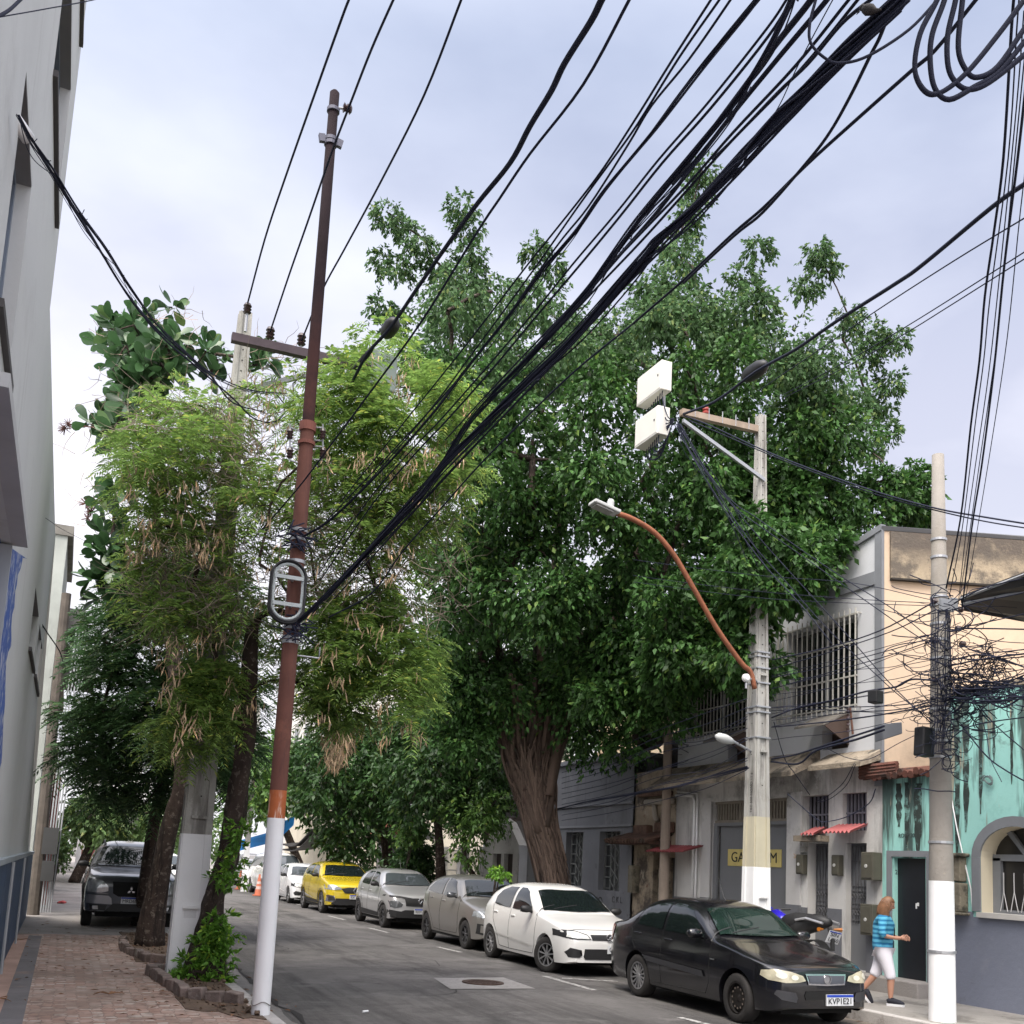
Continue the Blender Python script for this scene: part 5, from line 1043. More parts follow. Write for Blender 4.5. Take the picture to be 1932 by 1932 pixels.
cable('thin line cutting across the upper left corner', [(0, 32), (80, 18), (175, 0), (220, -14)], 4, 5, .003)
cable('stout black cable in the upper left corner', [(-10, 34), (16, 20), (38, 0), (50, -12)], 4, 4.4, .008)
# splices and boxes hung on the cables
def capsule(label, a, b, d0, d1, r, cat='splice case', name='cable_splice'):
    p, q = at(*a, d0), at(*b, d1); return tag(MB().tube([p, p+(q-p)*.12, p+(q-p)*.3, p+(q-p)*.7, p+(q-p)*.88, q], [r*.3, r*.75, r, r, r*.75, r*.3], 12).build(name, rubber, smooth=True), label, cat)
capsule('black splice case bulging on the taut cable above the cabinets', (1403, 714), (1446, 686), 14.6, 14.0, .11)
capsule('dark splice case on the lone thick cable against the treetop', (725, 634), (747, 604), 12, 11.7, .09)
capsule('thick sleeve on the lone cable below the splice', (665, 700), (705, 655), 12.4, 12.1, .035)
jb = MB().prism([at(1664, 1366, 13.2), at(1702, 1362, 13.0), at(1703, 1384, 13.0), at(1666, 1396, 13.2)], (.1, .25, 0)).build('junction_box', mat('junction_grey', (.17, .18, .2), .5), bevel=.01)
tag(jb, 'ribbed grey junction box strung left of the tangled pole', 'junction box')
tag(MB().obox(at(1744, 1400, 12.6), (.2, .16, .36), (0, .06, 0)).build('terminal_box', rubber, bevel=.02), 'black terminal box hanging on the left side of the tangled pole', 'terminal box')
tag(MB().obox(at(1652, 1315, 13.4), (.17, .14, .17), (0, 0, .3)).build('splice_box', rubber, bevel=.015), 'small black splice box in front of the grey corner trim', 'splice box')
b_ = at(1640, 92/1.6, 3.4)
# rusty insulator bar on the wall
ib = thing('wall_bracket', 'rusty vertical insulator bracket on the grey wall beside the tilted hood', 'bracket', onX(1606, 1380, XF-.1))
MB().tube([onX(1604, 1335, XF-.12), onX(1609, 1385, XF-.12)], .018, 6).build('bar', mat('deep_rust', (.09, .035, .02), .8), ib)
for y in (1340, 1352, 1365, 1378): MB().lathe([(0, -.03), (.03, -.03), (.02, 0), (.03, .03), (0, .03)], onX(1600, y, XF-.2), 'z', 8).build('insulator', ceram, ib)
# the great tangle round the right pole: nobody could count it
g = random.Random(31); mb = MB()
def tangle(cx, cy, sx, sy, d, n, rr, L=3):
    for i in range(n):
        x, y = g.gauss(cx, sx), g.gauss(cy, sy); a = g.uniform(0, 6.28); pts = []; cv = g.uniform(-.9, .9)
        for k in range(L+3):
            pts.append(at(x, y, d+g.uniform(-.15, .15))); a += cv+g.uniform(-.3, .3); st = g.uniform(.25, .7)*max(sx, sy)
            x += st*math.cos(a); y += st*.6*math.sin(a)
        mb.tube(spline(pts, 4), rr*g.uniform(.6, 1.2), 4)
tangle(1866, 1252, 24, 15, 12.2, 80, .005)
tangle(1838, 1300, 36, 10, 12.3, 60, .006)
tangle(1900, 1304, 28, 6, 12.0, 46, .0065)
tangle(1792, 1200, 12, 50, 12.45, 60, .0055)
tangle(1812, 1330, 18, 30, 12.4, 60, .0065)
tangle(1738, 1345, 18, 12, 12.6, 26, .005)
tangle(1785, 1400, 16, 30, 12.4, 30, .006)
for i in range(16):
    y0 = g.uniform(1215, 1330); mb.tube(path([(1790, y0), (1860, y0+g.uniform(-16, 14)), (1960, y0+g.uniform(-40, 25))], 12.4, 10.8), .007*g.uniform(.6, 1.5), 5)
for i in range(14):
    x0 = 1783+g.uniform(-24, 24); mb.tube(path([(x0, 1150), (x0+g.uniform(-10, 10), 1230), (x0+g.uniform(-8, 8), 1310), (x0-6+g.uniform(-6, 6), 1420)], 12.42, 12.42), .005, 4)
tag(mb.build('cable_tangle', wirem), 'dense tangle of black cables wrapped round and beyond the right pole', 'cable tangle', kind='stuff')
RG = 'lines leaving the tangled pole for the right edge'
for lab, pts, r in (('top line rising from the pole along the tarpaulin edge', [(1800, 1138), (1850, 1112), (1900, 1098), (1960, 1086)], .009),
                    ('second line rising under the tarpaulin edge', [(1800, 1150), (1850, 1135), (1900, 1125), (1960, 1112)], .009),
                    ('level thick line leaving the pole at the middle insulator', [(1815, 1186), (1870, 1186), (1960, 1188)], .011),
                    ('line rising to the right from the middle insulator', [(1815, 1184), (1870, 1172), (1960, 1152)], .008),
                    ('line falling gently right across the peach wall', [(1812, 1190), (1870, 1208), (1960, 1215)], .006),
                    ('thick wavy line above the tangle', [(1815, 1218), (1850, 1232), (1890, 1230), (1960, 1222)], .009),
                    ('heavy cable draped below the tangle over the teal wall', [(1800, 1345), (1840, 1310), (1880, 1332), (1905, 1330), (1960, 1290)], .013),
                    ('line slanting down across the teal wall to the right edge', [(1815, 1370), (1860, 1425), (1900, 1455), (1960, 1488)], .010),
                    ('steeper line crossing the teal wall to the right edge', [(1845, 1330), (1880, 1370), (1932, 1415), (1970, 1450)], .008),
                    ('slack cord falling down the teal wall', [(1850, 1350), (1862, 1390), (1868, 1430), (1890, 1475)], .006),
                    ('line climbing from the pole strap to the right edge', [(1782, 1405), (1820, 1375), (1870, 1362), (1960, 1350)], .009)):
    cable(lab, pts, 12.3, 11.2, r, RG)
# bird on the thickest bundle
b = at(1638, 24, 3.52); bd_ = thing('bird', 'small dark bird perched on the thickest bundle at the top edge', 'bird', b)
_d = (at(1655, 8, 3.5)-b).normalized()
mb = MB().tube([b+_d*.05-V3((0, 0, .035)), b+_d*.03-V3((0, 0, .02)), b+_d*.012, b-_d*.004+V3((0, 0, .016)), b-_d*.018+V3((0, 0, .03)), b-_d*.026+V3((0, 0, .036))], [.003, .008, .018, .019, .012, .003], 10)
mb.tube([b-_d*.032+V3((0, 0, .038)), b-_d*.026+V3((0, 0, .040)), b-_d*.018+V3((0, 0, .041)), b-_d*.008+V3((0, 0, .036))], [.003, .010, .011, .003], 8)
mb.build('body', mat('bird_brown', (.04, .035, .035), .8), bd_, smooth=True)
MB().tube([b-_d*.034+V3((0, 0, .038)), b-_d*.046+V3((0, 0, .035))], [.004, .001], 5).build('beak', rubber, bd_)
# ================================================================ trees
def leaf_mat(name, col, trans=.3, isl=.45, rough=.45, spec=.4):
    return mat(name, col, rough, island=isl, trans=trans, spec=spec)
bark1 = mat('bark_dark', (.05, .034, .027), .95, var=.35, vs=5, bump=1, bs=14, stain=[((.17, .14, .115), 'fine', 11, .55, .06, .85), ((.018, .012, .01), 'streak', 9, .54, .06, .9)])
bark2 = mat('bark_fig', (.07, .044, .034), .9, var=.3, vs=3, bump=1, bs=9, stain=[((.24, .17, .13), 'streak', 5.5, .56, .05, .8), ((.05, .03, .025), 'streak', 3.5, .52, .1, .8)])
twigm = mat('twig_grey', (.27, .22, .17), .9, island=.35)
def shell_mesh(name, V, Q, m, parent, nv=4):
    me = bpy.data.meshes.new(name); n = len(V)
    me.vertices.add(n); me.vertices.foreach_set('co', (V-np.array(parent_loc(parent))).astype(np.float32).ravel())
    me.loops.add(Q.size); me.loops.foreach_set('vertex_index', Q.astype(np.int32).ravel())
    me.polygons.add(len(Q)); me.polygons.foreach_set('loop_start', np.arange(0, Q.size, Q.shape[1], dtype=np.int32)); me.polygons.foreach_set('loop_total', np.full(len(Q), Q.shape[1], dtype=np.int32))
    me.materials.append(m); me.update(); me.validate(); o = bpy.data.objects.new(name, me); COL.objects.link(o); o.parent = parent; return o
def unit(v): return v/np.maximum(np.linalg.norm(v, axis=-1, keepdims=True), 1e-9)
def leaf_quads(P, axis, nrm, L, Wd, fold=.25):
    """pointed leaf of two folded quads per leaf: base, side, tip, side"""
    side = unit(np.cross(axis, nrm)); nrm = unit(np.cross(side, axis)); L = L[:, None]; Wd = Wd[:, None]
    b = P; t = P+axis*L; m = P+axis*L*.42
    l = m+side*Wd*.5+nrm*Wd*fold; r = m-side*Wd*.5+nrm*Wd*fold
    V = np.stack([b, l, t, r], 1).reshape(-1, 3); Q = np.arange(len(V)).reshape(-1, 4); return V, Q
def spray_cloud(C, R, per, rng, flat=.75, hollow=.35, droop=.45):
    """points in clusters, gathered on drooping sprigs so that the crown reads as sprays of leaves"""
    out = []; ax = []
    for c, r in zip(C, R):
        ns = max(3, int(per/9)); d = unit(rng.normal(size=(ns, 3))); d[:, 2] *= flat
        st = c+d*r*rng.uniform(hollow, .8, (ns, 1)); dr = unit(d+np.array([0, 0, -droop])*rng.uniform(.3, 1.6, (ns, 1))+rng.normal(0, .3, (ns, 3)))
        k = per//ns+1; u = rng.uniform(0, 1, (ns, k, 1)); ln = r*rng.uniform(.3, .75, (ns, 1, 1))
        p = st[:, None]+dr[:, None]*u*ln+np.array([0, 0, -1])*(u**2)*ln*.35+rng.normal(0, r*.05, (ns, k, 3))
        a = dr[:, None]+rng.normal(0, .55, (ns, k, 3))+np.array([0, 0, -droop])
        out.append(p.reshape(-1, 3)); ax.append(a.reshape(-1, 3))
    return np.concatenate(out), unit(np.concatenate(ax))
def inpoly(pt, poly):
    x, y = pt; r = False; j = len(poly)-1
    for i in range(len(poly)):
        xi, yi = poly[i]; xj, yj = poly[j]
        if (yi > y) != (yj > y) and x < (xj-xi)*(y-yi)/(yj-yi)+xi: r = not r
        j = i
    return r
def fill_crown(poly, n, d0, hd, seed, rpx, holes=()):
    """cluster centres in a crown volume: a rounded mass about depth d0, half depth hd in metres"""
    g = random.Random(seed); xs = [p[0] for p in poly]; ys = [p[1] for p in poly]; cx, cy = sum(xs)/len(xs), sum(ys)/len(ys)
    rx_ = (max(xs)-min(xs))/2; ry_ = (max(ys)-min(ys))/2; C = []; R = []; t = 0
    while len(C) < n and t < n*60:
        t += 1; x, y = g.uniform(min(xs), max(xs)), g.uniform(min(ys), max(ys))
        if not all(inpoly((x+a*rpx*.55, y+b*rpx*.55), poly) for a, b in ((1, 0), (-1, 0), (0, 1), (0, -1))): continue
        if any((x-a)**2+(y-b)**2 < r*r for a, b, r in holes): continue
        q = max(0, 1-((x-cx)/rx_)**2-((y-cy)/ry_)**2)**.5
        s = g.choice((-1, -1, 0, 1)); d = d0+hd*(s*q*g.uniform(.55, 1)+g.uniform(-.15, .15))
        C.append(np.array(at(x, y, d))); R.append(rpx/F*d*g.uniform(.75, 1.25))
    return C, R
def branches(base_path, base_r, targets, parent, m, seed, forks, every=1, rmin=.012, name='limb'):
    """trunk along base_path then limbs reaching cluster centres, joining the nearest limb already grown"""
    g = random.Random(seed); nodes = [(np.array(p), i, base_r*1.0) for i, p in enumerate(forks)]
    pos = [np.array(p, float) for p in forks]; par = [-1]*len(forks); cnt = [0]*len(forks)
    T = sorted([np.array(t) for t in targets], key=lambda t: min(np.linalg.norm(t-p) for p in pos))[::every]
    segs = []
    for t in T:
        D = [np.linalg.norm(t-p)*(1+.25*(p[2] > t[2]+.3)) for p in pos]; i = int(np.argmin(D)); a = pos[i]; L = np.linalg.norm(t-a)
        if L < .15: continue
        k = max(2, int(L/.8)); last = i; prev = a
        for s in range(1, k+1):
            u = s/k; p = a+(t-a)*u+np.array([g.uniform(-.1, .1)*L*.6, g.uniform(-.1, .1)*L*.6, .16*L*math.sin(u*math.pi)*g.uniform(.2, 1)])*(u < 1)
            pos.append(p); par.append(last); cnt.append(0); last = len(pos)-1
        q = last
        while q != -1: cnt[q] += 1; q = par[q]
    tot = max(cnt) if cnt else 1
    mb = MB()
    for i in range(len(forks), len(pos)):
        r1 = max(rmin, base_r*(cnt[i]/tot)**.5); r0 = max(rmin, base_r*(cnt[par[i]]/tot)**.5 if par[i] >= len(forks) else r1*1.15)
        mb.tube([pos[par[i]], pos[i]], [min(r0, r1*1.5), r1], 5, cap=False)
    return mb.build(name, m, parent, smooth=True)
def add_leaves(parent, name, C, R, per, size, m, seed, asp=.5, flat=.75, droop=.45, hollow=.35, up=.5):
    rng = np.random.default_rng(seed); P, A = spray_cloud(C, R, per, rng, flat, hollow, droop)
    N_ = unit(rng.normal(size=P.shape)+np.array([0, 0, up*2])); L = size*rng.uniform(.7, 1.3, len(P)); 
    V, Q = leaf_quads(P, A, N_, L, L*asp); return shell_mesh(name, V, Q, m, parent)
def trunk(parent, path_, radii, m, n=14, lump=.06, seed=1, name='trunk'):
    g = random.Random(seed); pts = spline(path_, 5); rr = np.interp(np.linspace(0, 1, len(pts)), np.linspace(0, 1, len(radii)), radii)
    mb = MB().tube(pts, list(rr), n); ph = [g.uniform(0, 6.28) for _ in range(4)]
    for i, v in enumerate(mb.v):
        k = i % n; s = i//n; w = 2*math.pi*k/n; f = 1+lump*(math.sin(2*w+ph[0]+s*.35)+math.sin(3*w+ph[1]-s*.5)+.7*math.sin(5*w+ph[2]+s*.3)); c = pts[min(s, len(pts)-1)]
        f += lump*.55*math.sin(7*w+ph[3]+s*.9)*math.sin(s*1.7+k*1.3); mb.v[i] = tuple(c+(V3(v)-c)*f)
    return mb.build(name, m, parent, smooth=True)
# ---- the great fig
fig = thing('fig_tree', 'huge dark green fig tree with a thick fluted trunk in the middle of the picture', 'tree', onX(1030, 1660, 10.5))
fb = V3(tuple(onX(1052, 1655, 10.6))); fb.z = ZR; fx = lambda px, py, d: at(px, py, d)
DF = depth(fb); 
fpath = [fb, at(1024, 1570, DF), at(1006, 1480, DF), at(1003, 1400, DF), at(1012, 1300, DF), at(1020, 1180, DF)]
trunk(fig, fpath, [.27, .24, .22, .2, .15, .12], mat('fig_core', (.03, .02, .016), .95, var=.4, vs=4), 16, .14, 3)  # dark core colour stands in for shade in the gaps between stems
g = random.Random(5); mb = MB()                               # aerial roots and fused stems on the trunk, buttress roots
for i in range(210):
    big = i < 18; tt = g.uniform(-1.0, 1.0) if not big else -1+2*(i % 9)/8; y0 = g.uniform(1390, 1520) if not big else g.uniform(1270, 1300); h = g.uniform(60, 300) if not big else 380; rr_ = g.uniform(.008, .03) if not big else g.uniform(.045, .075); pts = []
    for k in range(6):
        y = min(y0+h*k/5, 1680); tt += g.uniform(-.22, .22)*(1 if not big else .6); cx_ = np.interp(y, [1290, 1430, 1540, 1660], [1010, 1000, 1016, 1047]); hw_ = np.interp(y, [1290, 1430, 1540, 1660], [84, 46, 29, 25])
        tt = max(-1.15, min(1.15, tt)); rd_ = hw_/F*DF; pts.append(at(cx_+tt*hw_, y, DF-rd_*max(.1, 1-tt*tt)**.5+(-.09 if not big else .04)+.12*(i % 2)*big))
    mb.tube(spline(pts, 3), [rr_*s for s in np.linspace(.8, 1.2, 16)], 6)
for x0, y0, x1, y1, x2, y2, r in ((1105, 1290, 1056, 1430, 1032, 1560, .065), (1085, 1300, 1052, 1400, 1035, 1500, .11), (1000, 1270, 1008, 1400, 1010, 1500, .08), (935, 1340, 966, 1440, 1018, 1570, .08), (1040, 1265, 1034, 1380, 1022, 1480, .10), (960, 1260, 975, 1380, 995, 1490, .12), (1020, 1280, 1020, 1380, 1012, 1460, .07)):
    mb.tube(spline([at(x0, y0, DF-.3), at(x1, y1, DF-.35), at(x2, y2, DF-.4)], 6), [r*s for s in np.linspace(.8, 1.1, 13)], 8)
for i in range(9):
    a = -2.9+i*.42; mb.tube([fb+V3((.3*math.cos(a), .3*math.sin(a), .9)), fb+V3((.5*math.cos(a), .5*math.sin(a), .35)), fb+V3((.95*math.cos(a), .9*math.sin(a), .0))], [.1, .11, .05], 7)
mb.build('aerial_root', mat('root_pale', (.13, .092, .072), .9, island=.55, vs=4, bump=.8, stain=[((.09, .055, .045), 'streak', 5, .55, .1, .8)]), fig, smooth=True)
FP = [(670, 560), (760, 520), (800, 545), (850, 470), (905, 430), (935, 520), (972, 565), (1010, 440), (1050, 450), (1095, 570), (1180, 575), (1215, 470), (1260, 440), (1300, 370), (1335, 430), (1350, 565), (1385, 575), (1425, 420), (1460, 460), (1478, 600), (1515, 480), (1560, 440), (1580, 500), (1540, 590), (1600, 580), (1650, 605), (1630, 655), (1600, 690), (1660, 765), (1660, 830), (1600, 860), (1590, 890), (1610, 950), (1590, 1010), (1560, 1040), (1520, 1120), (1470, 1210), (1450, 1290), (1330, 1320), (1240, 1360), (1180, 1440), (1110, 1440), (1060, 1340), (970, 1340), (910, 1440), (840, 1430), (800, 1330), (790, 1200), (770, 1000), (830, 900), (850, 810), (790, 720), (720, 710), (680, 640), (760, 640), (790, 600), (720, 590)]
C, R = fill_crown(FP, 400, DF-.5, 4.6, 8, 58, holes=((1240, 1215, 18), (1195, 720, 0)))
side = [(x, y, DF+dz) for x, y, dz in ((730, 400, 0), (760, 425, .5), (790, 460, 0), (825, 495, .4), (850, 535, 0), (725, 490, .5), (755, 505, 0), (870, 388, 0), (885, 430, .3), (888, 475, 0), (895, 520, .4), (720, 575, 0), (745, 600, 0), (1010, 465, 0), (1040, 500, .5), (1000, 540, 0), (1325, 320, 0), (1318, 355, .3), (1305, 395, 0), (1290, 430, .5), (1270, 470, 0), (1300, 500, 0), (1545, 470, 0), (1555, 500, .3), (1520, 540, 0), (1430, 470, 0), (1400, 520, 0), (1600, 595, .4), (1650, 630, 0), (1690, 635, 0), (1640, 660, 0), (1680, 720, 0), (1660, 760, .4), (1675, 810, 0), (1640, 850, 0))]
for x, y, d in side: C.append(np.array(at(x, y, d))); R.append(30/F*d*1.15)
g = random.Random(6)
for x, y, r_ in ((1735, 905, 34), (1700, 925, 42), (1660, 915, 40), (1640, 960, 50), (1590, 960, 55), (1710, 965, 40), (1745, 960, 28), (1560, 1000, 55), (1600, 930, 50), (1520, 960, 60), (1500, 900, 60)):
    for s in range(2): C.append(np.array(at(x+g.uniform(-18, 18), y+g.uniform(-14, 14), 21.5+g.uniform(-1, 1)))); R.append(r_/F*21)
for x, y, d in [(g.uniform(1370, 1560), g.uniform(985, 1130), 17.2) for _ in range(26)]+[(g.uniform(1380, 1460), g.uniform(1120, 1260), 17.6) for _ in range(10)]+[(g.uniform(1240, 1410), g.uniform(1080, 1290), 18.6) for _ in range(30)]+[(g.uniform(1120, 1280), g.uniform(1200, 1400), 20.5) for _ in range(20)]:
    if x > 1480 and y > 1120-(x-1480)*.3: continue
    C.append(np.array(at(x, y, d+g.uniform(-.6, .6)))); R.append(48/F*d)
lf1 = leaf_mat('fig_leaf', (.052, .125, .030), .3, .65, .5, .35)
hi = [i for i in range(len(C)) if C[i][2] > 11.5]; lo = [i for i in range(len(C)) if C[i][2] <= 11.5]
add_leaves(fig, 'upper_foliage', [C[i] for i in hi], [R[i]*.9 for i in hi], 430, .115, leaf_mat('fig_leaf_skylit', (.075, .145, .055), .4, .6, .55, .25), 4, asp=.5, droop=.6)  # upper crown's lighter look under the sky is put into the leaf colour
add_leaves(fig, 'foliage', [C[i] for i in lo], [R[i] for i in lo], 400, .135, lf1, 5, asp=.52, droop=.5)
fk = [at(1020, 1290, DF), at(975, 1240, DF), at(1070, 1230, DF), at(1020, 1180, DF)]
branches(None, .15, C, fig, bark1, 5, fk, 3, .016)
mb = MB()
for p_, q in ((at(1000, 1420, DF), at(960, 1270, DF-.3)), (at(1040, 1420, DF), at(1100, 1240, DF-.3)), (at(1015, 1400, DF), at(1020, 1200, DF-.5)), (at(985, 1420, DF), at(905, 1230, DF)), (at(1050, 1400, DF), at(1180, 1120, DF-1)), (at(1020, 1300, DF), at(1060, 900, DF)), (at(1060, 1300, DF), at(1240, 960, DF))):
    mb.tube(spline([p_, (p_+q)/2+V3((.1, 0, -.15)), q], 6), list(np.linspace(.24, .13, 7)), 9) if False else mb.tube([p_, (p_+q)/2+V3((.1, 0, -.2)), q], [.15, .13, .08], 9)
mb.build('main_limb', bark2, fig, smooth=True)
# ---- feathery tree with brown pods (nearest, over the kerb)
lt = thing('pod_tree', 'feathery light green tree hung with tan seed pods behind the red pole', 'tree', (1.84, 13.7, ZL))
DL = 13.3
lb_ = V3((1.84, 13.7, ZL))
tp_ = [lb_, at(392, 1780, DL), at(402, 1700, DL), at(432, 1620, DL), at(438, 1560, DL), at(452, 1480, DL), at(464, 1400, DL), at(468, 1300, DL+.1), at(478, 1180, DL+.2)]
trunk(lt, tp_, [.26, .20, .145, .12, .12, .125, .12, .10, .07], bark1, 16, .15, 8)
LP = [(235, 820), (262, 750), (330, 700), (420, 690), (520, 700), (600, 650), (640, 610), (700, 640), (760, 690), (840, 730), (900, 800), (890, 900), (850, 960), (860, 1000), (760, 1050), (770, 1120), (800, 1200), (810, 1290), (740, 1370), (640, 1380), (560, 1300), (470, 1340), (400, 1420), (330, 1440), (300, 1340), (320, 1200), (240, 1060), (225, 920)]
C, R = fill_crown(LP, 120, DL+.2, 1.5, 12, 60)
rng = np.random.default_rng(3)
def frond_cloud(C, R, per, rng, size=.26):
    """bipinnate fronds: arching rachis with rows of narrow leaflets"""
    Vs = []
    for c, r in zip(C, R):
        n = max(2, int(per*rng.uniform(.6, 1.3)))
        d = unit(rng.normal(size=(n, 3))*np.array([1, 1, .5])); st = c+d*r*rng.uniform(.05, .75, (n, 1)); st[:, 2] += rng.uniform(-.1, .35, n)*r
        dr = unit(d+np.array([0, 0, .15])); L = size*rng.uniform(.7, 1.3, (n, 1)); sd = unit(np.cross(dr, [0, 0, 1])+1e-6)
        for k in range(8):
            u = (k+1)/8; b = st+dr*L*u+np.array([0, 0, -1])*L*(u**2)*.55
            for s in (-1, 1):
                w = L*(.36-.16*abs(u-.45)); tip = b+sd*s*w+dr*w*.55+np.array([0, 0, -1])*w*rng.uniform(.1, .7, (n, 1))
                hw = dr*L*.05+sd*L*.006; m_ = (b+tip)/2+np.array([0, 0, .01])
                Vs.append(np.stack([b, m_+hw, tip, m_-hw], 1))
    V = np.concatenate(Vs).reshape(-1, 3); return V, np.arange(len(V)).reshape(-1, 4)
gl1 = leaf_mat('feather_leaf', (.215, .34, .085), .45, .5, .5)
dens = []
for c in C:
    dens.append(1)
C2 = [c for c, r in zip(C, R)]; R2 = list(R)
g = random.Random(14)
for (x0, x1, y0, y1, n) in ((590, 800, 1180, 1370, 44), (620, 880, 660, 900, 34), (240, 440, 760, 1000, 34), (330, 560, 1120, 1300, 14), (600, 720, 610, 700, 10), (300, 420, 1280, 1420, 14), (700, 860, 900, 1010, 12), (560, 780, 860, 1180, 22), (250, 420, 950, 1180, 14)):
    for i in range(n): C2.append(np.array(at(g.uniform(x0, x1), g.uniform(y0, y1), DL+g.uniform(-1.1, .8)))); R2.append(.36)
def thin(c):      # the middle of this crown is half bare
    px_ = RC.T@(c-CAMP); x, y = PPX-F*px_[0]/px_[2], PPY+F*px_[1]/px_[2]
    return (290 < x < 590 and 860 < y < 1240) or (590 < x < 760 and 900 < y < 1160)
def over(c):
    px_ = RC.T@(c-CAMP); x, y = PPX-F*px_[0]/px_[2], PPY+F*px_[1]/px_[2]; return y < 705 and x < 660
keep = [i for i, c in enumerate(C2) if (not thin(c) or i % 5 < 4) and not over(c)]
V, Q = frond_cloud([C2[i] for i in keep], [R2[i] for i in keep], 27, rng, .25); shell_mesh('foliage', V, Q, gl1, lt)
Pc = C2; branches(None, .045, Pc, lt, bark1, 15, tp_[5:], 2, .007)
# bare grey twigs in the thin parts of the crown
def twigs(parent, zones, n, d, seed, m, L=.5, r=.006):
    g = random.Random(seed); mb = MB()
    for i in range(n):
        x0, x1, y0, y1 = g.choice(zones); p = at(g.uniform(x0, x1), g.uniform(y0, y1), d+g.uniform(-1.0, 1.0))
        q = [p]; v = V3((g.gauss(0, 1), g.gauss(0, 1), g.gauss(-.1, .6))).normalized()
        for k in range(4): v = (v+V3((g.gauss(0, .35), g.gauss(0, .35), g.gauss(-.05, .35)))).normalized(); q.append(q[-1]+v*L*g.uniform(.15, .35))
        mb.tube(q, [r, r*.85, r*.7, r*.5, r*.3], 3, cap=False)
    return mb.build('twig', m, parent)
twigs(lt, [(300, 560, 850, 1220), (560, 700, 880, 1150), (260, 460, 1000, 1200), (600, 860, 900, 1180), (250, 500, 760, 900)], 1700, DL, 4, twigm, .7, .006)['kind'] = 'stuff'
podm = mat('seed_pod', (.40, .29, .18), .8, island=.5, trans=.2)
g = random.Random(77); Vp = []
zones = [(240, 420, 880, 1050), (420, 600, 850, 1200), (600, 880, 660, 900), (680, 900, 830, 960), (590, 800, 1190, 1400), (620, 660, 1380, 1440), (300, 480, 1180, 1420), (640, 780, 1000, 1200), (360, 560, 700, 850)]
for i in range(290):
    x0, x1, y0, y1 = g.choice(zones); c = np.array(at(g.uniform(x0, x1), g.uniform(y0, y1), DL+g.uniform(-1.9, .1)))
    for k in range(g.randrange(2, 13)):
        s = c+np.array([g.gauss(0, .055), g.gauss(0, .055), g.gauss(0, .04)]); L = g.uniform(.09, .18); a = g.uniform(0, 6.28); w = .0085
        dv = np.array([g.gauss(0, .35), g.gauss(0, .35), -1.0]); dv /= np.linalg.norm(dv); sd = np.array([math.cos(a), math.sin(a), 0])*w; bend = np.array([math.sin(a), -math.cos(a), 0])*L*g.uniform(-.2, .2)
        p0, p1, p2 = s, s+dv*L*.5+bend, s+dv*L
        Vp += [p0-sd*.4, p0+sd*.4, p1+sd, p1-sd, p1-sd, p1+sd, p2+sd*.3, p2-sd*.3]
V = np.array(Vp); o = shell_mesh('seed_pod', V, np.arange(len(V)).reshape(-1, 4), podm, lt); o['kind'] = 'stuff'
# leafy suckers round the foot of this trunk
suck = leaf_mat('sucker_leaf', (.15, .32, .045), .4, .4, .45)
Cs = [at(x, y, 12.9)+V3((0, 0, 0)) for x, y in ((395, 1760), (420, 1775), (380, 1780), (405, 1745), (372, 1835), (395, 1850), (420, 1840), (340, 1840), (350, 1815), (330, 1850), (445, 1610), (448, 1580), (440, 1640), (418, 1655), (455, 1560), (405, 1810), (425, 1800), (400, 1870), (385, 1825), (410, 1845), (430, 1760), (400, 1780), (395, 1800), (375, 1855), (355, 1850), (415, 1730), (440, 1665))]
add_leaves(lt, 'sucker_foliage', [np.array(c) for c in Cs], [.17]*len(Cs), 110, .085, suck, 9, asp=.42, droop=.1, up=.8, hollow=.1)
# ---- large leaved almond tree
al = thing('almond_tree', 'tree with big rounded leathery leaves and brown flower clusters against the sky at the left', 'tree', (1.7, 19.5, ZL))
ab = onZ(283, 1785, ZL); DA = depth(ab)
apath = [ab, at(293, 1700, DA), at(308, 1620, DA), at(326, 1540, DA), at(346, 1460, DA), at(330, 1250, DA), at(300, 1050, DA), at(290, 850, DA), at(300, 700, DA)]
trunk(al, apath, [.25, .165, .15, .15, .145, .11, .08, .05, .04], bark1, 16, .08, 12)
AP = [(170, 640), (200, 590), (260, 580), (320, 565), (345, 620), (420, 650), (520, 660), (530, 700), (400, 730), (300, 740), (250, 790), (240, 850), (255, 930), (240, 1000), (260, 1080), (240, 1150), (185, 1140), (170, 1070), (180, 960), (205, 860), (170, 800), (215, 740), (230, 700)]
C, R = fill_crown(AP, 80, DA, .9, 33, 34)
C += [np.array(at(x, y, DA)) for x, y in ((325, 580), (270, 590), (245, 615), (190, 650), (210, 690), (300, 660), (480, 690), (500, 670), (170, 800), (190, 810), (190, 1050), (175, 1090), (190, 1130), (195, 955), (230, 775))]; R += [.3]*15
rng = np.random.default_rng(5); Vs = []; Qs = []; o_ = 0
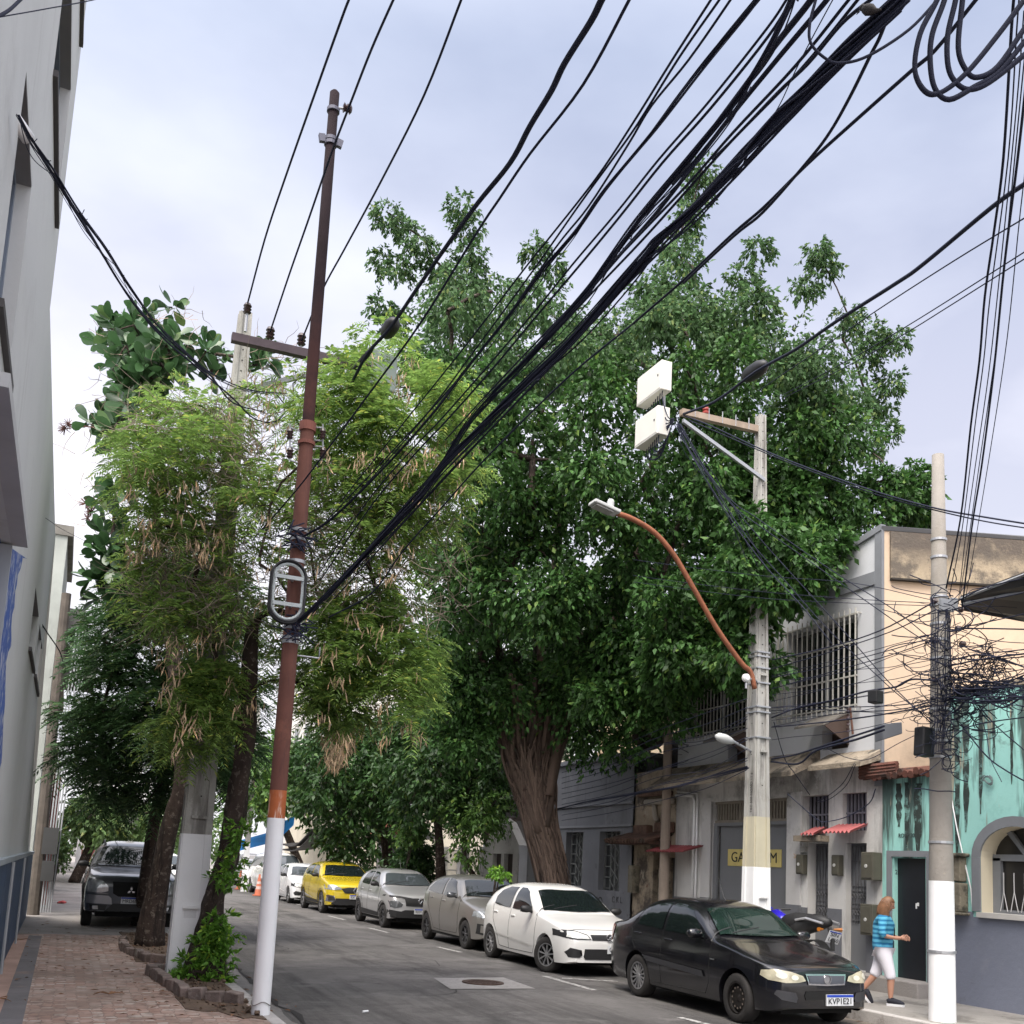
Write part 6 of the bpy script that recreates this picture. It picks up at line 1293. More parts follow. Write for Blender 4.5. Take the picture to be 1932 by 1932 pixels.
for c, r in zip(C, R):
    n = 13; d = unit(rng.normal(size=(n, 3))*np.array([1, 1, .8])+np.array([0, 0, .25])); st = c+d*r*.25
    for k in range(n):
        L = rng.uniform(.2, .33); W_ = L*.27; ax = unit((d[k]+rng.normal(0, .3, 3))[None])[0]; sd = unit(np.cross(ax, rng.normal(size=3))[None])[0]; nn = np.cross(sd, ax); b = st[k]
        prof = [(0, .06), (.25, .55), (.55, .95), (.8, .9), (.95, .5), (1.02, .08)]; row = []
        for u, w in prof:
            cc = b+ax*L*u-nn*L*.18*u*u; row += [cc+sd*W_*w+nn*W_*.18*w, cc, cc-sd*W_*w+nn*W_*.18*w]
        Vs += row
        for i in range(len(prof)-1):
            a = o_+i*3; Qs += [(a, a+1, a+4, a+3), (a+1, a+2, a+5, a+4)]
        o_ += 18
shell_mesh('foliage', np.array(Vs), np.array(Qs), leaf_mat('almond_leaf', (.055, .12, .045), .25, .5, .35, .5), al)
branches(None, .09, C, al, bark1, 25, apath[4:], 1, .012)
twigs(al, [(170, 330, 590, 760), (140, 260, 750, 1000), (300, 400, 580, 680), (480, 600, 640, 720)], 160, DA, 8, mat('flower_stalk', (.33, .25, .2), .9, island=.3), .45, .006)['kind'] = 'stuff'
mb = MB(); g = random.Random(2)
for x, y in ((122, 808), (130, 800), (162, 950), (172, 965), (166, 978), (176, 945)):
    c = at(x, y, DA)
    for k in range(26): v = V3((g.gauss(0, 1), g.gauss(0, 1), g.gauss(0, 1))).normalized()*.12; mb.tube([c, c+v], [.01, .004], 3)
for x0, y0, x1, y1 in ((240, 830, 126, 800), (240, 960, 170, 960)): mb.tube([at(x0, y0, DA), at((x0+x1)/2, (y0+y1)/2-8, DA), at(x1, y1, DA)], .012, 4)
mb.build('seed_cluster', mat('brown_flower', (.13, .06, .05), .95, var=.3), al)
# ---- the other trees: dark crowns further on
def simple_tree(label, base, topx, topy, dep, poly, n, hd, seed, rpx, m, per=200, size=.12, r0=.16, asp=.45, group=None, holes=(), every=2, fronds=False, trunkm=bark1, mid=()):
    t = thing('street_tree', label, 'tree', base, group); b = V3(base)
    pth = [b]+[at(x, y, dep) for x, y in mid]+[at(topx, topy, dep)]
    trunk(t, pth, [r0*1.3, r0, r0*.85, r0*.7], trunkm, 12, .07, seed)
    C, R = fill_crown(poly, n, dep, hd, seed, rpx, holes)
    if fronds:
        V, Q = frond_cloud(C, R, per, np.random.default_rng(seed), size); shell_mesh('foliage', V, Q, m, t)
    else: add_leaves(t, 'foliage', C, R, per, size, m, seed, asp=asp)
    branches(None, r0*.6, C, t, trunkm, seed, [pth[-1]], every, .015); return t
dkleaf = leaf_mat('dark_feather_leaf', (.055, .115, .042), .3, .5, .5)
simple_tree('dark fine leaved tree with a leaning second trunk beside the parked pickup', (onZ(264, 1745, ZL).x, onZ(264, 1745, ZL).y, ZL), 312, 1440, 20.6,
            [(100, 1330), (150, 1290), (130, 1230), (170, 1190), (210, 1100), (260, 1040), (360, 1020), (460, 1080), (500, 1250), (500, 1350), (480, 1450), (430, 1500), (330, 1530), (240, 1560), (190, 1545), (130, 1530), (100, 1440)], 210, 2.6, 41, 50, dkleaf, 30, .36, .13, fronds=True, mid=((270, 1690), (282, 1600), (298, 1520)))
farleaf = leaf_mat('far_leaf', (.10, .17, .055), .3, .4, .5)
simple_tree('light green tree closing the far left pavement', (.6, 48, ZL), 215, 1500, 47, [(130, 1500), (200, 1480), (320, 1500), (340, 1580), (260, 1600), (140, 1590), (120, 1560)], 45, 4, 42, 40, farleaf, 120, .3, .2)
simple_tree('pale green tree at the far end of the street', (6, 75, 0), 350, 1560, 74, [(100, 1540), (250, 1500), (400, 1520), (480, 1560), (460, 1620), (300, 1625), (110, 1620)], 40, 6, 43, 45, farleaf, 120, .42, .2)
midleaf = leaf_mat('mid_dark_leaf', (.036, .085, .022), .28, .5, .45)
midleaf2 = leaf_mat('mid_bright_leaf', (.09, .18, .04), .3, .45, .45)
simple_tree('dark street tree over the yellow car', (10.7, 36, ZR), 690, 1500, 37, [(540, 1390), (650, 1340), (780, 1350), (830, 1450), (790, 1520), (730, 1570), (700, 1640), (640, 1645), (590, 1610), (575, 1560), (560, 1520), (540, 1460)], 110, 3.5, 44, 40, midleaf, 200, .2, .2, mid=((730, 1600),))
simple_tree('dark slender street tree over the silver compact', (10.7, 29.5, ZR), 815, 1450, 30, [(700, 1340), (820, 1310), (920, 1330), (1000, 1380), (1010, 1500), (960, 1560), (900, 1560), (850, 1550), (800, 1550), (720, 1550)], 100, 3, 45, 46, midleaf, 200, .17, .15, mid=((832, 1640), (826, 1560)))
simple_tree('bushy garden tree between the white wall and the fig', (12.4, 27, ZR), 880, 1530, 28, [(830, 1480), (900, 1470), (960, 1500), (960, 1550), (920, 1600), (900, 1640), (870, 1640), (850, 1570)], 22, 1.5, 46, 40, midleaf2, 170, .13, .07, mid=((885, 1640),))
simple_tree('green tree behind the leafy trunk above the blue awning', (11.2, 50, ZR), 520, 1520, 50, [(400, 1380), (540, 1360), (620, 1420), (600, 1500), (520, 1545), (440, 1560), (390, 1480)], 60, 4, 47, 40, midleaf2, 130, .3, .2)
simple_tree('tree mass behind the fig filling the gap beside its trunk', (14, 33, 0), 900, 1300, 36, [(760, 1150), (900, 1100), (1130, 1150), (1200, 1300), (1120, 1450), (960, 1500), (820, 1470), (750, 1330)], 130, 3, 48, 58, midleaf, 170, .22, .25)
def shrub(label, px, py, dep, poly, n, m, size, seed, cat='shrub', rpx=30, per=130):
    c = at(px, py, dep); t = thing('shrub', label, cat, (c.x, c.y, ZR)); C, R = fill_crown(poly, n, dep, .7, seed, rpx)
    add_leaves(t, 'foliage', C, R, per, size, m, seed, up=.6); mb = MB()
    for q in C[::3]: mb.tube([V3((c.x, c.y, ZR)), (V3(q)+V3((c.x, c.y, ZR)))/2+V3((0, 0, .2)), V3(q)], [.03, .02, .01], 4)
    mb.build('stem', bark1, t); return t
shrub('dark round hedge bush behind the silver compact', 775, 1650, 31, [(745, 1585), (790, 1560), (822, 1580), (825, 1660), (800, 1690), (750, 1690), (738, 1630)], 34, midleaf, .13, 51, per=170, rpx=28)
shrub('bright green bush top beside the slender dark trunk', 765, 1580, 30.5, [(745, 1560), (765, 1530), (800, 1530), (800, 1580), (760, 1600)], 14, midleaf2, .13, 52, rpx=26)
shrub('leafy shrub growing at the foot of the far left houses', 106, 1620, 36, [(90, 1580), (110, 1560), (128, 1600), (118, 1640), (92, 1645)], 16, leaf_mat('shrub_leaf', (.09, .16, .05), .3), .14, 53, rpx=16, per=90)
shrub('low green plant at the foot of the fig trunk', 930, 1640, 21.5, [(905, 1640), (950, 1630), (960, 1655), (910, 1660)], 7, suck, .09, 54, rpx=14, per=60)
# ================================================================ cars
glass = mat('car_glass', (.008, .012, .012), .03, spec=.9, var=.05)
glass2 = mat('car_glass_green', (.012, .024, .02), .03, spec=.9, var=.3, vs=3)
blackp = mat('black_plastic', (.016, .016, .017), .55, var=.15)
tyre = mat('tyre_rubber', (.022, .02, .019), .9, var=.3, vs=8, bump=.2)
chrome = mat('chrome', (.6, .6, .62), .18, metal=.95, var=.03)
alloy = mat('alloy_grey', (.42, .42, .43), .35, metal=.7, var=.05)
under = mat('underbody', (.006, .006, .006), .95)
lens = mat('lamp_lens_clear', (.38, .4, .42), .08, metal=.35, var=.25, vs=14, coat=1)
platew = mat('plate_white', (.62, .63, .64), .5, var=.04)
def smoothstep(t): t = np.clip(t, 0, 1); return t*t*(3-2*t)
def make_car(name, label, cat, cx, y0, sp, z=0.0, rotz=0.0):
    """car facing -Y with its nose at y0; station s runs backwards from the nose"""
    L, Wd, H, wb, fo, R = sp['L'], sp['W']/2, sp['H'], sp['wb'], sp['fo'], sp['R']
    t = thing(name, label, cat, (cx, y0+L/2, z), 'cars parked along the street')
    top = sp['top']; belt = sp['belt']; wid = sp['wid']; bot = sp['bot']; tum = sp.get('tum', .36)
    arches = (fo, fo+wb); AR = R+sp.get('ag', .05)
    st = sorted(set(np.round(np.concatenate([np.linspace(0, L, 90), np.linspace(0, .2, 9), np.linspace(L-.15, L, 6), *[a+AR*np.cos(np.linspace(0, np.pi, 25)) for a in arches]]), 4)))
    st = np.array(st); zt = pchip(st, top); zb = np.minimum(pchip(st, belt), zt-.02); w = pchip(st, wid)*Wd; zs = pchip(st, bot)
    for a in arches:
        k = np.abs(st-a) < AR; zs = np.where(k, np.maximum(zs, R*.98+np.sqrt(np.maximum(AR**2-(st-a)**2, 0))), zs)
    nS, nT = 12, 14; bm = bmesh.new(); rows = []
    for i, s in enumerate(st):
        row = []; h = zt[i]-zb[i]; zm = .62*zb[i]
        row.append((w[i]*.90, zs[i]))
        for k in range(nS):
            zz_ = zs[i]+(zb[i]-zs[i])*(k+.3)/(nS-.7) if k else zs[i]+.015
            row.append((w[i]*(1-.10*((zz_-zm)/.5)**2), zz_))
        wb_ = row[-1][0]; zb_ = row[-1][1]; hh = zt[i]-zb_
        p_ = .42 if hh > .3 else .42+.25*(1-hh/.3)
        for k in range(1, nT+1):
            th = math.pi/2*k/nT; c_, s_ = math.cos(th), math.sin(th); zz_ = zb_+hh*(s_**p_)
            yy = wb_*(max(c_, 0)**p_)*(1-tum*(zz_-zb_)); row.append((yy if k < nT else 0, zz_))
        rows.append([bm.verts.new((-x_, s-L/2, q)) for x_, q in row]+[bm.verts.new((x_, s-L/2, q)) for x_, q in row[-2::-1]])
    for a, b in zip(rows, rows[1:]):
        for k in range(len(a)-1): bm.faces.new((a[k], b[k], b[k+1], a[k+1]))
    for r_ in (rows[0], rows[-1]):
        n = len(r_); half = n//2
        for k in range(half):
            q = [r_[k], r_[k+1], r_[n-2-k], r_[n-1-k]]
            q2 = []
            for v in q:
                if v not in q2: q2.append(v)
            if len(q2) > 2: bm.faces.new(q2)
    bmesh.ops.recalc_face_normals(bm, faces=bm.faces)
    me = bpy.data.meshes.new('body'); bm.to_mesh(me); bvh = BVHTree.FromBMesh(bm); bm.free()
    me.materials.append(sp['paint']); me.polygons.foreach_set('use_smooth', [True]*len(me.polygons))
    body = bpy.data.objects.new('body', me); COL.objects.link(body); body.parent = t
    try: me.set_sharp_from_angle(angle=math.radians(38))
    except Exception: pass
    def local(mbx, nm, m, par=None, smooth=False, bevel=0):
        me = bpy.data.meshes.new(nm); me.from_pydata(mbx.v, [], mbx.f); me.materials.append(m)
        if smooth: me.polygons.foreach_set('use_smooth', [True]*len(me.polygons))
        o = bpy.data.objects.new(nm, me); COL.objects.link(o); o.parent = par or t
        if bevel: bv = o.modifiers.new('b', 'BEVEL'); bv.width = bevel; bv.segments = 2
        return o
    def patch(nm, m, poly, axis, off=.006, par=None, both=False, cut=.07):
        """polygon laid on the body surface. axis 'x': poly in (s,z) from the side (-x); 'y': (x,z) from the nose; 'r': from the tail; 'z': (x,s) from above"""
        def build(sgn):
            b = bmesh.new()
            if axis == 'x': vs = [b.verts.new((sgn*3, s-L/2, q)) for s, q in poly]; d = V3((-sgn, 0, 0))
            elif axis == 'y': vs = [b.verts.new((sgn*x, -L, q)) for x, q in poly]; d = V3((0, 1, 0))
            elif axis == 'r': vs = [b.verts.new((sgn*x, L, q)) for x, q in poly]; d = V3((0, -1, 0))
            else: vs = [b.verts.new((sgn*x, s-L/2, 3)) for x, s in poly]; d = V3((0, 0, -1))
            b.faces.new(vs)
            for _ in range(6):
                es = [e for e in b.edges if e.calc_length() > cut]
                if not es: break
                bmesh.ops.triangulate(b, faces=b.faces[:]); es = [e for e in b.edges if e.calc_length() > cut]
                bmesh.ops.subdivide_edges(b, edges=es, cuts=1)
            bmesh.ops.triangulate(b, faces=b.faces[:])
            for v in b.verts:
                h_ = bvh.ray_cast(v.co, d)
                if h_[0] is None: h_ = bvh.find_nearest(V3((v.co.x if abs(v.co.x) < 2 else sgn*Wd*.8, max(min(v.co.y, L/2), -L/2), min(v.co.z, H))))
                nn = h_[1]; nn = nn if nn.dot(d) < 0 else -nn
                v.co = h_[0]+nn*off*.5-d*off*.8
            bmesh.ops.recalc_face_normals(b, faces=b.faces)
            me = bpy.data.meshes.new(nm); b.to_mesh(me); b.free(); me.materials.append(m); me.polygons.foreach_set('use_smooth', [True]*len(me.polygons))
            o = bpy.data.objects.new(nm, me); COL.objects.link(o); o.parent = par or t; return o
        r1 = build(-1)
        if both: build(1)
        return r1
    # glass
    sc, zc, sr, se, sg, zg = sp['cowl'][0], sp['cowl'][1], sp['roof'][0], sp['roof'][1], sp['tail'][0], sp['tail'][1]
    wt = sp.get('wt', .70)*Wd
    sr = float(st[np.argmax(zt >= H-sp.get('rd', .12))]); se = float(st[len(st)-1-np.argmax((zt >= H-.12)[::-1])])
    g_ = sp.get('glass', glass)
    ws = [(-.80*Wd, sc+.10), (-.4*Wd, sc+.05), (0, sc+.03), (.4*Wd, sc+.05), (.80*Wd, sc+.10), (wt*.93, sr-.02), (0, sr-.05), (-wt*.93, sr-.02)]
    patch('windscreen', g_, ws, 'z', .016, cut=.06)
    rw = [(-.74*Wd, sg-.06), (.74*Wd, sg-.06), (wt*.9, se+.05), (-wt*.9, se+.05)]
    patch('rear_window', glass, rw, 'z', .007, cut=.12)
    for nm, poly in sp['side']: patch(nm, sp.get('sglass', glass), poly, 'x', .007, both=True)
    # wipers
    mb = MB()
    for x0, x1 in ((-.30*Wd, .36*Wd), (.30*Wd, .9*Wd)):
        q = []
        for k in range(7):
            u = k/6; x = -.62*Wd+x0*0+(x0+.62*Wd)*0+(x0)+(x1-x0)*u-.25*Wd; h_ = bvh.ray_cast(V3((x, sc+.09+.10*u-L/2, 3)), V3((0, 0, -1)))
            if h_[0]: q.append(h_[0]+V3((0, 0, .022)))
        if len(q) > 2: mb.tube(q, .009, 4)
    local(mb, 'wiper', blackp)
    # door gaps, handles, mirrors
    for s0, pts in enumerate(sp['gaps']):
        for sgn in (-1, 1):
            mb = MB(); q = []
            for k in range(len(pts)-1):
                for u in np.linspace(0, 1, 8): 
                    s_, z_ = pts[k][0]+(pts[k+1][0]-pts[k][0])*u, pts[k][1]+(pts[k+1][1]-pts[k][1])*u
                    h_ = bvh.ray_cast(V3((sgn*3, s_-L/2, z_)), V3((-sgn, 0, 0)))
                    if h_[0]: q.append(h_[0])
            if len(q) > 2: mb.tube(q, .0045, 4); local(mb, 'door_gap', under)
    for s_, z_ in sp['handles']:
        for sgn in (-1, 1):
            h_ = bvh.ray_cast(V3((sgn*3, s_-L/2, z_)), V3((-sgn, 0, 0)))
            if h_[0]: mb = MB(); mb.box(h_[0]-V3((.018, .085, .014)), h_[0]+V3((.018, .085, .016))); local(mb, 'door_handle', sp.get('handle_m', sp['paint']), bevel=.008)
    ms = sp['mirror']
    for sgn in (-1, 1):
        h_ = bvh.ray_cast(V3((sgn*3, ms[0]-L/2, ms[1]-.02)), V3((-sgn, 0, 0)))
        c_ = h_[0] if h_[0] else V3((sgn*Wd*.9, ms[0]-L/2, ms[1])); c2 = c_+V3((sgn*.13, -.03, .06)); mb = MB()
        for (rx2, px_) in ((.02, -.105), (.07, -.09), (.085, -.03), (.08, .05), (.06, .10), (.02, .115)): pass
        mb.tube([c2+V3((sgn*-.115, .0, 0)), c2+V3((-sgn*.09, 0, 0)), c2, c2+V3((sgn*.07, 0, 0)), c2+V3((sgn*.105, 0, 0))], [.02, .062, .078, .07, .03], 10)
        for k, v in enumerate(mb.v): mb.v[k] = (v[0], c2.y+(v[1]-c2.y)*.75, c2.z+(v[2]-c2.z)*.85)
        mb.tube([c_-V3((sgn*.02, 0, 0)), c2-V3((sgn*.06, 0, .03))], .022, 6); mo = local(mb, 'mirror', sp.get('mirror_m', sp['paint']), smooth=True)
        gm = MB().box(c2+V3((-.085, .052, -.05)), c2+V3((.085, .06, .05))); local(gm, 'mirror_glass', glass, mo)
    # dark inner box, wheels
    local(MB().box((-Wd+.27, -L/2+.16, R*.62), (Wd-.27, L/2-.16, min(.62, zc-.15))).box((-Wd+.06, -L/2+fo+AR+.03, R*.62), (Wd-.06, -L/2+fo+wb-AR-.03, .5)), 'underbody', under)
    for k, a in enumerate(arches):
        local(MB().lathe([(0, -Wd+.08), (AR-.01, -Wd+.08), (AR-.01, Wd-.08), (0, Wd-.08)], (0, a-L/2, R*.98), 'x', 20), 'wheel_well', under) if False else None
        for sgn in (-1, 1):
            wx = sgn*(Wd-.115); wm = MB().lathe([(R*.66, -.085), (R*.92, -.10), (R, -.075), (R, .075), (R*.92, .10), (R*.66, .085), (R*.62, .05), (R*.62, -.06)], (0, 0, 0), 'x', 32)
            wo = local(wm, 'wheel', tyre, smooth=True); wo.location = (wx, a-L/2, R)
            style = sp['rim'][k]; rm = sp.get('rim_m', alloy); o_ = sgn*.075; mb = MB()
            def ring(r0, r1, x0, x1): mb.lathe([(r0, x0), (r1, x0), (r1, x1), (r0, x1)], (0, 0, 0), 'x', 28)
            ring(R*.60, R*.68, o_*.3, o_*1.08)
            if style[0] == 'steel':
                mb.lathe([(0, o_*.55), (R*.12, o_*.6), (R*.2, o_*.35), (R*.42, o_*.8), (R*.5, o_*.5), (R*.64, o_*.4)], (0, 0, 0), 'x', 28); rm = mat('steel_wheel', (.028, .024, .022), .6, metal=.4, var=.2)
            else:
                n = style[1]; mb.lathe([(0, o_*1.0), (R*.11, o_*.98), (R*.14, o_*.7), (R*.14, o_*.3)], (0, 0, 0), 'x', 16)
                for i in range(n):
                    an = 2*math.pi*i/n+.2; wd_ = style[2]; c_, s_ = math.cos(an), math.sin(an); mb2 = [(R*.1, -wd_*.5), (R*.63, -wd_*.8), (R*.63, wd_*.8), (R*.1, wd_*.5)]
                    mb.prism([(o_*.95, r*c_-q*s_, r*s_+q*c_) for r, q in mb2], (-o_*.25, 0, 0))
                mb.lathe([(0, o_*.1), (R*.62, o_*.1)], (0, 0, 0), 'x', 20) if False else None
            ro = local(mb, 'rim', rm, wo, smooth=style[0] == 'steel')
            hb = MB().lathe([(0, o_*.15), (R*.61, o_*.15)], (0, 0, 0), 'x', 24); local(hb, 'brake_disc', under, wo)
            if style[0] == 'steel':
                hm = MB()
                for i in range(12):
                    an = 2*math.pi*i/12; hm.lathe([(0, o_*.83), (.014, o_*.83)], (0, R*.42*math.cos(an), R*.42*math.sin(an)), 'x', 8)
                local(hm, 'rim_holes', mat('rust_dot', (.15, .12, .1), .7), wo)
            if k == 0 and sp.get('steer'): wo.rotation_euler = (0, 0, sp['steer'])
    # cladding round the arches
    if sp.get('clad'):
        cw = sp['clad']
        for a in arches:
            n = 14; A0, A1 = math.radians(-8), math.radians(188)
            for i in range(n):
                w0, w1 = A0+(A1-A0)*i/n, A0+(A1-A0)*(i+1)/n; c0 = [(a+r*math.cos(w), R*.98+r*math.sin(w)) for r, w in ((AR+.004, w0), (AR+.004, w1), (AR+cw, w1), (AR+cw, w0))]
                if i == 0: cl = patch('arch_cladding', blackp, c0, 'x', .012, both=False, cut=.2)
                else: patch('arch_cladding', blackp, c0, 'x', .012, par=cl, cut=.2)
        patch('sill_cladding', blackp, [(fo+AR+.02, sp['bot'][1][1]+.02), (fo+wb-AR-.02, sp['bot'][1][1]+.02), (fo+wb-AR-.02, .42), (fo+AR+.02, .38)], 'x', .012, both=True)
    for p_ in sp['patches']:
        nm, m, poly, ax = p_[:4]; off = p_[4] if len(p_) > 4 else .008; patch(nm, m, poly, ax, off, both=(p_[5] if len(p_) > 5 else False), cut=.06)
    # number plate
    if sp.get('plate'):
        txt, px_, pz_, top_ = sp['plate']; h_ = bvh.ray_cast(V3((px_, -L, pz_)), V3((0, 1, 0))); yy = h_[0].y-.03
        po = local(MB().box((px_-.2, yy, pz_-.065), (px_+.2, yy+.02, pz_+.065)), 'number_plate', platew)
        if top_: local(MB().box((px_-.197, yy-.003, pz_+.035), (px_+.197, yy, pz_+.063)), 'plate_band', mat('plate_blue', (.01, .05, .4), .5), po)
        wp_ = parent_loc(t)+V3((px_, yy-.004, pz_-(.014 if top_ else 0)))
        text_obj('plate_lettering', txt, .1, mat('plate_black', (.015, .015, .02), .6), frame(wp_, (1, 0, 0), (0, 0, 1)), po, width=.34)
    if sp.get('badge'):
        kind, px_, pz_, r_ = sp['badge']; h_ = bvh.ray_cast(V3((px_, -L, pz_)), V3((0, 1, 0))); yy = h_[0].y-.03; mb = MB()
        c_ = V3((px_, yy, pz_)); pt = lambda x, z_: c_+V3((x*r_, 0, z_*r_))
        if kind == 'ringV':
            mb.lathe([(r_*.86, -.008), (r_, -.008), (r_, .02), (r_*.86, .02)], c_, 'y', 24)
            mb.tube([pt(-.5, .7), pt(-.02, -.02), pt(.02, -.02), pt(.5, .7)], r_*.09, 5); mb.tube([pt(-.8, .3), pt(-.42, -.72), pt(0, .12), pt(.42, -.72), pt(.8, .3)], r_*.09, 5)
        elif kind == 'ring':
            mb.lathe([(r_*.8, -.008), (r_, -.008), (r_, .02), (r_*.8, .02)], c_, 'y', 24); mb.lathe([(0, 0), (r_*.72, 0)], c_, 'y', 20)
        elif kind == 'rhomb':
            for a, b in (((0, 1.25), (.8, 0)), ((.8, 0), (0, -1.25)), ((0, -1.25), (-.8, 0)), ((-.8, 0), (0, 1.25))): mb.tube([pt(*a), pt(*b)], r_*.2, 4)
        elif kind == 'three':
            for k in range(3):
                a = math.pi/2+k*2*math.pi/3; u = V3((math.cos(a), 0, math.sin(a))); v = V3((-math.sin(a), 0, math.cos(a)))
                mb.prism([c_+u*r_*.05, c_+u*r_*.5+v*r_*.27, c_+u*r_*.98, c_+u*r_*.5-v*r_*.27], (0, .01, 0))
        elif kind == 'oval':
            mb.lathe([(0, -.004), (r_, -.004), (r_, .02)], c_, 'y', 24)
        local(mb, 'badge', chrome)
    for fn in sp.get('extra', []): fn(t, local, bvh, L, Wd)
    t.rotation_euler = (0, 0, rotz)
    return t
def antenna(s, z_=None):
    def f(t, local, bvh, L, Wd):
        h_ = bvh.ray_cast(V3((0, s-L/2, 3)), V3((0, 0, -1)))[0]
        local(MB().tube([h_, h_+V3((0, .05, .04)), h_+V3((0, .2, .3))], [.014, .008, .004], 5), 'antenna', blackp)
    return f
def rails(s0, s1, x):
    def f(t, local, bvh, L, Wd):
        for sg in (-1, 1):
            q = []
            for s in np.linspace(s0, s1, 9):
                h_ = bvh.ray_cast(V3((sg*x, s-L/2, 3)), V3((0, 0, -1)))[0]; q.append(h_+V3((0, 0, .07 if s0+.1 < s < s1-.1 else 0)))
            local(MB().tube(q, .018, 6), 'roof_rail', blackp)
    return f
def paint(nm, c, metal=.0, rough=.25, stain=None, var=.04, coat=.8): return mat(nm, c, rough, metal=metal, var=var, vs=1.2, coat=coat, stain=stain)
P_black = paint('black_car_paint', (.007, .007, .009), .1, .22, [((.05, .045, .045), 'blot', 1.6, .52, .25, .28), ((.11, .105, .1), 'fine', 20, .72, .03, .5)])
P_white = paint('white_car_paint', (.74, .73, .70), 0, .25)
P_grey = paint('beige_grey_car_paint', (.30, .285, .265), .55, .28)
P_silver = paint('silver_car_paint', (.47, .47, .47), .5, .28)
P_yellow = paint('yellow_car_paint', (.56, .42, .02), .1, .25)
P_dark = paint('dark_grey_car_paint', (.10, .105, .115), .5, .28)
# --- black sedan
sedan = dict(L=4.02, W=1.60, H=1.44, wb=2.37, fo=.71, R=.295, paint=P_black, handle_m=P_black,
    top=[(0, .58), (.015, .66), (.07, .725), (.3, .80), (.95, .93), (1.18, .985), (1.32, 1.07), (1.85, 1.375), (2.1, 1.425), (2.5, 1.44), (2.95, 1.40), (3.3, 1.24), (3.62, 1.07), (3.75, 1.045), (4.02, 1.02), (4.1, .95), (4.13, .8)],
    belt=[(0, .50), (.09, .62), (.35, .73), (1.0, .87), (1.5, .905), (3.0, .95), (3.6, .985), (4.0, .96), (4.13, .78)],
    wid=[(0, .66), (.03, .76), (.12, .86), (.3, .945), (.6, .99), (1, 1), (3.2, 1), (3.7, .96), (3.98, .88), (4.08, .8), (4.13, .7)], bot=[(0, .26), (.2, .2), (.45, .19), (3.7, .2), (4.0, .28), (4.13, .36)],
    cowl=(1.16, .98), roof=(1.9, 1.4), tail=(3.55, 1.1), steer=-.06,
    side=[('front_window', [(1.42, .955), (1.52, 1.03), (1.93, 1.30), (2.1, 1.345), (2.38, 1.36), (2.40, .985)]), ('rear_side_window', [(2.48, .99), (2.46, 1.36), (2.75, 1.335), (2.93, 1.27), (3.13, 1.06), (3.15, 1.015)])],
    gaps=[[(1.27, .93), (1.27, .42), (1.36, .27), (2.44, .26)], [(2.44, .96), (2.44, .26), (2.8, .27), (2.9, .5), (3.2, .75), (3.3, .98), (3.05, 1.26)], [(1.3, .96), (1.4, .93)]],
    handles=[(2.28, .86), (3.1, .89)], mirror=(1.52, .97), rim=[('steel', 0), ('alloy', 14, .014)], glass=glass2, sglass=glass,
    patches=[('headlight', mat('yellowed_lens', (.40, .37, .27), .22, var=.35, vs=7, coat=.7), [(-.745, .62), (-.735, .68), (-.66, .70), (-.5, .68), (-.34, .635), (-.31, .58), (-.42, .56), (-.58, .555), (-.71, .575)], 'y', .012, True),
             ('lamp_reflector', mat('reflector', (.62, .6, .5), .25), [(.61+.055*math.cos(w), .635+.035*math.sin(w)) for w in np.linspace(0, 5.8, 12)], 'y', .016, True), ('lamp_reflector', mat('reflector', (.62, .6, .5), .25), [(.46+.05*math.cos(w), .615+.03*math.sin(w)) for w in np.linspace(0, 5.8, 12)], 'y', .016, True),
             ('grille_frame', chrome, [(-.30, .66), (.30, .66), (.27, .535), (0, .525), (-.27, .535)], 'y', .012), ('grille', mat('grille_grey', (.06, .065, .08), .5), [(-.275, .64), (.275, .64), (.25, .555), (0, .545), (-.25, .555)], 'y', .018),
             ('bumper_intake', mat('matte_black', (.004, .004, .004), .8), [(-.30, .46), (.30, .46), (.32, .41), (.3, .36), (-.3, .36), (-.32, .41)], 'y', .008),
             ('fog_recess', mat('recess_grey', (.03, .03, .034), .7), [(-.68, .42), (-.66, .47), (-.45, .445), (-.42, .38), (-.44, .33), (-.62, .36)], 'y', .008, True),
             ('side_moulding', mat('moulding_grey', (.028, .028, .032), .6), [(1.36, .47), (3.18, .55), (3.16, .62), (1.4, .545)], 'x', .014, True),
             ('side_badge', chrome, [(1.14, .70), (1.24, .705), (1.24, .722), (1.14, .717)], 'x', .012, True),
             ('tail_light', mat('red_lens', (.30, .07, .04), .2, coat=.6), [(3.95, .72), (3.85, .95), (3.93, .98), (4.08, .9), (4.1, .74)], 'x', .008, True)],
    plate=('KVP1E21', .19, .36, True), badge=('ring', 0, .60, .055), extra=[antenna(2.05)])
make_car('parked_car', 'dusty black sedan with yellowed headlights nearest on the right', 'car', 8.50, 9.95, sedan)
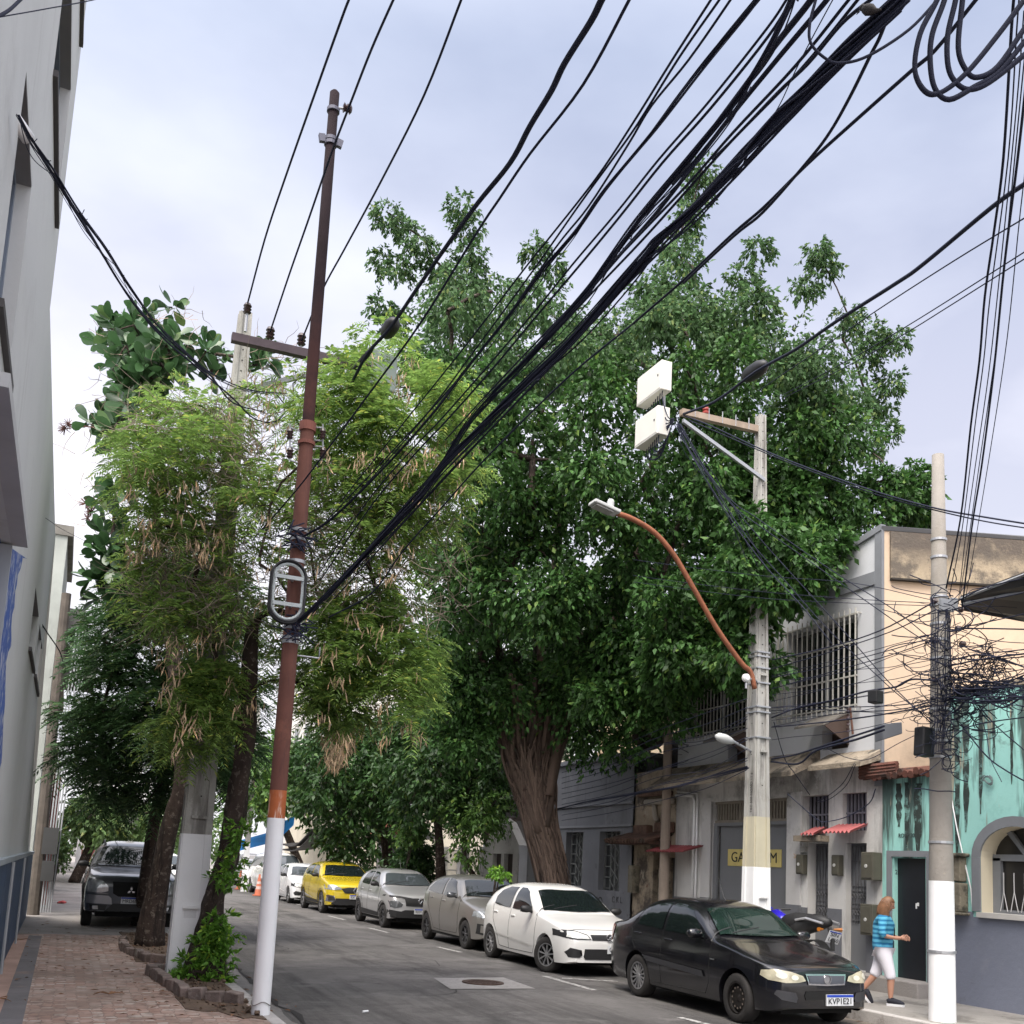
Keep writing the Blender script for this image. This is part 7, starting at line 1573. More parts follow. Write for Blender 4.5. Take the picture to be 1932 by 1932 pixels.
# --- white hatchback
hatch = dict(L=3.9, W=1.66, H=1.47, wb=2.47, fo=.80, R=.295, paint=P_white, handle_m=P_white, mirror_m=blackp, steer=.35,
    top=[(0, .58), (.02, .66), (.1, .745), (.35, .83), (.95, .95), (1.12, .99), (1.25, 1.07), (1.8, 1.385), (2.05, 1.44), (2.5, 1.47), (3.0, 1.44), (3.4, 1.33), (3.68, 1.08), (3.8, .95), (3.88, .8), (3.9, .6)],
    belt=[(0, .54), (.1, .66), (.35, .76), (1.0, .88), (1.5, .91), (3.0, .97), (3.6, 1.0), (3.8, .9), (3.9, .58)],
    wid=[(0, .74), (.04, .83), (.12, .90), (.3, .96), (.6, .99), (1, 1), (3.2, 1), (3.6, .95), (3.8, .88), (3.9, .75)], bot=[(0, .24), (.2, .2), (.45, .19), (3.5, .2), (3.8, .28), (3.9, .36)],
    cowl=(1.1, .98), roof=(1.86, 1.4), tail=(3.66, 1.1),
    side=[('front_window', [(1.40, .96), (1.5, 1.06), (1.88, 1.31), (2.08, 1.37), (2.28, 1.375), (2.30, .99)]), ('rear_side_window', [(2.40, .995), (2.38, 1.375), (2.75, 1.37), (3.0, 1.30), (3.15, 1.17), (3.16, 1.04), (2.95, 1.015)])],
    gaps=[[(1.2, .93), (1.2, .42), (1.3, .27), (2.34, .26)], [(2.35, .97), (2.35, .26), (2.8, .28), (2.88, .5), (3.1, .75), (3.2, 1.02)]],
    handles=[(2.2, .86), (3.02, .89)], mirror=(1.45, .98), rim=[('alloy', 9, .016), ('alloy', 9, .016)],
    patches=[('headlight', blackp, [(-.81, .645), (-.80, .75), (-.62, .755), (-.40, .69), (-.34, .61), (-.6, .61), (-.74, .625)], 'y', .008, True),
             ('lamp_lens', mat('clear_lens', (.62, .63, .6), .1, var=.15, vs=16, coat=.8), [(-.74, .645), (-.72, .735), (-.60, .735), (-.41, .675), (-.37, .62), (-.6, .625)], 'y', .015, True),
             ('grille', blackp, [(-.35, .69), (.35, .69), (.32, .60), (-.32, .60)], 'y', .008), ('hood_line', under, [(-.6, .766), (.6, .766), (.6, .76), (-.6, .76)], 'y', .004),
             ('bumper_intake', blackp, [(-.46, .46), (.46, .46), (.48, .33), (.44, .29), (-.44, .29), (-.48, .33)], 'y', .008),
             ('fog_recess', blackp, [(-.76, .40), (-.70, .475), (-.52, .44), (-.56, .39), (-.5, .36), (-.55, .32), (-.72, .32)], 'y', .008, True),
             ('side_moulding', mat('white_moulding', (.55, .54, .52), .4), [(1.36, .40), (3.0, .50), (3.0, .53), (1.36, .43)], 'x', .014, True)],
    plate=('QNW 9050', .16, .455, False), badge=('ringV', 0, .645, .062))
make_car('parked_car', 'white hatchback with turned front wheel behind the black sedan', 'car', 8.50, 15.26, hatch)
ka = dict(hatch, L=3.94, W=1.7, H=1.52, wb=2.49, paint=P_grey, handle_m=P_grey, mirror_m=P_dark, steer=0, glass=glass,
    top=[(0, .6), (.02, .68), (.1, .78), (.35, .88), (.85, 1.0), (1.05, 1.05), (1.25, 1.17), (1.75, 1.44), (2.05, 1.50), (2.5, 1.52), (3.0, 1.49), (3.4, 1.39), (3.7, 1.12), (3.82, .98), (3.91, .8), (3.94, .6)],
    belt=[(0, .56), (.1, .69), (.35, .80), (1.0, .93), (1.5, .96), (3.0, 1.04), (3.6, 1.08), (3.8, .95), (3.94, .58)], cowl=(1.04, 1.04), roof=(1.82, 1.45), tail=(3.7, 1.14),
    side=[('front_window', [(1.42, 1.03), (1.55, 1.14), (1.85, 1.36), (2.05, 1.41), (2.28, 1.42), (2.30, 1.05)]), ('rear_side_window', [(2.40, 1.055), (2.38, 1.42), (2.75, 1.41), (3.05, 1.33), (3.35, 1.15), (3.35, 1.11)])],
    gaps=[[(1.2, .97), (1.2, .42), (1.3, .29), (2.34, .28)], [(2.35, 1.02), (2.35, .28), (2.8, .3), (2.88, .5), (3.15, .8), (3.25, 1.08)]], handles=[(2.2, .93), (3.02, .97)], mirror=(1.48, 1.04), rim=[('alloy', 7, .02), ('alloy', 7, .02)], rim_m=mat('dark_rim', (.07, .07, .075), .5, metal=.4),
    patches=[('headlight', lens, [(-.82, .69), (-.80, .80), (-.66, .82), (-.46, .74), (-.42, .68), (-.62, .665)], 'y', .01, True),
             ('grille', blackp, [(-.42, .68), (.42, .68), (.46, .50), (.34, .36), (-.34, .36), (-.46, .50)], 'y', .008),
             ('fog_surround', blackp, [(-.80, .36), (-.79, .56), (-.56, .54), (-.52, .4), (-.60, .32)], 'y', .01, True), ('fog_inner', P_grey, [(-.755, .39), (-.75, .53), (-.6, .51), (-.57, .41), (-.63, .36)], 'y', .018, True)],
    plate=('OMX 6E22', 0, .42, False), badge=('oval', 0, .72, .06), extra=[antenna(2.0)], bot=[(0, .28), (.2, .23), (.45, .22), (3.5, .23), (3.8, .3), (3.94, .38)])
make_car('parked_car', 'beige grey hatchback with dark wheels between the white one and the silver compact', 'car', 8.68, 19.5, ka)
kwid = dict(hatch, L=3.7, W=1.62, H=1.53, wb=2.42, fo=.70, R=.30, paint=P_silver, handle_m=P_silver, mirror_m=blackp, steer=0, clad=.055, glass=mat('sky_glass', (.05, .06, .065), .03, spec=1),
    top=[(0, .7), (.02, .78), (.1, .88), (.35, .95), (.8, 1.04), (.98, 1.08), (1.15, 1.19), (1.6, 1.46), (1.85, 1.51), (2.4, 1.53), (2.9, 1.51), (3.25, 1.43), (3.5, 1.15), (3.6, 1.02), (3.68, .85), (3.7, .65)],
    belt=[(0, .66), (.1, .79), (.35, .87), (.9, .96), (1.5, .985), (2.8, 1.03), (3.4, 1.06), (3.6, .98), (3.7, .63)], wid=[(0, .80), (.04, .87), (.12, .93), (.3, .975), (.6, .99), (1, 1), (3.0, 1), (3.4, .96), (3.6, .9), (3.7, .8)],
    cowl=(.96, 1.07), roof=(1.66, 1.47), tail=(3.48, 1.16),
    side=[('front_window', [(1.28, 1.05), (1.4, 1.15), (1.7, 1.39), (1.85, 1.42), (2.1, 1.43), (2.12, 1.06)]), ('rear_side_window', [(2.22, 1.065), (2.2, 1.43), (2.6, 1.425), (2.8, 1.36), (2.98, 1.12), (2.9, 1.09)])],
    gaps=[[(1.08, .98), (1.08, .5), (1.18, .33), (2.16, .32)], [(2.17, 1.03), (2.17, .32), (2.55, .34), (2.65, .55), (2.9, .85), (3.0, 1.08)]], handles=[(2.0, .92), (2.82, .94)], mirror=(1.34, 1.07), rim=[('alloy', 8, .018), ('alloy', 8, .018)], rim_m=mat('dark_rim2', (.1, .1, .105), .45, metal=.5),
    patches=[('upper_lamp', blackp, [(-.79, .82), (-.78, .86), (-.5, .845), (-.2, .80), (.2, .80), (.5, .845), (.78, .86), (.79, .82), (.5, .80), (.3, .74), (-.3, .74), (-.5, .80)], 'y', .01),
             ('headlight', mat('dark_lens', (.09, .095, .1), .1, coat=1), [(-.76, .56), (-.78, .72), (-.58, .72), (-.46, .64), (-.5, .57), (-.65, .54)], 'y', .01, True),
             ('grille', blackp, [(-.42, .80), (.42, .80), (.38, .60), (-.38, .60)], 'y', .009),
             ('bumper_lower', blackp, [(-.79, .50), (-.5, .46), (-.4, .50), (.4, .50), (.5, .46), (.79, .50), (.78, .30), (-.78, .30)], 'y', .009)],
    plate=('RKM 7E56', .05, .47, True), badge=('rhomb', 0, .74, .06), bot=[(0, .3), (.2, .26), (.45, .25), (3.4, .26), (3.6, .32), (3.7, .4)], extra=[antenna(1.8)])
make_car('parked_car', 'silver compact crossover with black wheel arch cladding beside the yellow one', 'car', 8.62, 25.55, kwid)
capt = dict(kwid, L=4.33, W=1.80, H=1.62, wb=2.67, fo=.86, R=.335, paint=P_yellow, handle_m=P_yellow, mirror_m=blackp, glass=glass, clad=.06,
    top=[(0, .72), (.02, .82), (.12, .93), (.4, 1.02), (1.0, 1.12), (1.18, 1.15), (1.35, 1.24), (1.95, 1.54), (2.25, 1.60), (2.8, 1.62), (3.4, 1.58), (3.8, 1.46), (4.08, 1.18), (4.2, 1.05), (4.31, .88), (4.33, .65)],
    belt=[(0, .68), (.12, .83), (.4, .93), (1.1, 1.03), (1.7, 1.05), (3.3, 1.13), (4.0, 1.15), (4.2, 1.0), (4.33, .63)], wid=[(0, .76), (.04, .84), (.15, .92), (.35, .97), (.7, .99), (1.1, 1), (3.5, 1), (3.9, .96), (4.2, .88), (4.33, .78)],
    cowl=(1.16, 1.15), roof=(2.02, 1.55), tail=(4.05, 1.2), wt=.68,
    side=[('front_window', [(1.55, 1.12), (1.68, 1.21), (2.05, 1.45), (2.25, 1.49), (2.52, 1.5), (2.54, 1.14)]), ('rear_side_window', [(2.64, 1.145), (2.62, 1.5), (3.1, 1.49), (3.4, 1.42), (3.62, 1.22), (3.5, 1.18)])],
    gaps=[[(1.3, 1.03), (1.3, .55), (1.42, .36), (2.58, .35)], [(2.59, 1.1), (2.59, .35), (3.05, .38), (3.15, .6), (3.4, .95), (3.5, 1.16)]], handles=[(2.42, 1.0), (3.4, 1.04)], mirror=(1.62, 1.13), rim=[('alloy', 5, .03), ('alloy', 5, .03)], rim_m=alloy,
    patches=[('headlight', lens, [(-.87, .76), (-.86, .90), (-.68, .91), (-.46, .82), (-.44, .77), (-.62, .75)], 'y', .01, True), ('grille', blackp, [(-.46, .80), (-.2, .84), (.2, .84), (.46, .80), (.34, .66), (-.34, .66)], 'y', .009),
             ('drl', chrome, [(-.86, .40), (-.85, .60), (-.66, .57), (-.6, .42), (-.7, .38)], 'y', .01, True), ('drl_inner', blackp, [(-.82, .42), (-.815, .57), (-.68, .545), (-.64, .43)], 'y', .018, True),
             ('bumper_lower', blackp, [(-.6, .50), (.6, .50), (.75, .33), (.7, .28), (-.7, .28), (-.75, .33)], 'y', .009), ('door_accent', mat('accent_grey', (.4, .4, .4), .4), [(1.9, .44), (3.05, .48), (3.1, .56), (2.9, .53), (2.2, .46)], 'x', .016, True)],
    plate=('RXI 3H74', .02, .55, True), badge=('rhomb', 0, .75, .08), bot=[(0, .3), (.2, .27), (.5, .26), (4.0, .27), (4.2, .34), (4.33, .42)], extra=[])
make_car('parked_car', 'yellow crossover with black cladding parked beyond the silver compact', 'car', 8.52, 31.6, capt)
onix = dict(hatch, L=4.0, W=1.68, H=1.46, mirror_m=blackp, paint=paint('white_car_paint2', (.8, .8, .8)), glass=mat('sky_glass', (.05, .06, .065), .03, spec=1), steer=0, plate=None, badge=None, rim=[('alloy', 6, .02), ('alloy', 6, .02)])
make_car('parked_car', 'small white hatchback directly behind the yellow crossover', 'car', 8.62, 37.6, onix)
van = dict(capt, L=4.9, W=1.9, H=1.86, wb=3.0, fo=.95, paint=P_white, handle_m=P_white, mirror_m=P_white, clad=0, glass=mat('sky_glass', (.05, .06, .065), .03, spec=1), plate=None, badge=None,
    top=[(0, .8), (.02, .9), (.12, 1.0), (.4, 1.1), (.9, 1.2), (1.05, 1.23), (1.2, 1.32), (1.75, 1.76), (2.1, 1.84), (2.8, 1.86), (3.9, 1.84), (4.6, 1.78), (4.8, 1.5), (4.88, 1.1), (4.9, .7)],
    belt=[(0, .76), (.12, .9), (.4, 1.0), (1.1, 1.1), (1.7, 1.12), (4.6, 1.14), (4.8, 1.1), (4.9, .68)], wid=[(0, .8), (.04, .88), (.15, .94), (.35, .98), (.7, 1), (4.5, 1), (4.8, .95), (4.9, .85)], cowl=(1.03, 1.22), roof=(1.85, 1.78), tail=(4.75, 1.3),
    side=[('front_window', [(1.5, 1.18), (1.62, 1.28), (1.95, 1.64), (2.5, 1.66), (2.5, 1.18)]), ('rear_side_window', [(2.62, 1.18), (2.62, 1.66), (4.4, 1.62), (4.45, 1.2)])], gaps=[[(1.4, 1.1), (1.4, .4), (2.55, .38)], [(2.56, 1.1), (2.56, .38), (3.6, .4), (3.6, 1.1)]], patches=[('headlight', lens, [(-.9, .8), (-.9, .95), (-.6, .94), (-.55, .82)], 'y', .01, True), ('grille', blackp, [(-.45, .84), (.45, .84), (.4, .62), (-.4, .62)], 'y', .009)], bot=[(0, .32), (.2, .3), (4.6, .3), (4.9, .42)])
make_car('parked_van', 'tall white van with roof ledge behind the small white hatchback', 'van', 8.85, 43.6, van)
sil = dict(sedan, paint=P_silver, handle_m=P_silver, plate=None, badge=None, steer=0, rim=[('alloy', 6, .02), ('alloy', 6, .02)], L=4.13, glass=mat('sky_glass', (.05, .06, .065), .03, spec=1),
    patches=[('headlight', mat('clear_lens2', (.6, .6, .6), .15, coat=.8), [(-.80, .62), (-.76, .73), (-.6, .76), (-.42, .70), (-.38, .62), (-.6, .60)], 'y', .012, True), ('grille', chrome, [(-.25, .66), (.25, .66), (.22, .57), (-.22, .57)], 'y', .012), ('grille_inner', blackp, [(-.22, .64), (.22, .64), (.2, .585), (-.2, .585)], 'y', .018),
             ('bumper_intake', blackp, [(-.55, .42), (.55, .42), (.5, .3), (-.5, .3)], 'y', .008)])
def openlid(t, local, bvh, L, Wd):
    mb = MB(); n = 9
    for k in range(n):
        pass
    mb.prism([(-.62, 1.0, 1.40), (-.55, 1.15, 1.62), (-.3, 1.25, 1.74), (.3, 1.25, 1.74), (.55, 1.15, 1.62), (.62, 1.0, 1.40), (.5, 1.02, 1.42), (.45, 1.12, 1.58), (.25, 1.2, 1.66), (-.25, 1.2, 1.66), (-.45, 1.12, 1.58), (-.5, 1.02, 1.42)], (0, .07, 0)); local(mb, 'open_tailgate', P_dark)
sil['extra'] = [openlid]
make_car('parked_car', 'silver sedan facing the camera with raised rear lid under the blue awning', 'car', 9.5, 54.5, sil)
# --- pickup on the left pavement
pk_ = dict(capt, L=4.9, W=1.84, H=1.76, wb=3.0, fo=.82, R=.37, paint=P_dark, handle_m=P_dark, mirror_m=blackp, clad=.08, glass=glass, ag=.07,
    top=[(0, .86), (.02, .95), (.1, 1.04), (.4, 1.10), (1.1, 1.18), (1.28, 1.20), (1.45, 1.30), (1.95, 1.66), (2.2, 1.72), (2.7, 1.76), (3.3, 1.74), (4.5, 1.68), (4.78, 1.3), (4.86, 1.1), (4.9, .7)],
    belt=[(0, .82), (.1, .95), (.4, 1.02), (1.1, 1.08), (1.7, 1.1), (4.6, 1.14), (4.8, 1.05), (4.9, .68)], wid=[(0, .78), (.04, .86), (.12, .92), (.3, .97), (.6, .99), (1, 1), (4.4, 1), (4.8, .95), (4.9, .85)],
    cowl=(1.26, 1.2), roof=(2.02, 1.68), tail=(4.7, 1.3), wt=.70,
    side=[('front_window', [(1.65, 1.15), (1.8, 1.26), (2.08, 1.56), (2.6, 1.6), (2.6, 1.16)]), ('rear_side_window', [(2.7, 1.16), (2.7, 1.6), (3.6, 1.58), (3.65, 1.2)])], gaps=[[(1.45, 1.08), (1.45, .6), (1.55, .45), (2.65, .43)], [(2.66, 1.1), (2.66, .43), (3.2, .5), (3.7, 1.1)]], handles=[(2.5, 1.02), (3.5, 1.05)], mirror=(1.7, 1.2),
    patches=[('headlight', lens, [(-.84, .72), (-.84, .90), (-.76, .97), (-.58, .95), (-.46, .84), (-.45, .74), (-.6, .70)], 'y', .012, True),
             ('headlight_trim', P_dark, [(-.86, .69), (-.45, .67), (-.44, .70), (-.85, .72)], 'y', .016, True),
             ('grille', mat('matte_black', (.004, .004, .004), .8), [(-.38, .93), (.38, .93), (.36, .70), (.26, .64), (-.26, .64), (-.36, .70)], 'y', .012),
             ('bumper_side', paint('bumper_silver', (.28, .28, .30), .5, .35), [(-.86, .67), (-.44, .65), (-.38, .60), (-.36, .48), (-.84, .50)], 'y', .02, True),
             ('fog_recess', blackp, [(-.78, .47), (-.45, .46), (-.48, .36), (-.74, .37)], 'y', .01, True), ('fog_lamp', lens, [(-.72, .45), (-.62, .45), (-.61, .38), (-.71, .38)], 'y', .02, True),
             ('bumper_lower', blackp, [(-.34, .50), (.34, .50), (.5, .34), (.45, .28), (-.45, .28), (-.5, .34)], 'y', .01), ('hood_scoop', blackp, [(-.05, .75), (.18, .75), (.16, .7), (-.03, .7)], 'z', .02)],
    plate=('MRD6I0L', 0, .565, True), badge=('three', -.02, .76, .085), bot=[(0, .34), (.2, .32), (.5, .38), (4.5, .38), (4.9, .45)], extra=[rails(2.1, 3.9, .56)], rim=[('alloy', 6, .03), ('alloy', 6, .03)])
make_car('parked_pickup', 'dark grey high riding pickup parked on the left pavement behind the twin trunks', 'pickup truck', 1.42, 22.2, pk_, z=ZL-.01, rotz=-.015)
w2_ = dict(onix)
make_car('parked_car', 'white car with glimpsed windscreen on the road beyond the dark pickup', 'car', 3.6, 40.5, dict(capt, paint=P_white, handle_m=P_white, clad=0, plate=None, badge=None, glass=mat('sky_glass', (.05, .06, .065), .03, spec=1)))
make_car('parked_car', 'pale car far down the street beside the blue awning pole', 'car', 5.1, 58, dict(onix, paint=P_silver))
# ================================================================ motorbike
bx, by = 9.95, 12.1
def bike():
    c = onZ(1530, 1800, ZR); X0, Y0 = 10.42, 13.32
    t = thing('motorcycle', 'black motorcycle with blue tank leaning on the kerb beside the black sedan', 'motorcycle', (X0, Y0, ZR))
    # rear wheel nearest the camera, front wheel away up the street
    R_ = .31
    def W3(x, y, z): return V3((X0+x+.10*z, Y0+y, ZR+z))
    for y, nm in ((-.72, 'wheel'), (.62, 'wheel')):
        wm = MB(); wm.lathe([(R_*.72, -.05), (R_*.95, -.065), (R_, 0), (R_*.95, .065), (R_*.72, .05)], (0, 0, 0), 'x', 28); o = None
        cc = W3(0, y, R_); wm.v = [tuple(cc+V3(v)) for v in wm.v]; o = wm.build(nm, tyre, t, smooth=True)
        rm = MB().lathe([(R_*.66, -.03), (R_*.74, -.03), (R_*.74, .03), (R_*.66, .03)], tuple(cc), 'x', 28)
        for i in range(5): a = i*1.256; rm.tube([cc, cc+V3((0, R_*.7*math.cos(a), R_*.7*math.sin(a)))], .014, 5)
        rm.build('rim', blackp, o)
    MB().tube([W3(0, -.72, .31), W3(0, -.3, .45), W3(0, .1, .5)], .045, 8).tube([W3(0, .62, .31), W3(0, .5, .75), W3(0, .42, .98)], .03, 8).build('frame', blackp, t)
    MB().tube([W3(0, -.25, .62), W3(0, 0, .55), W3(0, .3, .45)], [.12, .17, .13], 12).build('engine', mat('engine_grey', (.08, .08, .085), .5, metal=.5), t)
    MB().tube([W3(0, -1.0, .93), W3(0, -.8, .93), W3(0, -.5, .86), W3(0, -.2, .80)], [.05, .12, .14, .10], 12).build('tail', blackp, t, smooth=True)
    MB().tube([W3(0, -.62, .93), W3(0, -.35, .90), W3(0, -.1, .86)], [.10, .14, .12], 10).build('seat', mat('seat_black', (.01, .01, .011), .8), t, smooth=True)
    MB().tube([W3(-.14, -1.02, .92), W3(-.17, -.7, .97), W3(-.14, -.45, .93)], .018, 6).tube([W3(.14, -1.02, .92), W3(.17, -.7, .97), W3(.14, -.45, .93)], .018, 6).build('grab_rail', mat('rail_silver', (.45, .45, .46), .35, metal=.6), t)
    MB().tube([W3(0, -.12, .84), W3(0, 0, .89), W3(0, .14, .93), W3(0, .28, .92), W3(0, .40, .86)], [.05, .10, .125, .11, .06], 12).build('tank', mat('bike_blue', (.03, .02, .45), .25, coat=.8), t, smooth=True)
    MB().tube([W3(-.14, .36, .78), W3(-.15, .46, .98), W3(-.06, .56, 1.08), W3(.06, .56, 1.08), W3(.15, .46, .98), W3(.14, .36, .78)], [.03, .07, .075, .075, .07, .03], 8).build('fairing', mat('bike_blue', (.03, .02, .45), .25, coat=.8), t, smooth=True)
    MB().tube([W3(-.36, .30, 1.05), W3(-.1, .42, 1.03), W3(.1, .42, 1.03), W3(.36, .30, 1.05)], .016, 6).build('handlebar', blackp, t)
    MB().tube([W3(0, -1.0, .86), W3(0, -1.08, .7), W3(0, -1.1, .56)], .035, 6).build('mudguard_stay', blackp, t)
    pts = [W3(0, -.72+.36*math.cos(a), .31+.36*math.sin(a)) for a in np.linspace(.6, 3.3, 12)]
    mb = MB()
    for a, b in zip(pts, pts[1:]): mb.prism([a-V3((.07, 0, 0)), a+V3((.07, 0, 0)), b+V3((.07, 0, 0)), b-V3((.07, 0, 0))], V3((0, 0, .012)))
    mb.build('mudguard', blackp, t)
    pc = W3(0, -1.1, .74); u = V3((.98, -.05, -.18)).normalized(); v = V3((.16, -.35, .92)).normalized(); v = (v-u*v.dot(u)).normalized(); n_ = u.cross(v)
    po = MB().obox(pc+n_*0, (.2, .17, .008), Matrix([[u.x, v.x, n_.x], [u.y, v.y, n_.y], [u.z, v.z, n_.z]])).build('number_plate', platew, t)
    text_obj('plate_lettering', 'SIN', .075, mat('plate_black', (.015, .015, .02), .6), frame(pc+v*.035+n_*.006, u, v), po, width=.13)
    text_obj('plate_lettering', '1A60', .075, mat('plate_black', (.015, .015, .02), .6), frame(pc-v*.04+n_*.006, u, v), po, width=.16)
    MB().obox(pc+v*.075+n_*.006, (.19, .015, .002), Matrix([[u.x, v.x, n_.x], [u.y, v.y, n_.y], [u.z, v.z, n_.z]])).build('plate_band', mat('plate_blue', (.01, .05, .4), .5), po)
    MB().tube([W3(-.09, -.98, .84), W3(-.20, -1.02, .84)], [.012, .03], 6).tube([W3(.09, -.98, .84), W3(.20, -1.02, .84)], [.012, .03], 6).build('indicator', mat('amber_lens', (.4, .14, .02), .3), t)
    MB().tube([W3(.14, -.9, .42), W3(.15, -.5, .35), W3(.13, 0, .28)], [.05, .05, .03], 10).build('exhaust', mat('engine_grey', (.08, .08, .085), .5, metal=.5), t, smooth=True)
bike()
bpy.data.objects['motorcycle'].scale = (1.08, 1.08, 1.08)
# ================================================================ the woman
def skin_mesh(name, verts, edges, radii, m, parent, sub=2, root=0):
    me = bpy.data.meshes.new(name+'_cage'); off = V3(parent_loc(parent)); me.from_pydata([tuple(V3(v)-off) for v in verts], edges, [])
    o = bpy.data.objects.new(name, me); COL.objects.link(o)
    sk = o.modifiers.new('s', 'SKIN'); sk.use_smooth_shade = True
    lay = me.skin_vertices[0].data if me.skin_vertices else None
    if lay is None:
        bm = bmesh.new(); bm.from_mesh(me); bm.verts.layers.skin.verify(); bm.to_mesh(me); bm.free(); lay = me.skin_vertices[0].data
    for i, r in enumerate(radii):
        lay[i].radius = r if isinstance(r, tuple) else (r, r); lay[i].use_root = (i == root)
    sb = o.modifiers.new('u', 'SUBSURF'); sb.levels = sub; sb.render_levels = sub
    dg = bpy.context.evaluated_depsgraph_get(); dg.update(); m2 = bpy.data.meshes.new_from_object(o.evaluated_get(dg)); bpy.data.objects.remove(o)
    m2.materials.clear(); m2.materials.append(m); m2.polygons.foreach_set('use_smooth', [True]*len(m2.polygons))
    o = bpy.data.objects.new(name, m2); COL.objects.link(o); o.parent = parent; return o
def woman():
    f = onZ(1688, 1898, ZR); bx, by = 10.36, 11.0
    # local axes: she walks to the right of the picture: forward = fw, her left side faces away
    cr_ = V3(tuple(RC@np.array([1., 0, 0]))); cr_.z = 0; cr_.normalize(); cf = V3((-cr_.y, cr_.x, 0))   # picture right, away from camera
    fw = (cr_*.93-cf*.36).normalized(); sd = V3((-fw.y, fw.x, 0))        # sd: her left (away)
    base = V3((bx, by, ZR)); H_ = 1.56
    t = thing('person', 'woman in a blue striped top and white cropped trousers walking past the black door', 'person', base)
    def P(a, b, z): return base+fw*a+sd*b+V3((0, 0, z))
    skin = mat('skin', (.42, .22, .15), .55, var=.06, vs=6, spec=.4)
    hip = (0, 0, .84)
    # body: one continuous figure (legs, torso, neck, head, arms)
    hp = P(0, 0, .86)
    V = [hp, P(0, 0, 1.0), P(.01, 0, 1.15), P(.02, 0, 1.25), P(.035, 0, 1.32), P(.06, 0, 1.38)]
    E = [(0, 1), (1, 2), (2, 3), (3, 4), (4, 5)]; Rr = [.075, .09, .115, .11, .05, .048]
    def chain(start, pts, rs):
        last = start
        for p, r in zip(pts, rs): V.append(p); Rr.append(r); E.append((last, len(V)-1)); last = len(V)-1
        return last
    # near (her right) leg forward, far leg trailing
    chain(0, [P(.02, -.085, .80), P(.10, -.085, .48), P(.12, -.085, .40), P(.115, -.085, .25), P(.115, -.085, .09), P(.20, -.085, .045), P(.255, -.085, .04)], [.06, .062, .058, .05, .032, .035, .028])
    chain(0, [P(-.01, .085, .80), P(-.07, .085, .50), P(-.10, .085, .43), P(-.215, .085, .28), P(-.30, .085, .16), P(-.235, .085, .08), P(-.185, .085, .04)], [.06, .062, .058, .048, .032, .034, .028])
    def arm(sgn, elbow, wrist, hand):
        return chain(3, [P(.02, sgn*.15, 1.255), P(*elbow), P(*wrist), P(*hand)], [.055, .040, .026, .028])
    arm(-1, (-.02, -.215, 1.02), (.19, -.13, .985), (.255, -.085, .985))
    arm(1, (.02, .215, 1.03), (.225, .06, .985), (.29, .02, .985))
    skin_mesh('body', V, E, Rr, skin, t, 2)
    # head
    hc = P(.075, 0, 1.465); tilt = Matrix.Rotation(math.radians(22), 3, sd)
    bm = bmesh.new(); bmesh.ops.create_uvsphere(bm, u_segments=28, v_segments=20, radius=1)
    for v in bm.verts:
        x, y, z = v.co; k = 1
        xx = x*.092; yy = y*.072; z2 = z*.112
        if z < -.1: xx *= 1-.22*(-z); yy *= 1-.38*(-z-.1)
        if x > .3: xx += -.012*max(0, 1-abs(z)*1.2)*.5
        # nose, brow, lips, chin and eye sockets on the front
        if x > .4:
            gs = lambda y0, z0, s, a: a*math.exp(-((y-y0)**2+(z-z0)**2)/s**2)
            xx += gs(0, -.12, .16, .024)+gs(0, .02, .12, .008)+gs(0, -.46, .15, .008)+gs(0, -.82, .2, .010)+gs(.0, .3, .35, .004)
            xx -= gs(.36, .10, .16, .010)+gs(-.36, .10, .16, .010)+gs(0, -.32, .1, .004)
        v.co = V3((xx, yy, z2))
    def toW(v): return hc+tilt.inverted()@(fw*v[0]+sd*v[1]+V3((0, 0, v[2]))) if False else hc+(tilt@(fw*v[0]+sd*v[1]+V3((0, 0, v[2]))))
    me = bpy.data.meshes.new('head'); bm.to_mesh(me); bm.free()
    for v in me.vertices: v.co = toW(v.co.copy())-base
    me.materials.append(skin); me.polygons.foreach_set('use_smooth', [True]*len(me.polygons)); hd = bpy.data.objects.new('head', me); COL.objects.link(hd); hd.parent = t
    MB().tube([toW((.012, -.072, .0)), toW((.0, -.080, -.01)), toW((.0, -.074, -.03))], [.012, .017, .008], 8).build('ear', skin, hd, smooth=True)
    for s in (-1, 1): MB().tube([toW((.080, s*.024, .012)), toW((.0765, s*.042, .012))], .0055, 6).build('eye', mat('eye_dark', (.03, .02, .02), .3), hd)
    MB().tube([toW((.088, -.018, -.05)), toW((.093, 0, -.049)), toW((.088, .018, -.05))], .0045, 5).build('mouth', mat('lips', (.32, .11, .09), .5), hd)
    # hair to the shoulders
    hair = mat('hair_auburn', (.20, .095, .045), .5, var=.25, vs=20); mb = MB(); n = 26
    g = random.Random(3)
    bm = bmesh.new(); bmesh.ops.create_uvsphere(bm, u_segments=28, v_segments=18, radius=1); rm_ = []
    for v in bm.verts:
        x, y, z = v.co; v.co = V3((x*.104-.010, y*.088, z*.118+.010))
        if (x > .52 and z < .42) or (z < -.55): rm_.append(v)
    bmesh.ops.delete(bm, geom=rm_, context='VERTS')
    me = bpy.data.meshes.new('hair'); bm.to_mesh(me); bm.free()
    for v in me.vertices: v.co = toW(v.co.copy())-base
    me.materials.append(hair); me.polygons.foreach_set('use_smooth', [True]*len(me.polygons)); ho = bpy.data.objects.new('hair', me); COL.objects.link(ho); ho.parent = t
    sm = ho.modifiers.new('t', 'SOLIDIFY'); sm.thickness = .012
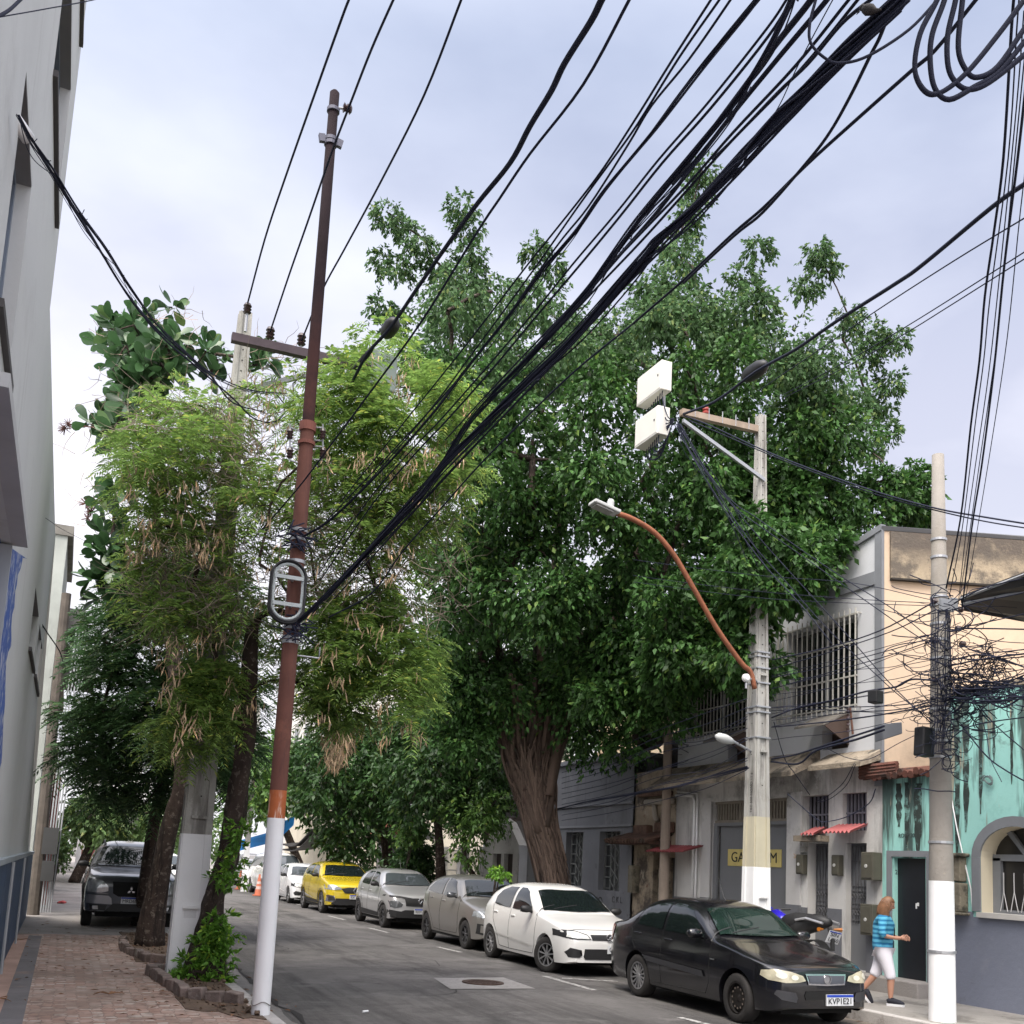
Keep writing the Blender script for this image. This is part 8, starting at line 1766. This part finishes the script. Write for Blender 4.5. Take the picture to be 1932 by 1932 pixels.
    for i in range(150):
        a = math.radians(g.uniform(48, 312)); x, y = math.cos(a), math.sin(a); p = toW((x*.094-.012, y*.084, g.uniform(-.03, .06))); q0 = toW((x*.102-.018, y*.092, -.06))
        mb.tube(spline([p, q0, q0+V3((0, 0, -.07))-fw*.012+V3((x*fw.x*.008, 0, 0)), q0+V3((0, 0, -g.uniform(.10, .16)))-fw*g.uniform(-.005, .03)], 3), [.007]*3+[.0075]*4+[.006, .005, .002], 5)
    mb.build('hair_strands', hair, ho, smooth=True)
    # clothes
    stripe = mat('blue_striped_knit', (.03, .23, .42), .9)
    tt = stripe.node_tree; N = tt.nodes; L = tt.links; g_ = N.new('ShaderNodeNewGeometry'); s_ = N.new('ShaderNodeSeparateXYZ'); L.new(g_.outputs[0], s_.inputs[0])
    nz_ = N.new('ShaderNodeTexNoise'); nz_.inputs['Scale'].default_value = 9; L.new(g_.outputs[0], nz_.inputs[0])
    m1 = N.new('ShaderNodeMath'); m1.operation = 'MULTIPLY_ADD'; L.new(nz_.outputs[0], m1.inputs[0]); m1.inputs[1].default_value = .02; L.new(s_.outputs[2], m1.inputs[2])
    m2 = N.new('ShaderNodeMath'); m2.operation = 'MULTIPLY'; L.new(m1.outputs[0], m2.inputs[0]); m2.inputs[1].default_value = 2*math.pi/.062
    m3 = N.new('ShaderNodeMath'); m3.operation = 'SINE'; L.new(m2.outputs[0], m3.inputs[0])
    m4 = N.new('ShaderNodeMath'); m4.operation = 'SINE'; m5 = N.new('ShaderNodeMath'); m5.operation = 'MULTIPLY'; L.new(m1.outputs[0], m5.inputs[0]); m5.inputs[1].default_value = 2*math.pi/.0235; L.new(m5.outputs[0], m4.inputs[0])
    ad = N.new('ShaderNodeMath'); ad.operation = 'MULTIPLY_ADD'; L.new(m4.outputs[0], ad.inputs[0]); ad.inputs[1].default_value = .35; L.new(m3.outputs[0], ad.inputs[2])
    rp_ = N.new('ShaderNodeValToRGB'); mr = N.new('ShaderNodeMapRange'); mr.inputs[1].default_value = -1.2; mr.inputs[2].default_value = 1.2; L.new(ad.outputs[0], mr.inputs[0]); L.new(mr.outputs[0], rp_.inputs[0])
    rp_.color_ramp.elements[0].position = .3; rp_.color_ramp.elements[0].color = (.015, .15, .30, 1); rp_.color_ramp.elements[1].position = .7; rp_.color_ramp.elements[1].color = (.10, .40, .58, 1); L.new(rp_.outputs[0], N['Principled BSDF'].inputs['Base Color'])
    V2 = [P(0, 0, .70), P(0, 0, .95), P(.01, 0, 1.12), P(.02, 0, 1.24), P(.03, 0, 1.305), P(.02, -.155, 1.245), P(-.005, -.20, 1.12), P(.0, -.222, 1.03), P(.045, -.20, 1.01), P(.02, .155, 1.245), P(.005, .20, 1.12), P(.02, .222, 1.03), P(.06, .2, 1.01)]
    R2 = [(.165, .16), .155, .155, .14, .085, .078, .068, .066, .062, .078, .066, .064, .06]; E2 = [(0, 1), (1, 2), (2, 3), (3, 4), (3, 5), (5, 6), (6, 7), (7, 8), (3, 9), (9, 10), (10, 11), (11, 12)]
    skin_mesh('striped_top', V2, E2, R2, stripe, t, 2)
    V3_ = [P(0, 0, .90), P(.02, -.09, .74), P(.07, -.09, .58), P(.11, -.087, .44), P(.118, -.086, .37), P(-.015, .09, .74), P(-.05, .09, .6), P(-.095, .088, .46), P(-.135, .087, .385)]
    skin_mesh('cropped_trousers', V3_, [(0, 1), (1, 2), (2, 3), (3, 4), (0, 5), (5, 6), (6, 7), (7, 8)], [.15, .125, .10, .084, .086, .115, .095, .084, .086], mat('white_cotton', (.72, .70, .76), .85, var=.04), t, 2)
    shoe = mat('navy_shoe', (.012, .013, .022), .8, var=.2, vs=30); sole = mat('shoe_sole', (.6, .6, .62), .7)
    for (ax, az, ang, b) in ((.165, .0, 0, -.085), (-.245, .085, -52, .085)):
        R_ = Matrix.Rotation(math.radians(-ang), 3, sd); c0 = P(ax, b, az)
        Tq = lambda u, v, w: c0+R_@(fw*u+sd*v+V3((0, 0, w)))
        so_ = [(-.105, -.028), (-.11, 0), (-.105, .028), (-.03, .034), (.06, .045), (.12, .035), (.145, 0), (.12, -.035), (.06, -.045), (-.03, -.034)]
        z0_ = .0 if ang == 0 else -.02
        sho = MB().tube([Tq(-.10, 0, .055+z0_), Tq(-.06, 0, .075+z0_), Tq(0, 0, .07+z0_), Tq(.07, 0, .052+z0_), Tq(.12, 0, .04+z0_), Tq(.14, 0, .035+z0_)], [.03, .044, .043, .040, .03, .014], 12).build('shoe', shoe, t, smooth=True)
        mb = MB().prism([Tq(u, v, z0_) for u, v in so_], R_@V3((0, 0, .032))); mb.build('sole', sole, sho)
        MB().tube([Tq(-.04, 0, .085+z0_), Tq(-.035, 0, .12+z0_)], [.04, .034], 10).build('sock', shoe, sho)
    # hands: palm and five separate fingers each, meeting in front of her
    for sgn, hx, hy in ((-1, .255, -.085), (1, .29, .02)):
        c0 = P(hx, hy, .985); dirf = (fw*.95-sd*sgn*.3).normalized(); up = V3((0, 0, 1)); la = dirf.cross(up).normalized()
        V = [c0-dirf*.02, c0+dirf*.03, c0+dirf*.055]; E = [(0, 1), (1, 2)]; R3_ = [.024, .030, .026]
        for k, (o_, l) in enumerate(((.027, .058), (.010, .066), (-.008, .062), (-.024, .05))):
            b_ = len(V); p0 = c0+dirf*.055+up*o_*.9; p1 = p0+dirf*l*.5-la*sgn*.008; p2 = p1+(dirf*.35-la*sgn*-.6-up*.5).normalized()*l*.5
            V += [p0, p1, p2]; E += [(2, b_), (b_, b_+1), (b_+1, b_+2)]; R3_ += [.0105, .009, .0075]
        b_ = len(V); p0 = c0+dirf*.015+up*.032; V += [p0, p0+dirf*.03+up*.018, p0+dirf*.058+up*.004]; E += [(1, b_), (b_, b_+1), (b_+1, b_+2)]; R3_ += [.013, .011, .009]
        skin_mesh('hand', V, E, R3_, skin, t, 1)
    st_ = mat('bag_strap', (.01, .01, .014), .7)
    MB().tube(spline([P(.0, -.12, 1.315), P(.09, -.10, 1.25), P(.165, -.02, 1.12), P(.16, .1, .98)], 5), .008, 5).build('bag_strap', st_, t)
    MB().obox(P(.06, .24, .86), (.2, .06, .16), (0, 0, math.atan2(fw.y, fw.x))).build('bag', st_, t, bevel=.02)
woman()
bpy.data.objects['person'].scale = (.91, .91, .91)
# ================================================================ cones, street seller's chest and board, small things
def cone(label, px, py, h=.72):
    c = onZ(px, py, .01); t = thing('traffic_cone', label, 'traffic cone', (c.x, c.y, .01), 'faded traffic cones on the road')
    o = mat('faded_orange', (.5, .15, .08), .7, var=.15, vs=5); b = .21
    MB().box((c.x-b, c.y-b, .01), (c.x+b, c.y+b, .05)).build('base', o, t)
    MB().lathe([(.16, .05), (.035, h), (0, h)], (c.x, c.y, 0), 'z', 16).build('cone', o, t, smooth=False)
    for z0, z1 in ((.28, .40), (.5, .6)):
        r = lambda z: .16-(.125)*(z-.05)/(h-.05)+.003
        MB().lathe([(r(z0), z0), (r(z1), z1)], (c.x, c.y, 0), 'z', 16).build('band', mat('pale_band', (.55, .42, .38), .6), t)
cone('faded orange traffic cone closest to the white painted pole', 487, 1690, .9)
cone('faded orange traffic cone between the leafy trunk and the other cone', 452, 1678, .9)
cone('small bright orange cone glimpsed between the concrete pole and the leafy trunk', 400, 1672, .7)
cone('far orange traffic cone left of the leafy trunk', 410, 1655, .7)
c = onZ(162, 1648, ZL); t = thing('chalkboard', 'dark red menu stand with yellow lettering beside the parked pickup', 'menu board', (c.x, c.y, ZL))
MB().box((c.x-.15, c.y, ZL), (c.x+.75, c.y+.06, ZL+.95)).build('board', mat('dark_board', (.03, .018, .016), .8), t)
MB().box((c.x-.35, c.y+.1, ZL+.35), (c.x+1.0, c.y+.8, ZL+1.35)).build('chest', mat('maroon_chest', (.16, .05, .045), .8), t)
for k, s_ in enumerate(('ELE', 'CAS', 'NATA')): text_obj('lettering', s_, .3, mat('board_yellow', (.6, .35, .08), .7), frame((c.x+.3, c.y-.01, ZL+.78-.28*k), (1, 0, 0), (0, 0, 1)), t, width=.55)
c = at(118, 1560, 60); t = thing('palm_canopy', 'small thatch like canopy at the far left of the street', 'canopy', c)
MB().lathe([(0, .5), (1.3, .1), (1.6, -.1), (0, .1)], c, 'z', 12).build('thatch', mat('thatch', (.2, .12, .07), .95), t)

# ---- pieces that are separate things to the eye become parts of their own
def split_loose(o, limit=40):
    me = o.data; n = len(me.vertices); par = list(range(n))
    def find(a):
        while par[a] != a: par[a] = par[par[a]]; a = par[a]
        return a
    for e in me.edges: a, b = find(e.vertices[0]), find(e.vertices[1]); par[a] = b
    groups = {}
    for p in me.polygons: groups.setdefault(find(p.vertices[0]), []).append(p)
    if not 1 < len(groups) <= limit: return
    for ps in groups.values():
        ids = sorted({v for p in ps for v in p.vertices}); mp_ = {v: i for i, v in enumerate(ids)}
        m2 = bpy.data.meshes.new(o.name.split('.')[0]); m2.from_pydata([me.vertices[v].co for v in ids], [], [[mp_[v] for v in p.vertices] for p in ps]); m2.materials.append(me.materials[0])
        m2.polygons.foreach_set('use_smooth', [ps[0].use_smooth]*len(ps)); c_ = bpy.data.objects.new(o.name.split('.')[0], m2); COL.objects.link(c_); c_.parent = o.parent; c_.location = o.location
        for md in o.modifiers:
            if md.type == 'BEVEL': b_ = c_.modifiers.new('b', 'BEVEL'); b_.width = md.width; b_.segments = 2; b_.limit_method = md.limit_method
    bpy.data.objects.remove(o)
for o in [o for o in bpy.data.objects if o.type == 'MESH' and o.name.split('.')[0] in ('strap', 'pillar', 'conduit', 'dado', 'underbody', 'meter_box', 'drain_pipe', 'collar', 'indicator', 'brick_ledge', 'sticker', 'niche_ledge', 'wiper', 'oval_crossbar')]: split_loose(o)
